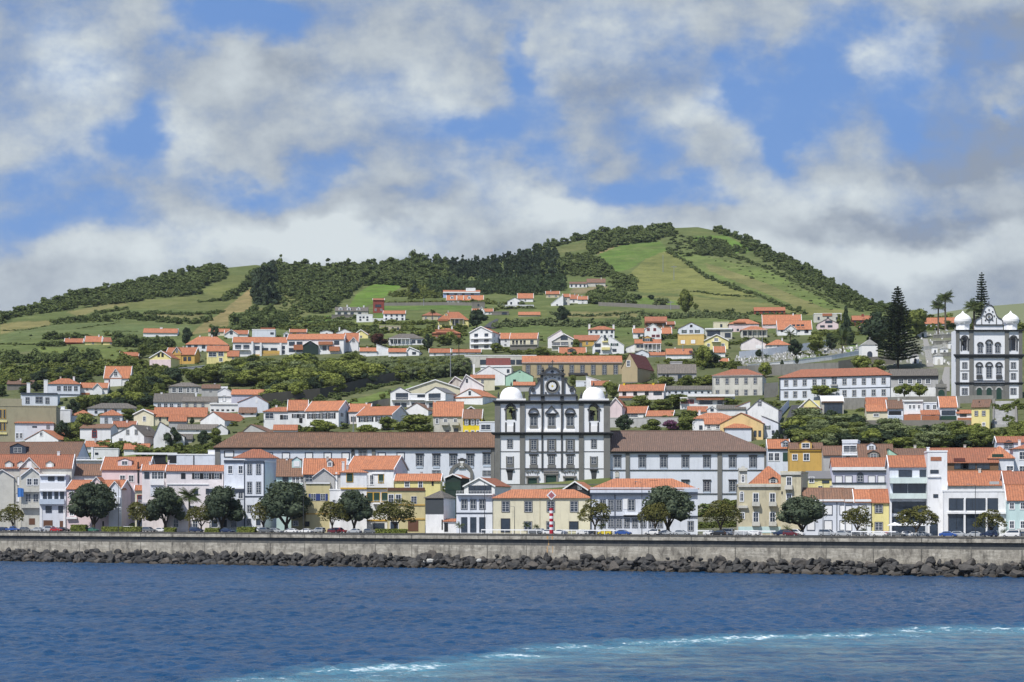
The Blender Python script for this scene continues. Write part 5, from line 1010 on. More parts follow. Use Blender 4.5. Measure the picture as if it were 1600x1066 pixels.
# rocks
m,nt,out=newmat('rock'); v,oi,tc=objvec(nt); b=N(nt,'ShaderNodeBsdfPrincipled',i_Roughness=.85); b.inputs['Specular IOR Level'].default_value=.3
n1=noise(nt,v,1.1,6,.7); n2=noise(nt,v,5.,4); c=mixc(nt,rng(nt,n1.outputs[0],.3,.7),(.018,.018,.020),(.080,.078,.074)); c=mixc(nt,rng(nt,oi.outputs['Random'],.4,1.,0,.8), c,(.12,.105,.09)); c=mixc(nt,rng(nt,n2.outputs[0],.62,.8,0,.6),c,(.15,.14,.12))
geo=N(nt,'ShaderNodeNewGeometry'); sz=N(nt,'ShaderNodeSeparateXYZ'); L(nt,geo.outputs['Position'],sz.inputs[0]); wet=rng(nt,sz.outputs[2],1.1,.5,0,.75); c=mixc(nt,wet,c,(.04,.03,.018))
bp=N(nt,'ShaderNodeBump',i_Strength=.7,i_Distance=.12); L(nt,n2.outputs[0],bp.inputs['Height']); L(nt,bp.outputs[0],b.inputs['Normal']); L(nt,c,b.inputs['Base Color']); L(nt,b.outputs[0],out.inputs[0]); MATS['rock']=m
plain('rockw',(.5,.5,.47),.9,var=.5)
import bmesh
def rockmesh(seed,mt='rock'):
    rr=np.random.RandomState(seed); bm=bmesh.new(); bmesh.ops.create_icosphere(bm,subdivisions=3,radius=1.)
    pl=[]; 
    for k in range(14):
        n=rr.normal(size=3); n/=np.linalg.norm(n); pl.append((n,rr.uniform(.38,.8)))
    ph=rr.uniform(0,6,9)
    for v in bm.verts:
        c=np.array(v.co)
        for n,d in pl:
            e=c.dot(n)-d
            if e>0: c=c-n*e
        c*=1+.04*math.sin(7*c[0]+ph[0])*math.sin(6*c[1]+ph[1])+.03*math.sin(13*c[2]+ph[2]+5*c[0])
        v.co=c
    me=bpy.data.meshes.new('boulder'); bm.to_mesh(me); bm.free(); me.materials.append(MATS[mt]); return me
RM=[rockmesh(i) for i in range(10)]
rocks=[]
s=-45.
while s<395:
    frac=min(1,max(0,(s)/330.))
    for row,(off,z) in enumerate(((-1.5,3.3),(-2.9,2.6),(-4.3,1.8),(-5.7,.9),(-7.1,.1))):
        sz=R.choice((R.uniform(.6,1.1),R.uniform(.9,1.6),R.uniform(1.3,2.)))
        if R.random()<.12: sz*=1.3
        ztop=z-.9*(1-frac)*.0+R.uniform(-.45,.4)
        if row==0 and R.random()<.45: continue
        rocks.append((s+R.uniform(-.9,.9)+(row%2)*.9,off+R.uniform(-.45,.45),ztop,sz))
    s+=1.75
inv=[r for r in rocks if 0<800+F*wp(r[0],r[1]).x/wp(r[0],r[1]).y<1600]
def vis(r): p=wp(r[0],r[1]); return -(r[3]/p.y)*(1.25 if r[1]<-4 else 1)
inv.sort(key=vis); big=set(id(r) for r in inv[:290])
rest=[]
for r in rocks:
    p=wp(r[0],r[1],r[2]); sc=(r[3]*R.uniform(.9,1.35),r[3]*R.uniform(.8,1.1),r[3]*R.uniform(.6,.95)); rot=(R.uniform(-.5,.5),R.uniform(-.5,.5),R.uniform(0,6.28))
    if id(r) in big:
        o=link_('boulder',R.choice(RM),None,p); o.scale=sc; o.rotation_euler=rot; tag(o,'dark grey basalt boulder in the rock bank at the foot of the sea wall','boulder','boulders of the rock bank below the sea wall')
    else: rest.append((R.choice(RM),p,sc,rot))
from mathutils import Matrix, Euler
vv=[];ff=[];nvx=0
for me,p,sc,rot in rest:
    M4=Matrix.LocRotScale(p,Euler(rot),Vector(sc)); A=np.array([v.co for v in me.vertices]); Mx=np.array(M4); A=A@Mx[:3,:3].T+Mx[:3,3]; vv.append(A)
    Fq=np.array([list(q.vertices) for q in me.polygons])+nvx; ff.append(Fq); nvx+=len(A)
def npmesh(name,V,Fc,mats,attr=None,smooth=False):
    me=bpy.data.meshes.new(name); k=Fc.shape[1]; me.vertices.add(len(V)); me.vertices.foreach_set('co',V.astype(np.float32).ravel()); me.loops.add(Fc.size); me.loops.foreach_set('vertex_index',Fc.astype(np.int32).ravel())
    me.polygons.add(len(Fc)); me.polygons.foreach_set('loop_start',np.arange(0,Fc.size,k,dtype=np.int32)); me.polygons.foreach_set('loop_total',np.full(len(Fc),k,dtype=np.int32))
    for mm in mats: me.materials.append(MATS[mm])
    if attr:
        for an,(dom,typ,dat) in attr.items():
            a=me.attributes.new(an,typ,dom); a.data.foreach_set('value' if typ=='FLOAT' else 'color',np.asarray(dat,np.float32).ravel())
    if smooth: me.polygons.foreach_set('use_smooth',np.ones(len(Fc),bool))
    me.update(calc_edges=True); me.validate(); return me
ro=link_('rock_bank',npmesh('rock_bank',np.vstack(vv),np.vstack(ff),['rock'])); kind(ro,'stuff','smaller dark basalt boulders filling the rock bank below the sea wall','rocks')
for px,off,z,sc,l in ((669,-4.6,1.9,(2.6,1.2,.9),'large whitened boulder among dark rocks left of center'),(748,-4.6,2.3,(1.3,.9,.7),'small whitened boulder among dark rocks below the white house')):
    o=link_('boulder',rockmesh(33,'rockw'),None,wp(s_of(px,off),off,z)); o.scale=sc; tag(o,l,'boulder')
# bank core so nothing shows between rocks
q=MB(); q.face([(S0,-8.5,-1.5),(S1,-8.5,-1.5),(S1,-.4,2.9),(S0,-.4,2.9)],'rock').face([(S0,-8.5,-4),(S1,-8.5,-4),(S1,-8.5,-1.5),(S0,-8.5,-1.5)],'rock'); o=q.build('shore'); o.location=wp(0,0); o.rotation_euler[2]=WROT; kind(o,'structure')

seg_wall('retaining_wall','stone wall between the grey institution and the white school',[(1194,622),(1205,621),(1216,620)],6.,.6,'gw')
p=gp(1471,626); root=empty('gateway',p); tag(root,'carved stone gateway with arched green door left of the hilltop church','gate'); S=F/p.y
MB().box(-8/S,8/S,0,1.2,-1,26/S,'gw').build('wall',root); m=MB(); r=5/S; m.prism([(-r,0),(r,0),(r,12/S)]+[(r*math.cos(math.pi*i/8),12/S+r*math.sin(math.pi*i/8)) for i in range(1,8)]+[(-r,12/S)],-.06,.05,'sgreen'); m.build('door',root)
m=MB(); m.box(-9/S,9/S,-.3,1.3,20/S,21.5/S,'bas').box(-8/S,-6/S,-.2,.02,0,20/S,'bas').box(6/S,8/S,-.2,.02,0,20/S,'bas').prism([(-4/S,26/S),(4/S,26/S),(1.5/S,31/S),(0,34/S),(-1.5/S,31/S)],0,.8,'bas'); m.build('cornice',root)

for y,l in ((527,'uppermost'),(537,'second'),(556,'lowest')):
    seg_wall('cemetery_wall','grey stone terrace wall of the upper cemetery, '+l+' of three',[(1458,y+2),(1480,y+1),(1497,y)],1.8,.5,'gw',cap='ce')
# ---------------------------------------------------------------- foliage
def leafmat(key,c1,c2,c3=None):
    m,nt,out=newmat(key); a=N(nt,'ShaderNodeAttribute',attribute_name='shade'); oi=N(nt,'ShaderNodeObjectInfo')
    f=mth(nt,'ADD',mth(nt,'MULTIPLY',a.outputs['Fac'],.95),mth(nt,'MULTIPLY',oi.outputs['Random'],.3)); c=mixc(nt,f,c1,c2)
    if c3: c=mixc(nt,rng(nt,a.outputs['Fac'],.86,.95),c,c3)
    d=N(nt,'ShaderNodeBsdfDiffuse'); t=N(nt,'ShaderNodeBsdfTranslucent'); L(nt,c,d.inputs[0]); L(nt,mixc(nt,.4,c,(.25,.3,.04)),t.inputs[0])
    x=N(nt,'ShaderNodeMixShader',i_0=.16); L(nt,d.outputs[0],x.inputs[1]); L(nt,t.outputs[0],x.inputs[2]); L(nt,x.outputs[0],out.inputs[0]); MATS[key]=m
leafmat('l_dark',(.022,.036,.026),(.100,.125,.080)); leafmat('l_olive',(.060,.066,.022),(.145,.140,.048),(.18,.145,.055)); leafmat('l_mid',(.052,.078,.024),(.190,.215,.065))
leafmat('l_bright',(.07,.10,.022),(.25,.28,.075)); leafmat('l_cane',(.08,.105,.045),(.20,.235,.115)); leafmat('l_con',(.024,.040,.026),(.068,.092,.054)); leafmat('l_pine',(.040,.066,.032),(.095,.13,.06))
leafmat('l_hill',(.060,.085,.034),(.150,.185,.072)); leafmat('l_red',(.035,.018,.015),(.10,.045,.035)); leafmat('l_palm',(.03,.048,.018),(.10,.125,.05)); leafmat('l_hedge',(.03,.05,.02),(.09,.12,.05)); leafmat('l_purple',(.08,.03,.06),(.22,.10,.18))
def quads(C,Nn,size,rs,asp=1.):
    n=len(C); r=rs.normal(size=(n,3)); t=np.cross(Nn,r); t/=np.linalg.norm(t,axis=1)[:,None]+1e-9; b=np.cross(Nn,t); b/=np.linalg.norm(b,axis=1)[:,None]+1e-9
    s=(size*rs.uniform(.6,1.35,n))[:,None]; t=t*s; b=b*s*asp
    V=np.stack([C-t-b*.6,C+t-b,C+t*.7+b,C-t+b*.8],1).reshape(-1,3); return V,np.arange(n*4).reshape(-1,4)
def crown_np(seed,nl,nq,leaf,z0=.22,lob=(.16,.3),flat=1.,core=True,prof=None):
    """unit tree: z 0..1, radius .5. returns V,F(quads),shade"""
    rs=np.random.RandomState(seed); Ls=[]
    for i in range(nl):
        a=rs.uniform(0,2*math.pi); 
        if prof=='cone':
            h=rs.uniform(0,1); r=(1-h)*.42*rs.uniform(.2,1); z=z0+h*(.94-z0); R_=lob[0]+(lob[1]-lob[0])*(1-h)
        elif prof=='dome':
            h=rs.uniform(0,1)**.8; r=(.5-.16)*math.sqrt(max(0,1-h*h*.92))*rs.uniform(.55,1.); z=z0+.1+h*(.78-z0); R_=rs.uniform(*lob)
        else:
            u=rs.uniform(-1,1); r=math.sqrt(1-u*u)*(.5-lob[0])*rs.uniform(.5,1); z=(z0+1)/2+u*((1-z0)/2-lob[0]); R_=rs.uniform(*lob)
        Ls.append((r*math.cos(a),r*math.sin(a),z,R_,rs.uniform(0,1)))
    Ls=np.array(Ls); k=rs.randint(0,nl,nq); d=rs.normal(size=(nq,3)); d/=np.linalg.norm(d,axis=1)[:,None]; d[:,2]=np.where(d[:,2]<-.5,-d[:,2],d[:,2])
    C=Ls[k,:3]+d*(Ls[k,3]*rs.uniform(.8,1.1,nq))[:,None]*np.array([1,1,flat])
    # drop those deep inside other lobes
    D=np.linalg.norm((C[:,None,:]-Ls[None,:,:3]),axis=2)/Ls[None,:,3]; keep=(D.min(1)>.72); C=C[keep]; k=k[keep]; d=d[keep]
    C[:,2]=np.clip(C[:,2],z0*.85,1.02)
    Nn=d+rs.normal(size=d.shape)*.75; Nn/=np.linalg.norm(Nn,axis=1)[:,None]
    V,Fq=quads(C,Nn,np.full(len(C),leaf),rs); sh=np.clip(Ls[k,4]*.5+rs.uniform(0,.5,len(C)),0,1)
    if core:
        for (x,y,z,r,sv) in Ls:
            nu,nv_=6,4; vs=[]
            for j in range(nv_+1):
                th=math.pi*j/nv_
                for i in range(nu): ph=2*math.pi*i/nu; q=r*.8*rs.uniform(.85,1.1); vs.append((x+q*math.sin(th)*math.cos(ph),y+q*math.sin(th)*math.sin(ph),max(z0*.9,z+q*math.cos(th)*flat)))
            o=len(V); V=np.vstack([V,np.array(vs)]); fs=[(o+j*nu+i,o+(j+1)*nu+i,o+(j+1)*nu+(i+1)%nu,o+j*nu+(i+1)%nu) for j in range(nv_) for i in range(nu)]
            Fq=np.vstack([Fq,np.array(fs)]); sh=np.concatenate([sh,np.full(len(fs),sv*.5+.25)])
    rr_=np.percentile(np.hypot(V[:,0],V[:,1]),97); V[:,:2]*=.5/rr_; zt=np.percentile(V[:,2],99.5); V[:,2]=np.where(V[:,2]>z0,z0+(V[:,2]-z0)*(1-z0)/(zt-z0),V[:,2])
    return V,Fq,sh
def leafmesh(name,VFS,mt):
    V,Fq,sh=VFS; return npmesh(name,V,Fq,[mt],{'shade':('FACE','FLOAT',sh)})
def trunkmesh(seed,h=.35,r=.03,br=5,spread=.3,mt='trunk',name='trunk'):
    rr=random.Random(seed); m=MB(); j=Vector((rr.uniform(-.03,.03),0,h)); m.tube((0,0,-.08),j,r*1.3,r*.85,mt,8)
    for i in range(br):
        a=2*math.pi*i/br+rr.uniform(-.4,.4); e=Vector((math.cos(a)*spread*rr.uniform(.5,1),math.sin(a)*spread*rr.uniform(.5,1),h+rr.uniform(.22,.4))); k=j.lerp(e,.5)+Vector((0,0,rr.uniform(-.03,.05)))
        s0=j-Vector((0,0,.06)); m.tube(s0,k,r*.62,r*.42,mt,6,False); m.tube(k,e,r*.42,r*.2,mt,5,False)
    return m.build(name,link=False)
PR={}
def proto(key,fn):
    if key not in PR: PR[key]=fn()
    return PR[key]
KT={ # kind: (leaf mat, crown args, trunk args)
 'P':('l_dark',dict(nl=46,nq=4600,leaf=.0165,z0=.24,lob=(.10,.17),prof='dome'),dict(h=.2,r=.035,br=6,spread=.3)),
 'O':('l_olive',dict(nl=30,nq=5200,leaf=.0155,z0=.30,lob=(.10,.18),prof='dome',core=False),dict(h=.28,r=.028,br=6,spread=.3)),
 'M':('l_mid',dict(nl=20,nq=2000,leaf=.024,z0=.10,lob=(.14,.22)),dict(h=.25,r=.03,br=4,spread=.2)),
 'B':('l_bright',dict(nl=18,nq=1800,leaf=.025,z0=.10,lob=(.14,.22)),dict(h=.25,r=.03,br=4,spread=.2)),
 'D':('l_con',dict(nl=20,nq=1800,leaf=.025,z0=.06,lob=(.12,.2)),dict(h=.25,r=.03,br=4,spread=.2)),
 'C':('l_con',dict(nl=30,nq=1500,leaf=.024,z0=.05,lob=(.07,.2),prof='cone'),dict(h=.5,r=.02,br=3,spread=.1)),
 'G':('l_cane',dict(nl=18,nq=1800,leaf=.022,z0=.04,lob=(.14,.2)),dict(h=.2,r=.02,br=4,spread=.2)),
 'R':('l_red',dict(nl=18,nq=1400,leaf=.025,z0=.05,lob=(.14,.22)),dict(h=.2,r=.02,br=4,spread=.2)),
 'U':('l_purple',dict(nl=12,nq=700,leaf=.03,z0=.02,lob=(.14,.24)),dict(h=.1,r=.02,br=4,spread=.2)),
 'T':('l_bright',dict(nl=16,nq=1500,leaf=.022,z0=.38,lob=(.12,.18)),dict(h=.4,r=.03,br=5,spread=.25)),
 'H':('l_hedge',dict(nl=14,nq=1200,leaf=.028,z0=.0,lob=(.15,.22)),dict(h=.1,r=.02,br=3,spread=.1)),
}
def tree(k,px,py,top,w,label,cat='tree',name='tree',Y=None,grp=None,var=None):
    p=gp(px,py) if Y is None else Vector(((px-800)/F*Y,Y,STREET)); v=(R.randrange(3) if var is None else var); mt,ca,ta=KT[k]
    cm=proto(('c',k,v),lambda: leafmesh('crown',crown_np(100*v+hash_(k),**ca),mt)); tm=proto(('t',k,v),lambda: trunkmesh(v+5,**ta))
    S=F/p.y; h=(CZ+(HY-top)/F*p.y)-p.z; root=empty(name,p); root.scale=(w/S,w/S*R.uniform(.85,1.05),max(h,.5)); tag(root,label,cat,grp); root.rotation_euler[2]=R.uniform(0,6.28) if w>0 else 0
    a=link_('crown',cm,root); b=link_('trunk',tm,root); return root
def hash_(k): return sum(ord(c) for c in k)*7
def palm_meshes(seed,fr=26,L_=.5,th=.75,droop=.55):
    rr=random.Random(seed); rs=np.random.RandomState(seed); Vs=[];Fs=[];sh=[];n=0
    for i in range(fr):
        a=2*math.pi*i/fr+rr.uniform(-.2,.2); el=rr.uniform(-.35,1.25); l=L_*rr.uniform(.8,1.05); prev=None; P=np.array([0,0,th]); d=np.array([math.cos(a)*math.cos(el),math.sin(a)*math.cos(el),math.sin(el)*.9]); side=np.array([-math.sin(a),math.cos(a),0]); seg=7; shv=rr.random()
        for j in range(seg):
            t=j/(seg-1); wd=.055*math.sin(math.pi*min(.98,.12+t*.86))*1.15
            for q in (-1,1):
                for u in range(2):
                    P0=P+d*l/seg*(u*.5); P1=P0+d*l/seg*.32; tip=P0+side*q*wd+d*.03-np.array([0,0,wd*.7]); tip2=tip+d*.012
                    Vs+= [P0,P1,tip2,tip]; Fs.append((n,n+1,n+2,n+3)); n+=4; sh.append(min(1,max(0,shv*.6+rr.random()*.4)))
            P=P+d*l/seg; d=d+np.array([0,0,-droop/seg*1.6]); d/=np.linalg.norm(d)
    return np.array(Vs),np.array(Fs),np.array(sh)
def palm(px,py,top,w,label,Y=None,var=0,th=.75):
    p=gp(px,py) if Y is None else Vector(((px-800)/F*Y,Y,STREET)); S=F/p.y; h=(CZ+(HY-top)/F*p.y)-p.z; W_=w/S
    root=empty('palm_tree',p); tag(root,label,'palm'); k=('palm',var,round(th,2),round(W_/h,1)); R_=W_/h
    def mk():
        V,Fq,sh=palm_meshes(var+3,fr=34,L_=.56*R_,th=0.); V=V.copy(); V[:,2]+=1-.38*R_; return leafmesh('fronds',(V,Fq,sh),'l_palm')
    cm=proto(k,mk); t=1-.38*R_
    def mt():
        m=MB(); n=6
        for i in range(n): m.tube((.004*math.sin(i),0,t*i/n-.02),(.004*math.sin(i+1),0,t*(i+1)/n),.018+.006*(n-i)/n,.019+.005*(n-i-1)/n,'palmtrunk',8,False)
        m.lathe([(.02,t-.05),(.034,t-.02),(.03,t+.015),(.01,t+.03)],0,0,'palmtrunk',8); return m.build('trunk',link=False)
    tm=proto(k+('t',),mt); root.scale=(h,h,h); root.rotation_euler[2]=R.uniform(0,6); link_('fronds',cm,root); link_('trunk',tm,root); return root
def norfolk(px,py,top,w,label,dens=1.,prof=1.,Y=None,seed=1,tiers=26):
    p=gp(px,py) if Y is None else Vector(((px-800)/F*Y,Y,gp(px,py).z)); S=F/p.y; h=(CZ+(HY-top)/F*p.y)-p.z; Rm=w/S/2/h
    rr=random.Random(seed); rs=np.random.RandomState(seed); C=[];Nn=[];br=MB()
    br.tube((0,0,-.03),(0,0,.6),.016,.009,'trunk',8,False); br.tube((0,0,.6),(0,0,.995),.009,.001,'trunk',6,False)
    for t in range(tiers):
        f=t/(tiers-1); z=.10+f**.92*.885; Rr=Rm*((1-f)**prof*.97+.035)*rr.uniform(.8,1.1); nb=9 if f<.7 else 7
        for i in range(nb):
            a=2*math.pi*(i+rr.random()*.5)/nb+t*.7; l=Rr*rr.uniform(.72,1.08); dirv=np.array([math.cos(a),math.sin(a),0]); sd=np.array([-math.sin(a),math.cos(a),0]); n=max(6,int(150*l*dens/.3*.5+6))
            e=dirv*l; ze=z+l*.18; br.tube((0,0,z),(e[0],e[1],ze),.0028,.0008,'trunk',4,False)
            for j in range(n):
                u=rr.uniform(.12,1); wd=(.07*(1-u*.75))*min(1,l/.15)*.8; c=dirv*l*u+sd*rr.uniform(-wd,wd)+np.array([0,0,z+l*(.18*u)-.0+rr.uniform(-.005,.007)]); C.append(c); Nn.append(np.array([rr.gauss(0,.45),rr.gauss(0,.45),1.]))
    C=np.array(C);Nn=np.array(Nn);Nn/=np.linalg.norm(Nn,axis=1)[:,None]; V,Fq=quads(C,Nn,np.full(len(C),.0085),rs,.8)
    root=empty('norfolk_pine',p); tag(root,label,'pine tree'); root.scale=(h,h,h); link_('foliage',leafmesh('foliage',(V,Fq,rs.uniform(0,1,len(C))),'l_con'),root); br.build('trunk',root); return root

# waterfront trees: kind,px,top,width,offset,label
for k,px,top,w,off,l in (
 ('O',20,790,42,9,'small olive green tree at the far left of the promenade'),('P',146,757,68,14,'big round dark evergreen before the pink townhouse'),('O',217,787,50,10,'olive tree between two dark evergreens, left'),
 ('P',258,763,64,15,'dark round evergreen left of the shaggy palm'),('O',314,791,48,9,'low olive tree right of the shaggy palm'),('P',347,762,70,14,'dark evergreen with forked trunk before the tall blue house'),
 ('O',411,786,42,9,'small olive tree left of the largest dark evergreen'),('P',448,755,82,14,'largest dark evergreen beside the olive yellow house'),('O',519,786,50,9,'olive tree before the grey gabled house'),
 ('P',553,768,58,15,'dark evergreen before the yellow trimmed white house'),('O',617,783,66,10,'twisted olive tree before the olive yellow block'),('O',929,783,52,8,'olive tree with leaning trunk left of blue mansion'),
 ('P',1044,762,80,14,'large dark evergreen before the blue white mansion'),('O',1024,788,50,8,'olive tree overlapping the mansion evergreen'),('O',1126,784,72,10,'broad olive tree before the hipped convent wing'),
 ('P',1253,778,74,13,'dark evergreen with pale branches right of ornate townhouse'),('O',1339,794,50,9,'olive tree before the outlined blue white house'),('O',1433,793,68,9,'wide olive tree over the white cafe parasols'),('O',1549,799,52,9,'round olive tree before glazed modern building')):
    Y=wallY(px)+off; Y=(A0-nvv*off+dv*s_of(px,off)).y; tree(k,px,0,top-2,w*(1.1 if k=='P' else 1.05),l,Y=Y,name='evergreen_tree' if k=='P' else 'olive_tree')
wy=lambda px,off: (A0-nvv*off+dv*s_of(px,off)).y
palm(296,0,758,44,'shaggy palm between dark evergreens on the promenade',Y=wy(296,12),var=1)
palm(718,0,814,20,'little palm in front of the white six window house',Y=wy(718,11),var=2); palm(823,0,814,17,'low young palm left of the beacon',Y=wy(823,10),var=1); palm(838,0,818,14,'tiny palm just left of the beacon',Y=wy(838,8),var=2)
palm(940,0,815,20,'young palm below the lamp at the blue mansion',Y=wy(940,7),var=2); palm(1349,0,822,16,'low palm beside the olive tree of outlined house',Y=wy(1349,8),var=1); palm(1569,0,824,18,'low palm right of glazed modern building',Y=wy(1569,8),var=0); palm(1230,0,818,24,'bushy low palm left of the forked evergreen',Y=wy(1230,7),var=1)
# hill trees
norfolk(1403,576,447,78,'huge dark Norfolk pine standing before the cemetery',dens=2.2,prof=.72,seed=3,tiers=30); norfolk(1534,540,425,30,'slender Norfolk pine rising behind the hilltop church',dens=1.6,prof=.42,seed=5,tiers=26)
palm(1477,516,453,32,'tall slender palm left of the hilltop church',var=0); palm(1466,526,467,26,'shorter of two slender palms left of hilltop church',var=1); palm(1522,545,466,34,'bushy palm crown beside slender Norfolk pine',var=2)
palm(1089,572,543,30,'date palm below the mustard house',var=0,th=.6); palm(1235,544,513,24,'date palm left of the hillside cemetery',var=1); palm(1316,556,512,42,'wide dark palm above the cemetery lawn',var=2); palm(1021,602,581,22,'small palm beside the derelict grey house',var=1)
palm(676,505,483,12,'thin palm beside beige villa on the slope',var=0); palm(1197,572,552,12,'small palm at the cemetery edge',var=2); palm(717,560,525,20,'dark palm in the trees below salmon villa',var=1)
T=[('C',1322,540,478,26,'dark tall conifer above the wide palm'),('D',1373,545,488,66,'broad dark round tree left of the great Norfolk pine'),('M',1432,528,483,44,'leafy tree right of the great Norfolk pine'),('D',1404,500,476,26,'round tree behind the great Norfolk pine'),
('T',1285,628,602,48,'clipped flat topped street tree before the white school'),('T',1413,630,600,32,'clipped green street tree, left of the pair'),('T',1437,630,599,30,'clipped green street tree, right of the pair'),
('M',650,684,648,74,'large rounded green tree above the convent roof'),('B',499,680,656,58,'bright bushy tree behind the convent roof'),('B',574,682,664,40,'low bright tree beside the rounded one'),('M',605,672,651,30,'dark tree before the lilac gable house'),
('M',133,690,646,44,'rounded tree among white houses at left'),('D',98,690,657,28,'small dark conifer before the cube house'),('M',200,657,639,28,'green tree beside the hipped roof at left'),
('D',269,700,668,30,'dark garden tree left of the clipped pair'),('D',318,698,673,22,'dark trimmed tree by the convent corner'),('M',337,695,669,24,'round green tree at the convent corner'),('D',289,665,651,10,'little pine left of two on orange roof'),('D',300,665,652,9,'little pine right of two on orange roof'),
('R',592,542,521,32,'dark red leaved tree beside the wide verandah villa'),('M',693,540,523,24,'bright tree before salmon villa'),('D',745,514,484,34,'dark tree beside the villa porch'),('D',668,548,522,20,'dark conifer left of the cane field houses'),
('B',950,613,596,22,'round tree right of the dome'),('B',1100,576,540,26,'garden tree right of the date palm'),('D',1112,572,548,30,'dark garden tree below the yellow gable'),('M',985,595,574,28,'clipped round tree before the institute gable'),
('M',1040,606,588,32,'garden tree before the derelict house'),('M',1073,606,586,26,'garden tree left of square grey institution'),('B',1105,602,586,22,'small tree close to the grey institution'),
('M',957,622,599,22,'tree right of the church tower'),('M',1000,642,618,36,'garden tree below pinkish long house'),('M',1035,645,624,40,'leafy dark tree in the walled garden'),('M',1060,638,616,44,'broad leafy tree left of modern white house'),
('D',975,676,648,28,'dark tree before the orange roofed house by dome'),('M',1020,679,655,36,'green bushy tree above the hipped convent roof'),('U',1052,674,656,34,'purple flowering shrub in the walled garden'),('M',1075,676,650,34,'green shrub tree by purple flowers'),('U',1080,560,548,10,'reddish shrub under palm'),
('M',1140,636,622,34,'green tree beside the modern white roof slab'),('B',1195,590,566,22,'green tree before the cemetery lawn'),('B',1345,585,556,40,'bright leafy tree before the cemetery gate chapel'),('M',1374,584,562,26,'green bushy tree beside the bright leafy one'),
('D',1242,556,530,22,'dark shrubby tree by date palm'),('M',1275,552,523,34,'tree above cemetery lawn'),('D',1299,548,520,22,'dark tree left of the wide palm'),
('M',1072,492,452,26,'lone open crowned tree on the hill pasture'),('M',1087,484,474,9,'tiny tree beside the lone hill tree'),('D',1018,468,461,14,'round bush at the pasture edge'),('D',998,469,460,12,'smaller round bush at pasture edge'),
('D',877,506,478,26,'dark tree beside the meadow shed'),('G',1034,482,465,26,'grey green clump in the pasture corner'),('C',648,462,440,16,'dark pointed tree above the green pasture'),
('M',212,628,586,46,'bright rounded tree below the white cottage'),('D',240,618,588,44,'dark spreading tree at the wood edge'),('M',222,560,538,20,'hillside tree left of gable'),('D',291,540,512,20,'palm like dark tree by orange roofs'),('M',900,550,530,16,'small tree before villa'),('M',845,560,543,30,'garden tree before cream house'),('M',1085,632,618,12,'small bush beside white modern house'),
('M',1292,760,706,36,'vivid green tree over the pale yellow house'),('B',1500,756,732,40,'small vine tree by the verandah house'),('M',1566,757,733,24,'leafy vine left of hipped roof'),('D',1215,697,672,20,'dark shrub in the lane'),('D',335,533,510,16,'pine by long orange roof'),
('M',895,604,586,14,'clipped tree under institute windows'),('M',775,552,536,20,'tree between two houses on the slope'),('B',703,534,518,16,'pale green tree next to salmon villa'),('D',1186,560,546,12,'cypress at cemetery edge'),('D',1245,572,556,6,'cypress in cemetery middle'),('D',1222,578,562,6,'cypress in cemetery left')]
for t in T: tree(*t)

# woods: individuals sharing a label per wood (mid distance), merged mass for the far hills
def inpoly(x,y,P):
    c=False; j=len(P)-1
    for i in range(len(P)):
        xi,yi=P[i];xj,yj=P[j]
        if (yi>y)!=(yj>y) and x<(xj-xi)*(y-yi)/(yj-yi)+xi: c=not c
        j=i
    return c
def sample(P,n,mind):
    xs=[p[0] for p in P];ys=[p[1] for p in P]; out=[]; tries=0
    while len(out)<n and tries<n*60:
        tries+=1; x=R.uniform(min(xs),max(xs)); y=R.uniform(min(ys),max(ys))
        if inpoly(x,y,P) and all((x-a)**2+((y-b)*2.2)**2>mind*mind for a,b in out): out.append((x,y))
    out.sort(key=lambda q:q[1]); return out
def wood(P,n,w,h,kinds,label,grp,mind=8):
    for x,y in sample(P,n,mind):
        k=R.choice(kinds); ww=R.uniform(*w); hh=R.uniform(*h); tree(k,x,y,y-hh,ww,label,grp=grp)
wood([(228,628),(250,612),(300,598),(350,588),(420,582),(480,580),(520,578),(560,582),(600,590),(610,600),(560,608),(520,620),(480,626),(430,632),(414,606),(330,602),(262,600)],80,(34,60),(20,31),'MMMDBGB','rounded broadleaf tree of the dense wood under the white terraces','wood under the white terraces',11)
wood([(600,580),(640,577),(728,575),(728,588),(690,590),(640,597),(608,600)],72,(18,26),(15,21),'GGGM','pale grey green giant cane clump in the field left of concrete building','giant cane field',7)
wood([(1230,690),(1240,672),(1262,664),(1300,660),(1350,672),(1400,678),(1460,680),(1520,682),(1552,690),(1552,700),(1400,704),(1240,706)],66,(32,56),(17,29),'MMGDBG','rounded green tree of the thicket below the school and terraced row','thicket below the school',11)
wood([(1572,676),(1600,668),(1640,668),(1640,700),(1572,700)],12,(24,36),(18,26),'MB','rounded green tree right of the great stone stairway','trees right of the stairway',10)
wood([(100,648),(160,632),(190,626),(235,618),(262,625),(230,645),(160,642),(110,655)],20,(22,38),(16,26),'MDB','broadleaf tree on the orchard slope among the left villas','orchard slope trees',10)
wood([(0,620),(30,618),(60,612),(140,610),(160,603),(160,595),(120,588),(60,590),(0,612)],22,(18,30),(12,20),'MDH','low bushy tree around the villas at far left','trees around left villas',9)
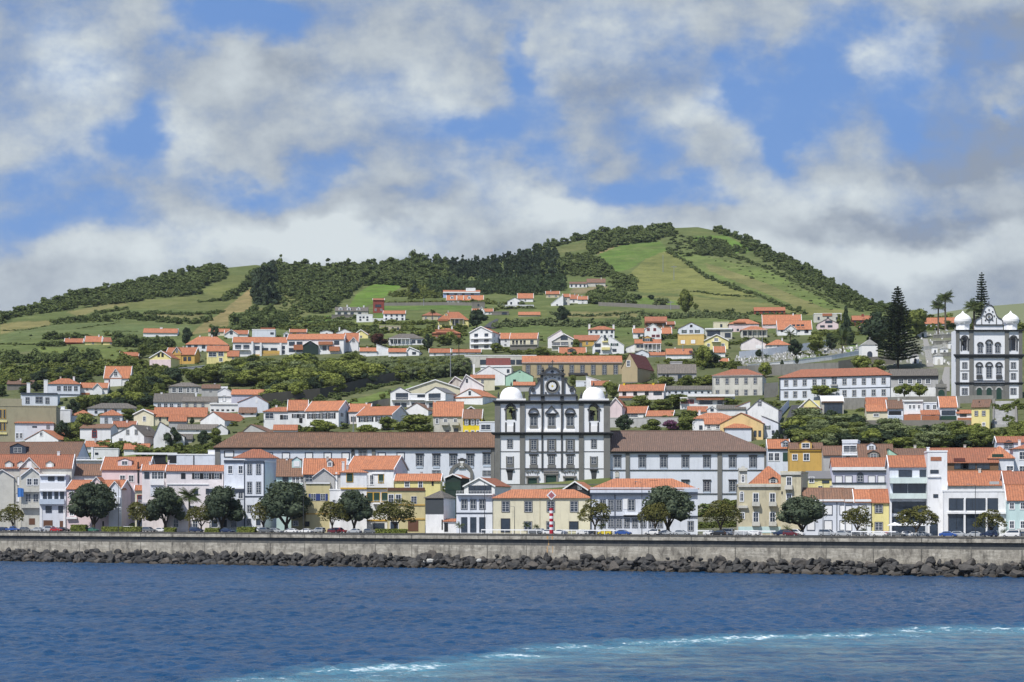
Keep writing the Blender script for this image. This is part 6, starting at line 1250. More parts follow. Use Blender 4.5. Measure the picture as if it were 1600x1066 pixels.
# far woods merged
FP={k:[crown_np(50+i,**a) for i in range(3)] for k,a in dict(b=dict(nl=11,nq=230,leaf=.055,z0=.0,lob=(.14,.24),prof='dome'),c=dict(nl=9,nq=110,leaf=.06,z0=.0,lob=(.07,.2),prof='cone'),s=dict(nl=7,nq=110,leaf=.075,z0=.0,lob=(.2,.3))).items()}
def merged(name,label,items,mt,cat='wood'):
    Vs=[];Fs=[];Sh=[];n=0
    for (x,y,hpx,wpx,k) in items:
        p=gp(x,y); S=F/p.y; V,Fq,sh=R.choice(FP[k]); a=R.uniform(0,6.28); c_,s_=math.cos(a),math.sin(a); q_=R.choice((.6,.8,1.,1.,1.3)); w=wpx/S*q_*R.uniform(.85,1.2); h=hpx/S*q_
        A=np.empty_like(V); A[:,0]=(V[:,0]*c_-V[:,1]*s_)*w+p.x; A[:,1]=(V[:,0]*s_+V[:,1]*c_)*w+p.y; A[:,2]=V[:,2]*h+p.z-.4
        Vs.append(A);Fs.append(Fq+n);n+=len(V);Sh.append(np.clip(sh*.45+R.random()*.6-.05,0,1))
    o=link_(name,npmesh(name,np.vstack(Vs),np.vstack(Fs),[mt],{'shade':('FACE','FLOAT',np.concatenate(Sh))})); return kind(o,'stuff',label,cat)
def fill(P,n,h,w,k,mind=3):
    return [(x,max(y,crest(x)+.6),R.uniform(*h)*.88,R.uniform(*w),R.choice(k)) for x,y in sample(P,int(n*1.45),mind*.78)]
def line(pts,step,h,w,k,jit=1.):
    out=[]
    for a,b in zip(pts,pts[1:]):
        l=math.hypot(b[0]-a[0],b[1]-a[1]); n=max(1,int(l/step*1.5))
        for i in range(n):
            t=(i+R.random())/n; x=a[0]+(b[0]-a[0])*t; y=a[1]+(b[1]-a[1])*t+R.uniform(-jit,jit); out.append((x,max(y,crest(x)+.5),R.uniform(*h)*R.uniform(.6,.95),R.uniform(*w),R.choice(k)))
    return out
merged('hillside_wood','dark dense scrub wood over the crest of the left hill',
 fill([(-60,520),(0,499),(60,483),(120,465),(200,449),(300,428),(350,421),(352,436),(312,452),(310,462),(250,466),(200,474),(140,480),(80,488),(20,497),(-60,540)],330,(6,13),(11,20),'bb',4)+line([(-60,516),(0,498),(60,483),(120,465),(200,448),(300,427),(352,420)],4,(9,15),(10,17),'b'),'l_hill')
merged('hillside_wood','wide wood of mixed trees across the saddle between the two hills',
 fill([(412,422),(470,425),(560,424),(640,416),(700,418),(715,440),(690,448),(650,452),(600,444),(560,448),(538,470),(505,492),(478,488),(470,466),(440,462),(420,470),(408,450)],520,(8,16),(11,20),'bbb',4)+line([(412,420),(470,424),(520,424),(560,423),(640,415),(700,417)],5,(13,22),(11,18),'bbc'),'l_hill')
merged('hillside_wood','dark conifer wood along the skyline in the middle',
 fill([(690,418),(760,416),(830,400),(870,398),(880,420),(865,440),(800,440),(700,436)],190,(11,20),(8,13),'ccb',3.6)+line([(655,420),(700,418),(760,414),(800,404)],4,(14,22),(8,12),'ccb'),'l_con')
merged('hillside_wood','paler planted pine wood above the hillside villas',
 fill([(668,452),(700,446),(760,444),(860,440),(882,434),(884,452),(860,460),(820,464),(780,460),(720,462),(680,462)],330,(10,18),(6,10),'ccb',3.2),'l_pine')
merged('hillside_wood','dark trees along the crest of the big right hill, left part',
 line([(815,400),(850,389),(880,381),(930,371),(950,368)],4,(7,13),(8,14),'bbc')+fill([(918,372),(950,368),(1000,362),(1045,358),(1058,366),(1020,378),(975,382),(940,392),(920,396)],120,(8,14),(10,17),'b',4)+line([(940,368),(1000,362),(1045,358)],5,(7,12),(10,17),'b'),'l_hill')
merged('hillside_wood','trees along the right hand crest of the big hill',
 line([(1118,362),(1150,370),(1180,384),(1240,414),(1300,444),(1350,470),(1390,484)],3.2,(6,13),(9,15),'b',1.5)+fill([(1150,372),(1240,416),(1300,446),(1380,484),(1380,494),(1330,484),(1290,462),(1230,428),(1180,400)],150,(6,11),(8,14),'b',4),'l_hill')
merged('hillside_scrub','low scrub hedges in lines across the big right hill',
 line([(1045,395),(1065,405),(1100,432),(1150,452),(1185,462),(1230,482),(1262,492)],2.6,(4,8),(6,11),'s',2)+line([(1100,395),(1150,402),(1200,420),(1240,440),(1280,462),(1310,482)],3,(3,6),(6,10),'s',2.5)+fill([(1090,372),(1130,378),(1150,396),(1140,404),(1100,400),(1080,390)],60,(5,9),(8,13),'b',4)+fill([(1050,366),(1090,372),(1100,396),(1070,402),(1040,392)],40,(3,6),(8,12),'s',4)
 +fill([(1100,400),(1200,420),(1330,484),(1290,484),(1180,440)],34,(2,4),(4,8),'s',9)+line([(1080,455),(1130,462),(1180,464)],3,(2,5),(6,9),'s')+line([(1085,490),(1150,492),(1240,492)],3,(4,8),(7,11),'s',3)+fill([(1120,384),(1160,386),(1170,396),(1140,398)],20,(4,8),(7,12),'b',4),'l_hill','hedges')
merged('hillside_wood','dark mixed scrub climbing the left flank of big hill',
 fill([(880,400),(920,398),(950,412),(955,424),(1000,440),(990,456),(956,450),(952,434),(890,432),(870,430)],140,(5,10),(8,15),'bbs',4)+line([(900,404),(930,396),(945,392)],4,(6,10),(7,12),'b')+fill([(912,470),(930,456),(960,456),(995,468),(990,476),(930,477)],60,(8,13),(10,17),'b',4)+fill([(840,446),(860,436),(885,430),(880,420),(850,412),(830,400),(846,396)],50,(12,20),(7,10),'c',4),'l_hill')
merged('hedgerow','tall dark hedge rows between the left hill fields',
 line([(350,470),(372,458),(392,440),(404,426)],2.2,(8,14),(9,15),'b',3)+line([(310,472),(345,470),(372,466)],3,(3,6),(6,9),'s')+line([(225,490),(300,492),(350,488)],2.5,(4,8),(7,11),'s',1.5)+line([(80,505),(140,500),(200,496),(225,500),(300,505),(330,500)],2.5,(6,11),(9,14),'bs',3)+line([(0,517),(40,516),(90,506),(186,502)],3,(1.5,3),(5,7),'s',.5)
 +line([(120,514),(186,504)],3,(1.5,3),(5,7),'s',.5)+line([(160,518),(214,518)],3,(1.5,3),(5,7),'s',.4)+line([(60,540),(100,541)],3,(7,12),(10,16),'b')+line([(70,530),(110,528),(140,530)],3,(7,12),(10,15),'b',2)+line([(0,538),(60,539)],2.4,(3,4.5),(6,8),'s',.3)+line([(180,540),(215,541),(270,541)],2.4,(12,20),(9,15),'bb',2)
 +line([(0,562),(50,566),(100,563),(155,562)],2,(12,19),(11,18),'bs',4)+line([(215,552),(255,552)],3,(8,12),(10,15),'s')+line([(130,500),(150,490),(200,482)],3,(3,6),(6,10),'s',2),'l_hill','hedges')
merged('conifer_clump','dark conifers beside the straw coloured strip',fill([(394,472),(402,450),(410,436),(425,430),(432,450),(432,476),(400,478)],70,(18,30),(10,16),'ccb',3.4),'l_con','conifers')
merged('hillside_wood','dark round trees and scrub right of the straw strip',fill([(358,512),(364,500),(385,496),(420,492),(445,500),(450,512),(400,516)],60,(12,20),(11,18),'b',5)+fill([(400,500),(440,490),(460,500),(440,508)],20,(6,10),(8,14),'b',5),'l_hill')
merged('hillside_scrub','low scrub patches on the slope below the saddle wood',fill([(430,462),(470,466),(476,500),(440,498)],50,(3,6),(7,12),'s',4)+line([(330,514),(400,516),(460,506),(480,500),(560,498)],2.5,(4,8),(7,11),'s',2)+fill([(480,500),(590,512),(600,530),(470,518)],90,(5,9),(8,14),'bs',4),'l_hill','scrub')
merged('hedgerow','clipped hedges and garden scrub around the upper villas',line([(600,474),(700,473),(760,473)],2.4,(4,6),(6,8),'s',.5)+line([(756,474),(790,476)],2.4,(5,8),(7,10),'s',1)+line([(610,462),(640,460),(690,455)],3,(6,10),(9,14),'b',3)+fill([(640,452),(690,452),(690,466),(640,468)],60,(5,9),(8,13),'bs',4)
 +line([(585,506),(650,507),(680,506)],2.6,(6,9),(8,11),'s',1)+line([(400,497),(480,500),(545,498)],2.4,(4,6),(7,9),'s',.8)+line([(680,520),(730,514)],3,(6,10),(8,12),'b',2)+line([(680,509),(720,512)],3,(5,8),(8,12),'b')+fill([(590,512),(680,512),(740,520),(700,540),(660,528),(600,520)],80,(5,9),(8,13),'bs',4)+line([(750,492),(790,481),(834,481)],3,(3,5),(6,8),'s',.6),'l_mid','hedges')
merged('hedgerow','bands of low scrub across the meadow in the middle',line([(770,512),(800,508),(850,506),(900,508),(960,508),(1000,507)],1.6,(6,11),(8,14),'s',4)+line([(860,490),(900,494),(960,492),(1000,488)],3,(3,6),(6,10),'s',2)+line([(1000,494),(1060,496),(1100,494),(1170,500)],2.6,(6,10),(8,12),'s',3)+line([(970,498),(1000,500)],3,(6,9),(8,12),'s',2)+line([(780,482),(835,480)],3,(4,8),(8,12),'s',2),'l_cane','hedges')
merged('garden_shrubs','dark garden shrubs and hedges filling the gaps of the upper town',
 line([(560,542),(600,544),(640,545),(730,547)],2.4,(3,5),(7,11),'s',1)+line([(440,515),(520,512),(600,520)],3,(6,10),(9,14),'b',2)+line([(800,556),(860,558),(930,560),(1000,562)],2.6,(6,11),(9,14),'b',2)+line([(1040,566),(1100,572),(1160,575)],3,(7,12),(10,16),'b',3)+line([(1130,540),(1160,536),(1200,537)],3,(6,10),(9,14),'b',2)
 +line([(1000,530),(1060,528)],3,(7,11),(9,14),'b')+line([(1270,525),(1330,523),(1400,520)],3,(6,10),(9,14),'b',2)+line([(1380,515),(1440,515),(1500,513)],3,(8,14),(10,16),'b',2)+line([(1180,505),(1200,512)],3,(5,8),(8,12),'b')+line([(1300,500),(1340,510),(1440,506)],2.2,(7,13),(10,15),'b',3)+line([(1440,505),(1540,512),(1640,520)],2.4,(9,16),(10,18),'bbc',4)
 +fill([(190,560),(260,580),(300,582),(250,600),(200,590)],60,(8,14),(12,18),'b',6)+line([(300,590),(360,572),(400,562)],3,(8,12),(12,18),'b',3)+line([(0,600),(60,590),(130,588),(180,575)],2,(7,13),(10,18),'b',4)+fill([(0,575),(100,572),(200,572),(160,588),(100,588),(0,598)],110,(7,12),(11,18),'bs',5)+line([(200,555),(240,552),(262,546)],3,(6,10),(9,14),'b',2)
 +line([(780,545),(800,552)],3,(6,9),(8,12),'b')+line([(1245,556),(1290,556)],3,(5,8),(8,12),'b'),'l_mid','shrubs')
merged('garden_shrubs','green shrubs filling gardens between the houses of the old town',
 line([(1085,826),(1155,822)],3,(8,13),(12,16),'b',1)+line([(1085,806),(1150,804)],4,(6,10),(12,16),'b',2)+line([(80,700),(130,700),(180,700),(240,712),(300,706),(335,706)],2.4,(9,16),(12,20),'b',3)+fill([(90,660),(130,670),(110,700),(90,690)],20,(8,12),(12,18),'b',6)+line([(215,648),(240,640)],4,(9,14),(14,20),'b',3)+line([(440,672),(480,676),(520,684)],3,(8,12),(12,18),'b',2)+line([(600,690),(680,692),(720,690)],3,(8,14),(12,18),'b',2)
 +line([(950,640),(1000,650),(1060,654),(1100,646)],3,(8,13),(12,18),'b',3)+line([(960,690),(1040,690),(1090,684)],3,(8,13),(12,18),'b',2)+line([(1060,600),(1110,600)],3,(7,11),(10,16),'b',2)+line([(990,604),(1040,606)],3,(7,11),(10,16),'b',2)+fill([(1320,655),(1352,655),(1352,668),(1320,668)],24,(5,9),(10,16),'bs',5)+fill([(1180,632),(1216,632),(1216,650),(1200,655)],16,(8,12),(10,16),'b',5)
 +line([(1240,710),(1300,715),(1350,712),(1450,712),(1560,712)],3,(10,16),(14,22),'b',3)+line([(1490,750),(1550,752)],3,(6,10),(10,14),'b',1)+line([(1240,582),(1290,580)],3,(4,6),(7,10),'s',.5)+line([(1480,686),(1560,690),(1620,690)],3,(12,18),(14,22),'b',3)+line([(1552,640),(1600,640)],4,(9,14),(12,18),'b',3)+line([(560,640),(600,637)],3,(3,5),(7,10),'s',1),'l_mid','shrubs')
# hedges on the promenade
def hedge_box(px0,px1,off,h,label,mt='l_bright'):
    s0,s1=s_of(px0,off),s_of(px1,off); rs=np.random.RandomState(int(px0)); n=int((s1-s0)*160); w=1.2
    C=np.stack([rs.uniform(0,s1-s0,n),rs.uniform(-w/2,w/2,n),rs.uniform(0,h,n)],1); f=rs.randint(0,3,n); C[f==0,2]=h; C[f==1,1]=-w/2; Nn=rs.normal(size=(n,3))*.6; Nn[f==0,2]+=1.2; Nn[f==1,1]-=1.2; Nn/=np.linalg.norm(Nn,axis=1)[:,None]; C+=rs.normal(size=C.shape)*.06
    V,Fq=quads(C,Nn,np.full(n,.16),rs); root=empty('hedge',wp(s0,off,STREET+.1),WROT); tag(root,label,'hedge'); link_('leaves',leafmesh('leaves',(V,Fq,rs.uniform(0,1,n)),mt),root)
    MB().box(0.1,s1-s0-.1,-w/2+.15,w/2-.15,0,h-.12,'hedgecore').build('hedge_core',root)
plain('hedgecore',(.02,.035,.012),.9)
hedge_box(112,136,5.5,2.1,'tall bright hedge block left of the big round tree'); hedge_box(160,221,5.2,1.5,'long clipped yellow green hedge right of the big round tree'); hedge_box(258,275,5.2,1.3,'short clipped hedge left of the shaggy palm')
hedge_box(322,343,5.2,1.2,'low clipped hedge under the forked evergreen'); hedge_box(372,400,5.,1.6,'clipped hedge with dark left part left of olive tree'); hedge_box(588,636,5.2,1.2,'clipped hedge below the twisted olive tree')
hedge_box(262,330,62,4.0,'tall clipped green hedge above the white flat roofed block','l_bright')

# loose garden growth all over the town slope, kept off the house fronts
def clear_(x,y,h):
    for (r_,x0,x1,yb,ye,Y) in HOUSES:
        if x0-3<x<x1+3:
            Yp_=G(x,y)
            if Yp_<Y-1 and y-h<yb-3 and y>ye: return False
            if Y-1<=Yp_<Y+10 and ye<y<yb+2: return False
    for (x0,x1,y0,y1) in ((760,965,560,770),(1485,1605,480,640),(1150,1350,540,575),(1380,1490,515,580),(1440,1490,575,630),(1218,1252,632,695)):
        if x0<x<x1 and y0<y<y1+h: return False
    return True
its=[]
for i in range(5200):
    x=R.uniform(-60,1660); y=R.uniform(520,800); 
    if R.random()<.5: h=R.uniform(3,6)
    else: h=R.uniform(5,10)
    h*=max(.55,(y-420)/230.)
    if clear_(x,y,h): its.append((x,y,h,h*R.uniform(1.2,2.2),R.choice('bs')))
print('garden shrubs',len(its))
A_=[q for i,q in enumerate(its) if i%3]; B_=[q for i,q in enumerate(its) if not i%3]
merged('garden_shrubs','mid green garden growth scattered between the houses of the town',A_[:1500],'l_mid','shrubs')
merged('garden_shrubs','darker garden growth scattered between the houses of the town',B_[:800],'l_hill','shrubs')

merged('wall_creepers','green creepers and bushes along the dark terrace wall under the cane field',line([(420,634),(450,631),(500,626),(540,618),(590,605),(640,596),(690,589),(728,584)],3.2,(4,10),(8,14),'b',1.5)+line([(440,628),(500,620),(560,608),(600,598),(728,578)],4,(6,10),(9,14),'b',1),'l_hill','shrubs')

merged('hillside_wood','open scrub and trees on the slopes beyond both edges of the town',fill([(1640,520),(2200,545),(2200,800),(1640,800)],500,(8,16),(14,26),'bbs',9)+fill([(-60,600),(-500,600),(-500,800),(-60,800)],300,(8,16),(14,26),'bbs',9),'l_mid','trees')
# ---------------------------------------------------------------- cars
CARC={}
def carmat(c):
    if c not in CARC:
        col=dict(white=(.78,.78,.78),silver=(.42,.44,.46),grey=(.14,.15,.16),black=(.02,.02,.022),blue=(.03,.09,.33),navy=(.02,.035,.09),red=(.42,.03,.035),green=(.05,.16,.10),maroon=(.13,.02,.03),cream=(.6,.56,.42),yellow=(.7,.55,.04))[c]
        m,nt,out=newmat('paint_'+c); b=N(nt,'ShaderNodeBsdfPrincipled',i_Roughness=.3,i_Metallic=.1); b.inputs['Base Color'].default_value=(*col,1); b.inputs['Coat Weight'].default_value=.5; L(nt,b.outputs[0],out.inputs[0]); MATS['paint_'+c]=m; CARC[c]=1
    return 'paint_'+c
plain('lamp_r',(.4,.02,.02),.3); plain('lamp_w',(.7,.7,.7),.2)
CM={}
PROF={ # body outline (x,z), greenhouse outline, half width, wheel x
 'hatch':([(-2.0,.25),(-2.02,.62),(-1.92,.92),(-1.1,.98),(1.0,.93),(1.8,.78),(1.98,.6),(1.98,.27)],[(-1.95,.92),(-1.75,1.34),(-1.2,1.46),(.1,1.46),(1.05,.94)],.84,(-1.25,1.22)),
 'sedan':([(-2.2,.28),(-2.22,.8),(-2.05,.95),(-1.3,.98),(1.1,.94),(2.0,.8),(2.2,.6),(2.2,.28)],[(-1.75,.95),(-1.05,1.38),(-.6,1.43),(.3,1.42),(1.15,.94)],.86,(-1.35,1.38)),
 'van':([(-2.2,.3),(-2.25,1.05),(-2.1,1.1),(1.1,1.08),(1.95,.95),(2.2,.7),(2.2,.3)],[(-2.22,1.05),(-2.15,1.78),(-2.0,1.86),(.55,1.84),(1.45,1.04)],.9,(-1.4,1.4)),
 'suv':([(-2.2,.4),(-2.25,1.0),(-2.1,1.08),(1.1,1.05),(2.0,.95),(2.2,.75),(2.2,.4)],[(-2.15,1.03),(-2.0,1.62),(-1.8,1.7),(.2,1.7),(1.05,1.04)],.92,(-1.35,1.38)),
 'pickup':([(-2.5,.45),(-2.52,1.02),(-.5,1.04),(1.2,1.02),(2.2,.9),(2.4,.7),(2.4,.45)],[(-.75,1.0),(-.6,1.6),(-.4,1.68),(.6,1.66),(1.25,1.0)],.9,(-1.5,1.55)),
}
def carparts(kd,col):
    k=(kd,col)
    if k in CM: return CM[k]
    P,Gh,hw,wx=PROF[kd]; mt=carmat(col); b=MB()
    def loft(m,poly,ws,mt_):   # cross sections narrowing
        n=len(poly)
        for (w0,s0),(w1,s1) in zip(ws,ws[1:]):
            pass
    # body: extruded with slightly inset edge ring for rounded shoulders
    def shell(m,poly,hw,ins,mt_):
        cx=sum(p[0] for p in poly)/len(poly); cz=sum(p[1] for p in poly)/len(poly); inn=[(cx+(x-cx)*(1-ins*.25),cz+(z-cz)*(1-ins)) for x,z in poly]; n=len(poly)
        for s in (-1,1):
            y0=s*(hw-.07); y1=s*hw; A=[(x,y0,z) for x,z in poly]; B_=[(x,y1,z) for x,z in inn]
            f=[(x,y1,z) for x,z in inn]; m.face(f if s<0 else f[::-1],mt_)
            for i in range(n):
                j=(i+1)%n; q=[A[i],A[j],B_[j],B_[i]]; m.face(q if s>0 else q[::-1],mt_)
        for i in range(n):
            j=(i+1)%n; a=poly[i];c=poly[j]; m.face([(a[0],-hw+.07,a[1]),(a[0],hw-.07,a[1]),(c[0],hw-.07,c[1]),(c[0],-hw+.07,c[1])],mt_)
    shell(b,P,hw,.12,mt)
    # cabin with slanted sides: pillars + roof in body colour
    n=len(Gh); zt=max(p[1] for p in Gh); z0=Gh[0][1]
    def yy(z): return hw-.05-(z-z0)/(zt-z0)*.16
    A=[(x,-yy(z),z) for x,z in Gh];B_=[(x,yy(z),z) for x,z in Gh]
    b.face(A[::-1] if False else A,mt).face(B_[::-1],mt)
    for i in range(n-1): b.face([A[i],A[i+1],B_[i+1],B_[i]][::-1],mt)
    body=b.build('body',link=False)
    g=MB(); cx=sum(p[0] for p in Gh)/n; c2=(z0+zt)/2
    for s in (-1,1):
        I=[(cx+(x-cx)*.84,c2+(z-c2)*.70) for x,z in Gh]; mid=(I[0][0]+I[-1][0])/2+.1
        f=[(x,s*(yy(z)+.012),z) for x,z in I]; g.face(f if s<0 else f[::-1],'glass')
    x0,z_0=Gh[-1];x1,z_1=Gh[-2]; w=.86
    def lp(a,b_,t): return a+(b_-a)*t
    for (P0,P1) in ((Gh[-1],Gh[-2]),(Gh[0],Gh[1])):
        sg=1 if P0 is Gh[-1] else -1; q=[]
        for t,s in ((.12,-1),(.12,1),(.88,1),(.88,-1)):
            x=lp(P0[0],P1[0],t)+sg*.012; z=lp(P0[1],P1[1],t)+.012; q.append((x,s*(yy(z)*w),z))
        g.face(q if sg>0 else q[::-1],'glass')
    gl=g.build('car_window',link=False)
    wmesh=MB(); r=.31 if kd not in('suv','pickup') else .36
    for i in range(16):
        a=2*math.pi*i/16;c_=2*math.pi*(i+1)/16
        wmesh.face([(r*math.cos(a),-.1,r*math.sin(a)),(r*math.cos(c_),-.1,r*math.sin(c_)),(r*math.cos(c_),.1,r*math.sin(c_)),(r*math.cos(a),.1,r*math.sin(a))],'tyre')
    wmesh.face([(r*math.cos(2*math.pi*i/16),-.1,r*math.sin(2*math.pi*i/16)) for i in range(16)],'tyre').face([(r*math.cos(-2*math.pi*i/16),.1,r*math.sin(-2*math.pi*i/16)) for i in range(16)],'tyre')
    wmesh.face([(r*.6*math.cos(2*math.pi*i/12),-.106,r*.6*math.sin(2*math.pi*i/12)) for i in range(12)],'metal').face([(r*.6*math.cos(-2*math.pi*i/12),.106,r*.6*math.sin(-2*math.pi*i/12)) for i in range(12)],'metal')
    wh=wmesh.build('wheel',link=False)
    xl=min(p[0] for p in P); xr=max(p[0] for p in P); zl=.72 if kd in('hatch','sedan') else .85
    l1=MB().box(xr-.16,xr+.015,-.16,.16,-.07,.07,'lamp_w').build('headlight',link=False); l2=MB().box(xl-.02,xl+.1,-.12,.12,-.08,.08,'lamp_r').build('tail_light',link=False)
    CM[k]=(body,gl,wh,l1,l2,hw,wx,r,zl); return CM[k]
def car(kd,col,px,off,label,flip=False,extra=0.):
    body,gl,wh,l1,l2,hw,wx,r,zl=carparts(kd,col); s=s_of(px,off); rz=WROT+(math.pi if flip else 0)+extra
    root=empty('parked_car' if kd not in('van','pickup') else ('parked_van' if kd=='van' else 'pickup_truck'),wp(s,off,STREET+.04),rz); tag(root,label,'van' if kd=='van' else ('pickup truck' if kd=='pickup' else 'car'),'cars parked along the promenade')
    link_('body',body,root); link_('car_window',gl,root)
    for x in wx:
        for y in (-hw+.08,hw-.08): link_('wheel',wh,root,(x,y,r))
    for y in (-hw*.68,hw*.68): link_('headlight',l1,root,(0,y,zl-.1)); link_('tail_light',l2,root,(0,y,zl))
for c in (('hatch','navy',3,8,'dark car cut by the left edge of the waterfront'),('pickup','blue',20,6.2,'bright blue pickup truck at the far left'),('hatch','grey',40,8,'grey hatchback right of the blue pickup'),('sedan','silver',58,6,'silver car with open look near the garage door'),
 ('van','silver',80,12,'silver van behind a red car'),('hatch','red',88,6,'red car before the brown arched garage door'),('hatch','black',100,9,'black hatchback beside the red car'),
 ('sedan','green',144,6.6,'long green sedan under the big round tree'),('hatch','maroon',178,10,'dark red hatchback behind a hedge'),('van','white',203,9,'white van right of the long clipped hedge'),
 ('suv','grey',233,6,'dark grey jeep near the second round tree'),('hatch','white',253,9,'small white car behind short hedge'),('suv','navy',307,6,'dark blue jeep right of the shaggy palm'),('sedan','navy',355,6,'navy sedan below the forked evergreen'),('van','green',380,10,'green van behind a clipped hedge'),
 ('hatch','white',401,9,'white car hidden beside olive trunk'),('suv','grey',416,6,'grey estate under small olive tree'),('hatch','silver',432,8,'silver hatchback left of the largest evergreen'),('sedan','white',456,6,'white sports car right of the largest evergreen',True),('sedan','white',478,6,'second white sports car facing its neighbour'),('hatch','grey',452,10,'grey car behind the white sports cars'),
 ('suv','silver',497,10,'silver jeep before the olive yellow house'),('hatch','maroon',522,9,'maroon car under the olive tree'),('suv','red',531,10,'red jeep left of dark evergreen'),('sedan','silver',554,6.4,'silver green sedan under dark evergreen'),('hatch','grey',579,7,'dark hatchback left of the long hedge'),
 ('hatch','grey',836,8,'grey car among tiny palms'),('suv','silver',846,10,'silver estate left of the beacon'),('hatch','white',860,8,'white hatchback behind the beacon'),('sedan','white',874,7,'white sedan right of the beacon'),('hatch','white',912,8,'white hatchback left of leaning olive tree'),('sedan','grey',926,9,'grey sedan beneath the leaning olive tree'),
 ('hatch','yellow',946,6,'small yellow car below the young palm'),('sedan','blue',974,7.6,'blue car before the mansion door'),('suv','white',1019,7,'white jeep left of mansion evergreen'),('sedan','silver',1042,8,'silver sedan behind mansion evergreen'),('hatch','silver',1066,7,'silver hatchback right of mansion evergreen'),
 ('sedan','white',1112,8,'white sedan left of broad olive tree'),('hatch','black',1122,6,'black car beneath the broad olive tree'),('van','white',1134,11,'white van behind the broad olive tree'),('sedan','silver',1162,7,'silver car before the ornate townhouse'),('hatch','white',1176,8,'white hatchback at teal plinth of ornate townhouse'),
 ('suv','navy',1222,7,'dark jeep left of forked evergreen'),('van','white',1244,9,'white van behind the forked evergreen'),('hatch','maroon',1236,6,'maroon hatchback near the bushy low palm'),('van','silver',1293,7,'silver minivan before white shuttered houses'),('hatch','silver',1319,7,'silver hatchback following the minivan'),
 ('sedan','grey',1334,8,'grey sedan under the outlined house olive tree'),('hatch','white',1348,9,'white car beside low palm'),('sedan','white',1376,8,'white sedan before the pale yellow house'),('hatch','red',1388,9,'red hatchback at the modern apartment house'),('sedan','grey',1400,7,'dark grey sedan left of cafe parasols'),
 ('hatch','white',1422,8,'white hatchback below cafe parasols'),('sedan','silver',1442,8,'silver sedan right of cafe parasols'),('sedan','blue',1482,8,'blue sedan before left pane of glazed building'),('hatch','silver',1500,9,'silver hatchback beside the blue sedan'),
 ('sedan','silver',1526,8,'silver sedan before middle pane of glazed building'),('suv','navy',1546,8,'navy jeep under the round right olive tree'),('van','white',1580,7,'white minivan before the pale teal house'),('hatch','grey',1596,9,'dark car at the right edge')):
    car(*c[:5],flip=(c[5] if len(c)>5 else R.random()<.4))
# ---------------------------------------------------------------- street furniture
def lamp(px,top,label,off=3.,arm=1.6):
    s=s_of(px,off); p=wp(s,off,STREET); root=empty('street_lamp',p,WROT); tag(root,label,'street lamp'); h=(CZ+(HY-top)/F*p.y)-p.z; m=MB(); m.tube((0,0,0),(0,0,h-.2),.11,.06,'metald',8); m.tube((0,0,h-.2),(-arm,0,h+.05),.05,.04,'metald',6); m.build('pole',root); MB().box(-arm-.5,-arm+.1,-.14,.14,h,h+.14,'metal').build('lamp_head',root)
plain('metald',(.07,.075,.08),.5,.5)
for px,top,l in ((185,755,'slim lamp post before pink townhouse'),(474,752,'slim lamp post left of olive yellow house'),(757,752,'slim lamp post in front of white six window house'),(939,800,'short lamp post beside leaning olive tree'),(1003,753,'tall lamp post before the blue mansion'),(1286,753,'tall lamp post right of forked evergreen'),(1524,757,'tall lamp post before the glazed building'),(804,791,'short dark post before cream long house')): lamp(px,top,l)
# beacon
s=s_of(861.5,.4); p=wp(s,.4,9.75); root=empty('beacon',p,0); tag(root,'red and white striped leading light column topped by a white edged red diamond','navigation beacon'); S=F/p.y
zt=lambda py:(CZ+(HY-py)/F*p.y)-p.z
ys=[834,828,824,819.5,815,810.5,806.5,802,798,794]; r=3.2/S
plain('bred',(.45,.02,.035),.5); plain('pinkred',(.40,.13,.14),.6)
m=MB()
for i,(a,b_) in enumerate(zip(ys,ys[1:])): m.lathe([(r,max(-.6,zt(a))),(r,zt(b_))],0,0,'bred' if i%2==0 else 'white',16)
m.lathe([(r,zt(794)),(0,zt(794)+.01)],0,0,'bred',16); m.build('column',root)
m=MB(); w=3/S
for x in (-w,0,w): m.tube((x*.8,0,zt(794)),(x*.8,0,zt(781)),.07,.07,'metald',6)
m.tube((-w,0,zt(787)),(w,0,zt(787)),.05,.05,'metald',6).tube((-w,0,zt(782)),(w,0,zt(782)),.05,.05,'metald',6).tube((-w*.8,0,zt(794)),(w*.8,0,zt(787)),.05,.05,'metald',6); m.build('lattice',root)
def dia(h,y0,y1,mt,nm): z=zt(774); MB().prism([(0,z-h),(h,z),(0,z+h),(-h,z)],y0,y1,mt).build(nm,root)
dia(7.6/S,-.35,-.22,'white','diamond_border'); dia(5.2/S,-.39,-.353,'pinkred','diamond_panel')
# railings
def rail(px0,px1,label):
    off=2.9; s0,s1=s_of(px0,off),s_of(px1,off); root=empty('guard_rail',wp(s0,off,STREET+.16),WROT); tag(root,label,'guard rail'); MB().box(0,s1-s0,-.06,.06,1.05,1.32,'white').build('rail',root); m=MB(); x=0
    while x<s1-s0: m.box(x,x+.1,-.05,.05,0,1.05,'white'); x+=2.5
    m.build('post',root)
rail(752,846,'long white guard rail left of the beacon'); rail(880,962,'long white guard rail right of the beacon'); rail(1088,1108,'short white guard rail by the broad olive tree'); rail(1148,1212,'white guard rail before ornate townhouse'); rail(1330,1362,'white guard rail before the outlined house'); rail(1362,1400,'white guard rail before the pale yellow house')
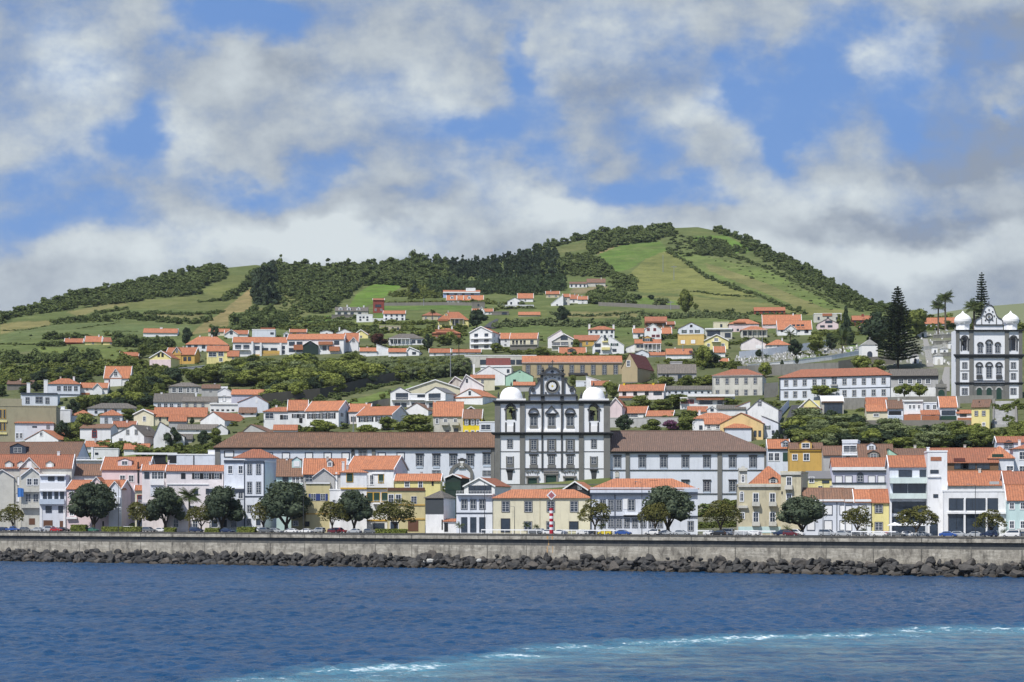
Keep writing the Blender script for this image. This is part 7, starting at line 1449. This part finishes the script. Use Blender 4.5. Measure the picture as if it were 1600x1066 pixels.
# parasols, flag, poles
def parasol(px,label):
    off=20.; s=s_of(px,off); p=wp(s,off,STREET); root=empty('parasol',p); tag(root,label,'parasol','cafe parasols'); m=MB(); n=8; h=2.9
    for i in range(n):
        a=2*math.pi*i/n;b_=2*math.pi*(i+1)/n; m.face([(1.9*math.cos(a),1.9*math.sin(a),h),(1.9*math.cos(b_),1.9*math.sin(b_),h),(0,0,h+.75)],'white').face([(1.9*math.cos(b_),1.9*math.sin(b_),h),(1.9*math.cos(a),1.9*math.sin(a),h),(1.9*math.cos(a),1.9*math.sin(a),h-.18),(1.9*math.cos(b_),1.9*math.sin(b_),h-.18)],'white')
    m.build('canopy',root); MB().tube((0,0,0),(0,0,h+.7),.035,.035,'metald',6).build('pole',root)
for px,l in ((1398,'white cafe parasol, left of the row under modern balcony'),(1413,'white cafe parasol, second under modern balcony'),(1430,'white cafe parasol, third under modern balcony'),(1443,'white cafe parasol, right of the row under modern balcony')): parasol(px,l)
p=Vector(((27.5-800)/F*wy(27,16),wy(27,16),STREET)); root=empty('flag',p); tag(root,'plain blue flag hanging on a pole before the greyish townhouse','flag'); m=MB(); S=F/p.y
z1=CZ+(HY-762)/S-STREET; z0=z1-15/S; n=8
for i in range(n):
    x0=i*1.9/n;x1=(i+1)*1.9/n; y0=.15*math.sin(i*1.1);y1=.15*math.sin((i+1)*1.1); q=[(x0,y0,z0+.1*x0),(x1,y1,z0+.1*x1),(x1,y1,z1-.15*x1),(x0,y0,z1-.15*x0)]; m.face(q,'bluesign'); m.face([(a,b_+.015,c) for a,b_,c in q[::-1]],'bluesign')
m.build('cloth',root); MB().tube((-.05,0,0),(-.05,0,z1+.2),.05,.04,'metal',6).build('pole',root)
def pole(px,py,top,label,H=False):
    p=gp(px,py); h=(CZ+(HY-top)/F*p.y)-p.z; root=empty('power_pole',p); tag(root,label,'power pole'); MB().tube((0,0,-1),(0,0,h),.28,.18,'metal',6).build('pole',root)
    if H: MB().box(-2.2,2.2,-.15,.15,h-1.2,h-.8,'metal').build('crossarm',root)
pole(1036,425,398,'thin power pole on the big hill slope'); pole(1053,438,415,'power pole with crossarm on the big hill slope',True); pole(1048,484,470,'pale pole in the pasture',True); pole(978,478,468,'thin pole at the pasture foot')
pole(1191,562,528,'wooden pole by the cemetery wall'); pole(704,590,552,'dark pole before the cane field',True); pole(662,478,466,'small pole by the field wall'); pole(1067,560,538,'thin pole before mustard house')
pole(1229,625,598,'thin pole before the white school'); pole(552,700,650,'dark pole by white orange roofed house'); pole(1345,625,600,'thin pole near the bare tree'); pole(770,490,480,'thin pole at road bend')

# ---------------------------------------------------------------- terrain
FIELDS=[ # polygon in ground coordinates, colour
 ([(-400,700),(2100,700),(2100,560),(1500,560),(1400,540),(1200,520),(1000,540),(700,535),(500,530),(200,545),(-400,560)],(.115,.125,.065)),
 ([(0,505),(80,500),(80,508),(40,514),(0,522)],(.28,.23,.10)),
 ([(0,525),(60,510),(130,505),(186,505),(120,516),(60,528),(0,537)],(.125,.165,.07)),
 ([(120,518),(186,506),(300,508),(300,518),(215,522),(130,520)],(.125,.165,.07)),
 ([(100,490),(190,474),(200,470),(310,462),(330,456),(392,470),(345,486),(230,482),(150,488)],(.155,.165,.06)),
 ([(105,488),(150,478),(190,472),(200,476),(160,484),(120,494)],(.26,.225,.10)),
 ([(310,455),(352,432),(400,428),(392,444),(350,462),(330,458)],(.15,.165,.055)),
 ([(225,490),(320,490),(322,500),(230,500)],(.21,.19,.085)),
 ([(348,486),(375,462),(392,448),(404,440),(402,456),(394,474),(390,486),(360,490),(356,505),(355,516),(296,524),(320,504),(340,494)],(.33,.245,.12)),
 ([(40,560),(60,544),(215,546),(216,562),(160,564),(60,566)],(.15,.19,.055)),
 ([(-50,572),(70,570),(50,592),(0,605),(-50,610)],(.105,.17,.045)),
 ([(430,462),(480,455),(482,492),(440,500),(425,490)],(.16,.165,.065)),
 ([(384,486),(400,480),(430,480),(430,498),(400,498)],(.18,.17,.07)),
 ([(546,478),(556,458),(576,447),(618,441),(628,448),(610,458),(590,470),(560,485),(520,500),(480,504),(500,496),(525,490)],(.13,.25,.035)),
 ([(600,476),(760,477),(758,488),(730,484),(620,484),(590,500),(585,492)],(.11,.20,.045)),
 ([(540,504),(590,502),(600,516),(570,522),(540,514)],(.17,.20,.06)),
 ([(830,402),(860,388),(918,378),(918,390),(880,396),(850,408)],(.14,.15,.06)),
 ([(930,394),(984,378),(978,386),(950,394),(935,398)],(.32,.245,.13)),
 ([(930,412),(935,396),(984,380),(1030,376),(1045,390),(1010,405),(985,420),(960,424)],(.115,.205,.04)),
 ([(980,430),(1010,405),(1045,390),(1100,432),(1185,464),(1150,470),(1080,460),(1000,456),(985,448)],(.22,.225,.075)),
 ([(1075,372),(1130,366),(1180,392),(1150,396),(1110,384)],(.12,.22,.04)),
 ([(1048,395),(1100,400),(1200,422),(1290,470),(1320,485),(1262,484),(1185,458),(1100,428)],(.155,.21,.06)),
 ([(1100,410),(1180,436),(1260,470),(1290,482),(1262,486),(1180,452),(1110,424)],(.23,.215,.09)),
 ([(990,462),(1080,463),(1150,470),(1240,478),(1330,486),(1300,492),(1200,492),(1100,488),(1060,476),(1000,468)],(.22,.215,.08)),
 ([(935,468),(1000,464),(1060,470),(1060,481),(1000,478),(945,476)],(.15,.23,.055)),
 ([(880,488),(990,486),(1000,496),(930,498),(880,496)],(.25,.215,.10)),
 ([(775,514),(800,500),(1000,512),(990,524),(850,530),(780,530)],(.12,.165,.055)),
 ([(780,498),(840,484),(860,486),(850,500),(800,502)],(.15,.17,.06)),
 ([(892,450),(948,448),(940,462),(890,458)],(.24,.19,.12)),
 ([(990,498),(1180,500),(1170,512),(1050,512),(990,508)],(.13,.17,.055)),
 ([(500,634),(560,622),(600,612),(640,602),(655,606),(620,618),(600,634),(560,640),(510,640)],(.15,.225,.05)),
 ([(1152,572),(1200,558),(1305,545),(1330,556),(1300,562),(1240,570),(1170,578)],(.22,.21,.19)),
 ([(1240,562),(1292,552),(1292,560),(1250,566)],(.12,.21,.045)),([(1180,575),(1216,564),(1216,570),(1190,576)],(.12,.21,.045)),
 ([(1326,540),(1345,538),(1340,550),(1322,552)],(.13,.22,.05)),
 ([(1360,580),(1390,545),(1440,520),(1500,512),(1500,600),(1440,600)],(.22,.215,.19)),
 ([(1320,642),(1354,642),(1354,668),(1320,668)],(.14,.16,.06)),
 ([(1075,850),(1165,850),(1165,785),(1075,785)],(.20,.19,.17)),
 ([(1100,750),(1600,760),(1700,720),(1700,790),(1100,790)],(.12,.12,.09)),
]
xs=np.concatenate([np.linspace(-700,-40,40,endpoint=False),np.linspace(-40,1640,560,endpoint=False),np.linspace(1640,2300,40)]); NT=330
P_=[];Cc=[]
for px in xs:
    ys=streetpy(px)-.01; cr=crest(px)
    for j in range(NT):
        t=j/(NT-1); py=ys+(cr-ys)*t; p=gp(px,py); P_.append((p.x,p.y,p.z)); Cc.append((px,py))
    yc=gp(px,cr); 
    for k in range(1,6): P_.append((yc.x*(1+k*.08),yc.y*(1+k*.08),yc.z-k*k*6-k*8)); Cc.append((px,cr))
NTT=NT+5; P_=np.array(P_); Cc=np.array(Cc)
X,Yp=Cc[:,0],Cc[:,1]; nx_=len(xs)
col=np.empty((len(P_),3)); col[:]=(.12,.15,.055)
wob=2.2*np.sin(X*.11+Yp*.07)+1.4*np.sin(X*.31+Yp*.4); Xw,Yw=X+wob*.5,Yp+wob*.25
for poly,c in FIELDS:
    ins=np.zeros(len(P_),bool); j=len(poly)-1
    for i in range(len(poly)):
        xi,yi=poly[i];xj,yj=poly[j]
        if yi!=yj: ins^=((yi>Yw)!=(yj>Yw))&(Xw<(xj-xi)*(Yw-yi)/(yj-yi)+xi)
        j=i
    col[ins]=c
idx=np.arange(nx_*NTT).reshape(nx_,NTT); a=idx[:-1,:-1].ravel();b=idx[1:,:-1].ravel();c=idx[1:,1:].ravel();d=idx[:-1,1:].ravel()
m,nt,out=newmat('hillground'); at=N(nt,'ShaderNodeAttribute',attribute_name='field'); tc=N(nt,'ShaderNodeTexCoord'); o=tc.outputs['Object']; b_=N(nt,'ShaderNodeBsdfDiffuse')
n1=noise(nt,o,.012,6,.65); n2=noise(nt,o,.12,6,.7); n3=noise(nt,vmul(nt,o,(.02,.2,.2)),1.,4,.6); n4=noise(nt,o,.6,3,.6)
cc_=mixc(nt,rng(nt,n1.outputs[0],.35,.68,0,.6),at.outputs['Color'],(.10,.115,.05)); cc_=mixc(nt,rng(nt,n2.outputs[0],.5,.75,0,.55),cc_,(.055,.075,.028)); cc_=mixc(nt,rng(nt,n3.outputs[0],.52,.75,0,.35),cc_,(.26,.23,.11)); n6=noise(nt,o,.045,8,.75); cc_=mixc(nt,rng(nt,n6.outputs[0],.46,.66,0,.6),cc_,(.06,.075,.03)); cc_=mixc(nt,rng(nt,n6.outputs[0],.46,.36,0,.4),cc_,(.22,.21,.10)); cc_=mixc(nt,rng(nt,n4.outputs[0],.35,.7,0,.35),cc_,(.05,.07,.03))
bp=N(nt,'ShaderNodeBump',i_Strength=.6,i_Distance=.8); L(nt,n2.outputs[0],bp.inputs['Height']); L(nt,bp.outputs[0],b_.inputs['Normal']); L(nt,cc_,b_.inputs[0]); L(nt,b_.outputs[0],out.inputs[0]); MATS['hillground']=m
me=npmesh('terrain',P_,np.stack([a,b,c,d],1),['hillground'],{'field':('POINT','FLOAT_COLOR',np.hstack([col,np.ones((len(col),1))]))},smooth=True)
kind(link_('terrain',me),'structure')
# far land at right + sea beyond
m=MB()
pts=[(1380,500),(1440,494),(1500,484),(1540,479),(1600,474),(1680,468),(1800,470),(2000,480)]
for (a_,ya),(c_,yc) in zip(pts,pts[1:]):
    for Ya,Yb,f0,f1 in ((2600,3000,0,1),(3000,3600,1,.6)):
        def q(px,py,Y,f): return ((px-800)/F*3000,Y,CZ+(HY-py)/F*3000*f if f else 60)
        m.face([q(a_,ya,Ya,f0),q(c_,yc,Ya,f0),q(c_,yc,Yb,f1),q(a_,ya,Yb,f1)],'hillground2')
plain('hillground2',(.15,.17,.08),.9,var=.5); 
kind(m.build('far_hill'),'structure')

# ---------------------------------------------------------------- sea
rs=np.random.RandomState(3)
gx=np.concatenate([[-6000,-2500,-900,-420,-260],np.arange(-230,150,.6),[190,420,900,2500,6000]]); gy=np.concatenate([[-3000,-800,-100,60,110],np.arange(150,300,.45),np.arange(300,640,1.1),[720,900]])
GXm,GYm=np.meshgrid(gx,gy,indexing='ij'); Z=np.zeros_like(GXm); 
for i in range(46):
    lam=rs.choice([1.5,1.8,2.2,2.7,3.3,4.2,5.5,9.])*rs.uniform(.85,1.15); th=rs.normal(math.radians(-60),.7); kx,ky=math.cos(th)*2*math.pi/lam,math.sin(th)*2*math.pi/lam; A=.0085*lam**.8*(1.5 if 1.7<lam<4 else 1.)*rs.uniform(.5,1.2); ph=rs.uniform(0,6.28)
    w_=np.sin(kx*GXm+ky*GYm+ph+.6*np.sin(.03*GXm+i)+.5*np.sin(.05*GYm+2*i)); Z+=A*(w_+.35*w_*w_)
fade=np.clip((400-np.abs(GXm))/100,0,1)*np.clip((GYm-100)/40,0,1)*np.clip((700-GYm)/30,0,1); 
# wake
WK=np.array([(-60,150),(-42,164),(-24,177),(-8,194),(4,213),(23,233),(45,244),(67,252),(120,268)])
wyk=np.interp(GXm,WK[:,0],WK[:,1]); ins=np.clip(wyk-GYm,-50,200); ins=ins+1.6*np.sin(GXm*.25)+1.6*np.sin(GXm*.11+1)+1.1*np.sin(GXm*.9+GYm*.2)+.8*np.sin(GXm*1.7-GYm*.5); active=np.clip((GXm+30)/10,0,1)
foam=np.where(ins>0,np.exp(-ins/9.),np.exp(ins/4.))*active; teal=np.where(ins>0,1.,np.exp(ins/1.5))*active*np.clip(1-(ins-34-GXm*.2)/34,0,1)
Z=Z*(1-.45*teal)+foam*.12*rs.normal(size=Z.shape)*.6
Z*=fade
V=np.stack([GXm.ravel(),GYm.ravel(),Z.ravel()],1); n0,n1_=GXm.shape; idx=np.arange(n0*n1_).reshape(n0,n1_); a=idx[:-1,:-1].ravel();b=idx[1:,:-1].ravel();c=idx[1:,1:].ravel();d=idx[:-1,1:].ravel()
m,nt,out=newmat('sea'); tc=N(nt,'ShaderNodeTexCoord'); o=tc.outputs['Object']; fa=N(nt,'ShaderNodeAttribute',attribute_name='foam'); ta=N(nt,'ShaderNodeAttribute',attribute_name='teal')
b_=N(nt,'ShaderNodeBsdfPrincipled'); b_.inputs['IOR'].default_value=1.33
n1=noise(nt,vmul(nt,o,(.9,.8,1)),1.,4,.6); n2=noise(nt,vmul(nt,o,(.022,.05,1)),1.,4,.6); n3=noise(nt,vmul(nt,o,(.55,.9,1)),1.,6,.75); n5=noise(nt,vmul(nt,o,(.10,.30,1)),1.,6,.7)
base=mixc(nt,rng(nt,n2.outputs[0],.35,.65),(.005,.039,.100),(.010,.054,.134))
tcv=mixc(nt,rng(nt,n5.outputs[0],.35,.62),(.05,.20,.27),(.16,.22,.22)); base=mixc(nt,mth(nt,'MULTIPLY',ta.outputs['Fac'],rng(nt,n5.outputs[0],.40,.64,.0,.75)),base,tcv)
fpat=noise(nt,vmul(nt,o,(.06,.12,1)),1.,3,.6); fav=mth(nt,'MULTIPLY',fa.outputs['Fac'],rng(nt,fpat.outputs[0],.38,.62,.1,1.15)); tq=mth(nt,'MULTIPLY',mth(nt,'POWER',fa.outputs['Fac'],.42),rng(nt,fpat.outputs[0],.3,.62,.35,1.)); base=mixc(nt,mth(nt,'MULTIPLY',rng(nt,tq,.2,1.),.62),base,(.14,.37,.45))
fm=mth(nt,'MULTIPLY',rng(nt,mth(nt,'ADD',n3.outputs[0],mth(nt,'MULTIPLY',fav,.20)),.655,.79),rng(nt,fav,.05,.4)); base=mixc(nt,fm,base,(.75,.8,.82))
L(nt,base,b_.inputs['Base Color']); L(nt,rng(nt,fm,0,1,.2,.8),b_.inputs['Roughness'])
bp=N(nt,'ShaderNodeBump',i_Strength=1.,i_Distance=.6); L(nt,n1.outputs[0],bp.inputs['Height']); L(nt,bp.outputs[0],b_.inputs['Normal']); L(nt,b_.outputs[0],out.inputs[0]); MATS['sea']=m
me=npmesh('sea',V,np.stack([a,b,c,d],1),['sea'],{'foam':('POINT','FLOAT',foam.ravel()),'teal':('POINT','FLOAT',teal.ravel())},smooth=True); kind(link_('sea',me),'structure')

# ---------------------------------------------------------------- light, sky
EL=math.radians(57); AZ=math.radians(-38)   # azimuth measured from -Y (towards camera) , negative = left
sd=Vector((math.sin(AZ)*math.cos(EL),-math.cos(AZ)*math.cos(EL),math.sin(EL)))
sl=bpy.data.lights.new('sun','SUN'); sl.energy=5.0; sl.angle=math.radians(.55); sl.color=(1.,.955,.88); so=bpy.data.objects.new('sun',sl); COL.objects.link(so); so.rotation_euler=sd.to_track_quat('Z','Y').to_euler()
w=bpy.data.worlds.new('World'); scene.world=w; w.use_nodes=True; nt=w.node_tree; nt.nodes.clear(); out=nt.nodes.new('ShaderNodeOutputWorld'); bg=nt.nodes.new('ShaderNodeBackground'); L(nt,bg.outputs[0],out.inputs[0])
sky=N(nt,'ShaderNodeTexSky',sky_type='NISHITA'); sky.sun_disc=False; sky.sun_elevation=EL; sky.sun_rotation=math.atan2(sd.x,sd.y); sky.altitude=0; sky.air_density=1.0; sky.dust_density=.2; sky.ozone_density=3.
tc=N(nt,'ShaderNodeTexCoord'); D=tc.outputs['Generated']; sx=N(nt,'ShaderNodeSeparateXYZ'); L(nt,D,sx.inputs[0])
# sky position as azimuth / elevation tangents
ry=mth(nt,'MAXIMUM',mth(nt,'ABSOLUTE',sx.outputs[1]),.25); u=mth(nt,'DIVIDE',sx.outputs[0],ry); v=mth(nt,'DIVIDE',sx.outputs[2],ry)
cb=N(nt,'ShaderNodeCombineXYZ'); L(nt,u,cb.inputs[0]); L(nt,v,cb.inputs[1]); UV=cb.outputs[0]
wn=noise(nt,vmul(nt,UV,(9,13,1)),1.,5,.6); wv=nt.nodes.new('ShaderNodeVectorMath'); wv.operation='MULTIPLY_ADD'; sub=nt.nodes.new('ShaderNodeVectorMath'); sub.operation='SUBTRACT'; L(nt,wn.outputs['Color'],sub.inputs[0]); sub.inputs[1].default_value=(.5,.5,.5); L(nt,sub.outputs[0],wv.inputs[0]); wv.inputs[1].default_value=(.11,.075,0); L(nt,UV,wv.inputs[2]); UW=wv.outputs[0]
def blobs(lst):
    acc=None
    for (px,py,rx,ry_,amp) in lst:
        cx,cy=(px-800)/F,(HY-py)/F
        s1=nt.nodes.new('ShaderNodeVectorMath'); s1.operation='SUBTRACT'; L(nt,UW,s1.inputs[0]); s1.inputs[1].default_value=(cx,cy,0); s2=vmul(nt,s1.outputs[0],(F/rx,F/ry_,0)); ln=nt.nodes.new('ShaderNodeVectorMath'); ln.operation='LENGTH'; L(nt,s2,ln.inputs[0])
        r=rng(nt,ln.outputs['Value'],1.25,.1,0,amp,True) if amp>0 else mth(nt,'MULTIPLY',rng(nt,ln.outputs['Value'],1.25,.1,0,1,True),amp)
        acc=r if acc is None else mth(nt,'ADD',acc,r)
    return acc
fb=noise(nt,vmul(nt,UV,(11,16,1)),1.,9,.62); fb2=noise(nt,vmul(nt,UV,(4.2,6,1)),1.,4,.5); fb3=noise(nt,vmul(nt,UV,(30,36,1)),1.,6,.6)
holes=blobs([(380,20,120,45,-.6),(200,215,75,75,-.42),(250,180,50,70,-.35),(60,270,90,45,-.38),(420,285,140,38,-.5),(520,245,60,40,-.35),(120,330,150,40,-.35),(745,215,75,60,-.42),(640,320,60,25,-.2),(830,170,80,110,-.38),(810,90,30,60,-.3),(1000,290,150,40,-.5),(870,260,60,40,-.3),(1010,220,60,50,-.25),(1230,150,110,120,-.55),(1330,70,70,90,-.5),(1140,120,70,60,-.4),(1120,290,60,30,-.25),(1410,180,60,70,-.3),(1560,180,25,25,-.25),(20,370,120,80,-.38),(180,440,90,40,-.15),(1240,210,40,60,-.3),(1060,60,50,60,-.1),(1590,350,30,20,0.),(0,430,60,40,-.2)])
dens=mth(nt,'ADD',mth(nt,'ADD',mth(nt,'MULTIPLY',fb.outputs[0],1.35),mth(nt,'MULTIPLY',fb2.outputs[0],.25)),holes); low=rng(nt,v,.19,.12,0,.20,True); hi=rng(nt,v,.30,.60,0,-.25,True) if False else mth(nt,'MULTIPLY',rng(nt,v,.30,.70,0,1,True),-.28); dens=mth(nt,'ADD',mth(nt,'ADD',mth(nt,'ADD',dens,low),hi),mth(nt,'MULTIPLY',mth(nt,'SUBTRACT',fb3.outputs[0],.5),.5))
alpha=rng(nt,dens,.34,.94,.05,.98,True)
br=blobs([(110,70,110,80,.5),(100,180,150,100,.25),(300,380,260,70,.5),(560,370,200,60,.5),(850,330,160,45,.45),(1100,380,300,60,.3),(1450,390,260,55,.5),(1060,150,110,50,.4),(1420,100,60,90,.45),(1300,290,200,45,.35),(620,120,150,80,.25),(680,190,60,60,.35),(300,210,80,70,.3),(720,300,120,40,.2),(950,60,150,70,.25)])
dk=blobs([(1400,345,280,28,-.28),(90,140,110,50,-.12),(1540,50,140,60,-.45),(1520,230,140,60,-.3),(620,330,130,35,-.3),(1000,120,110,60,-.25),(520,240,80,40,-.2),(450,100,60,40,-.2),(1480,260,120,40,-.2)])
cbk=mth(nt,'ADD',mth(nt,'ADD',mth(nt,'MULTIPLY',fb3.outputs[0],.75),mth(nt,'MULTIPLY',fb.outputs[0],1.1)),mth(nt,'ADD',br,dk)); f=rng(nt,cbk,.68,1.42)
ccol=mixc(nt,f,(.27,.315,.385),(.66,.72,.74))
sc=mixc(nt,1.,sky.outputs[0],(.105,.105,.105),'MULTIPLY'); blue=mixc(nt,.8,sc,(.125,.275,.635)); fin=mixc(nt,alpha,blue,ccol)
L(nt,fin,bg.inputs[0]); bg.inputs[1].default_value=1.0; w.cycles.sampling_method='MANUAL'; w.cycles.sample_map_resolution=256

cam=bpy.data.cameras.new('Camera'); co=bpy.data.objects.new('Camera',cam); COL.objects.link(co); co.location=(0,0,CZ); co.rotation_euler=(math.pi/2,0,0); cam.sensor_width=36; cam.lens=36*F/1600; cam.shift_y=(HY-533)/1600; cam.clip_end=20000; cam.clip_start=1; scene.camera=co
vs=scene.view_settings; vs.view_transform='Standard'; vs.look='None'; vs.exposure=.08; vs.gamma=1; vs.use_curve_mapping=False
scene.cycles.max_bounces=5; scene.cycles.diffuse_bounces=2; scene.cycles.glossy_bounces=2; scene.cycles.transparent_max_bounces=4

# air between the town and the hills
m,nt,out=newmat('air'); pv=N(nt,'ShaderNodeVolumePrincipled'); pv.inputs['Color'].default_value=(.80,.87,1,1); pv.inputs['Density'].default_value=HAZE; pv.inputs['Anisotropy'].default_value=.2; L(nt,pv.outputs[0],out.inputs['Volume']); MATS['air']=m
if HAZE>0: kind(MB().box(-6400,6400,-3400,4300,-14,420,'air').build('haze'),'stuff','thin pale sea haze lying over the town and hills','haze')
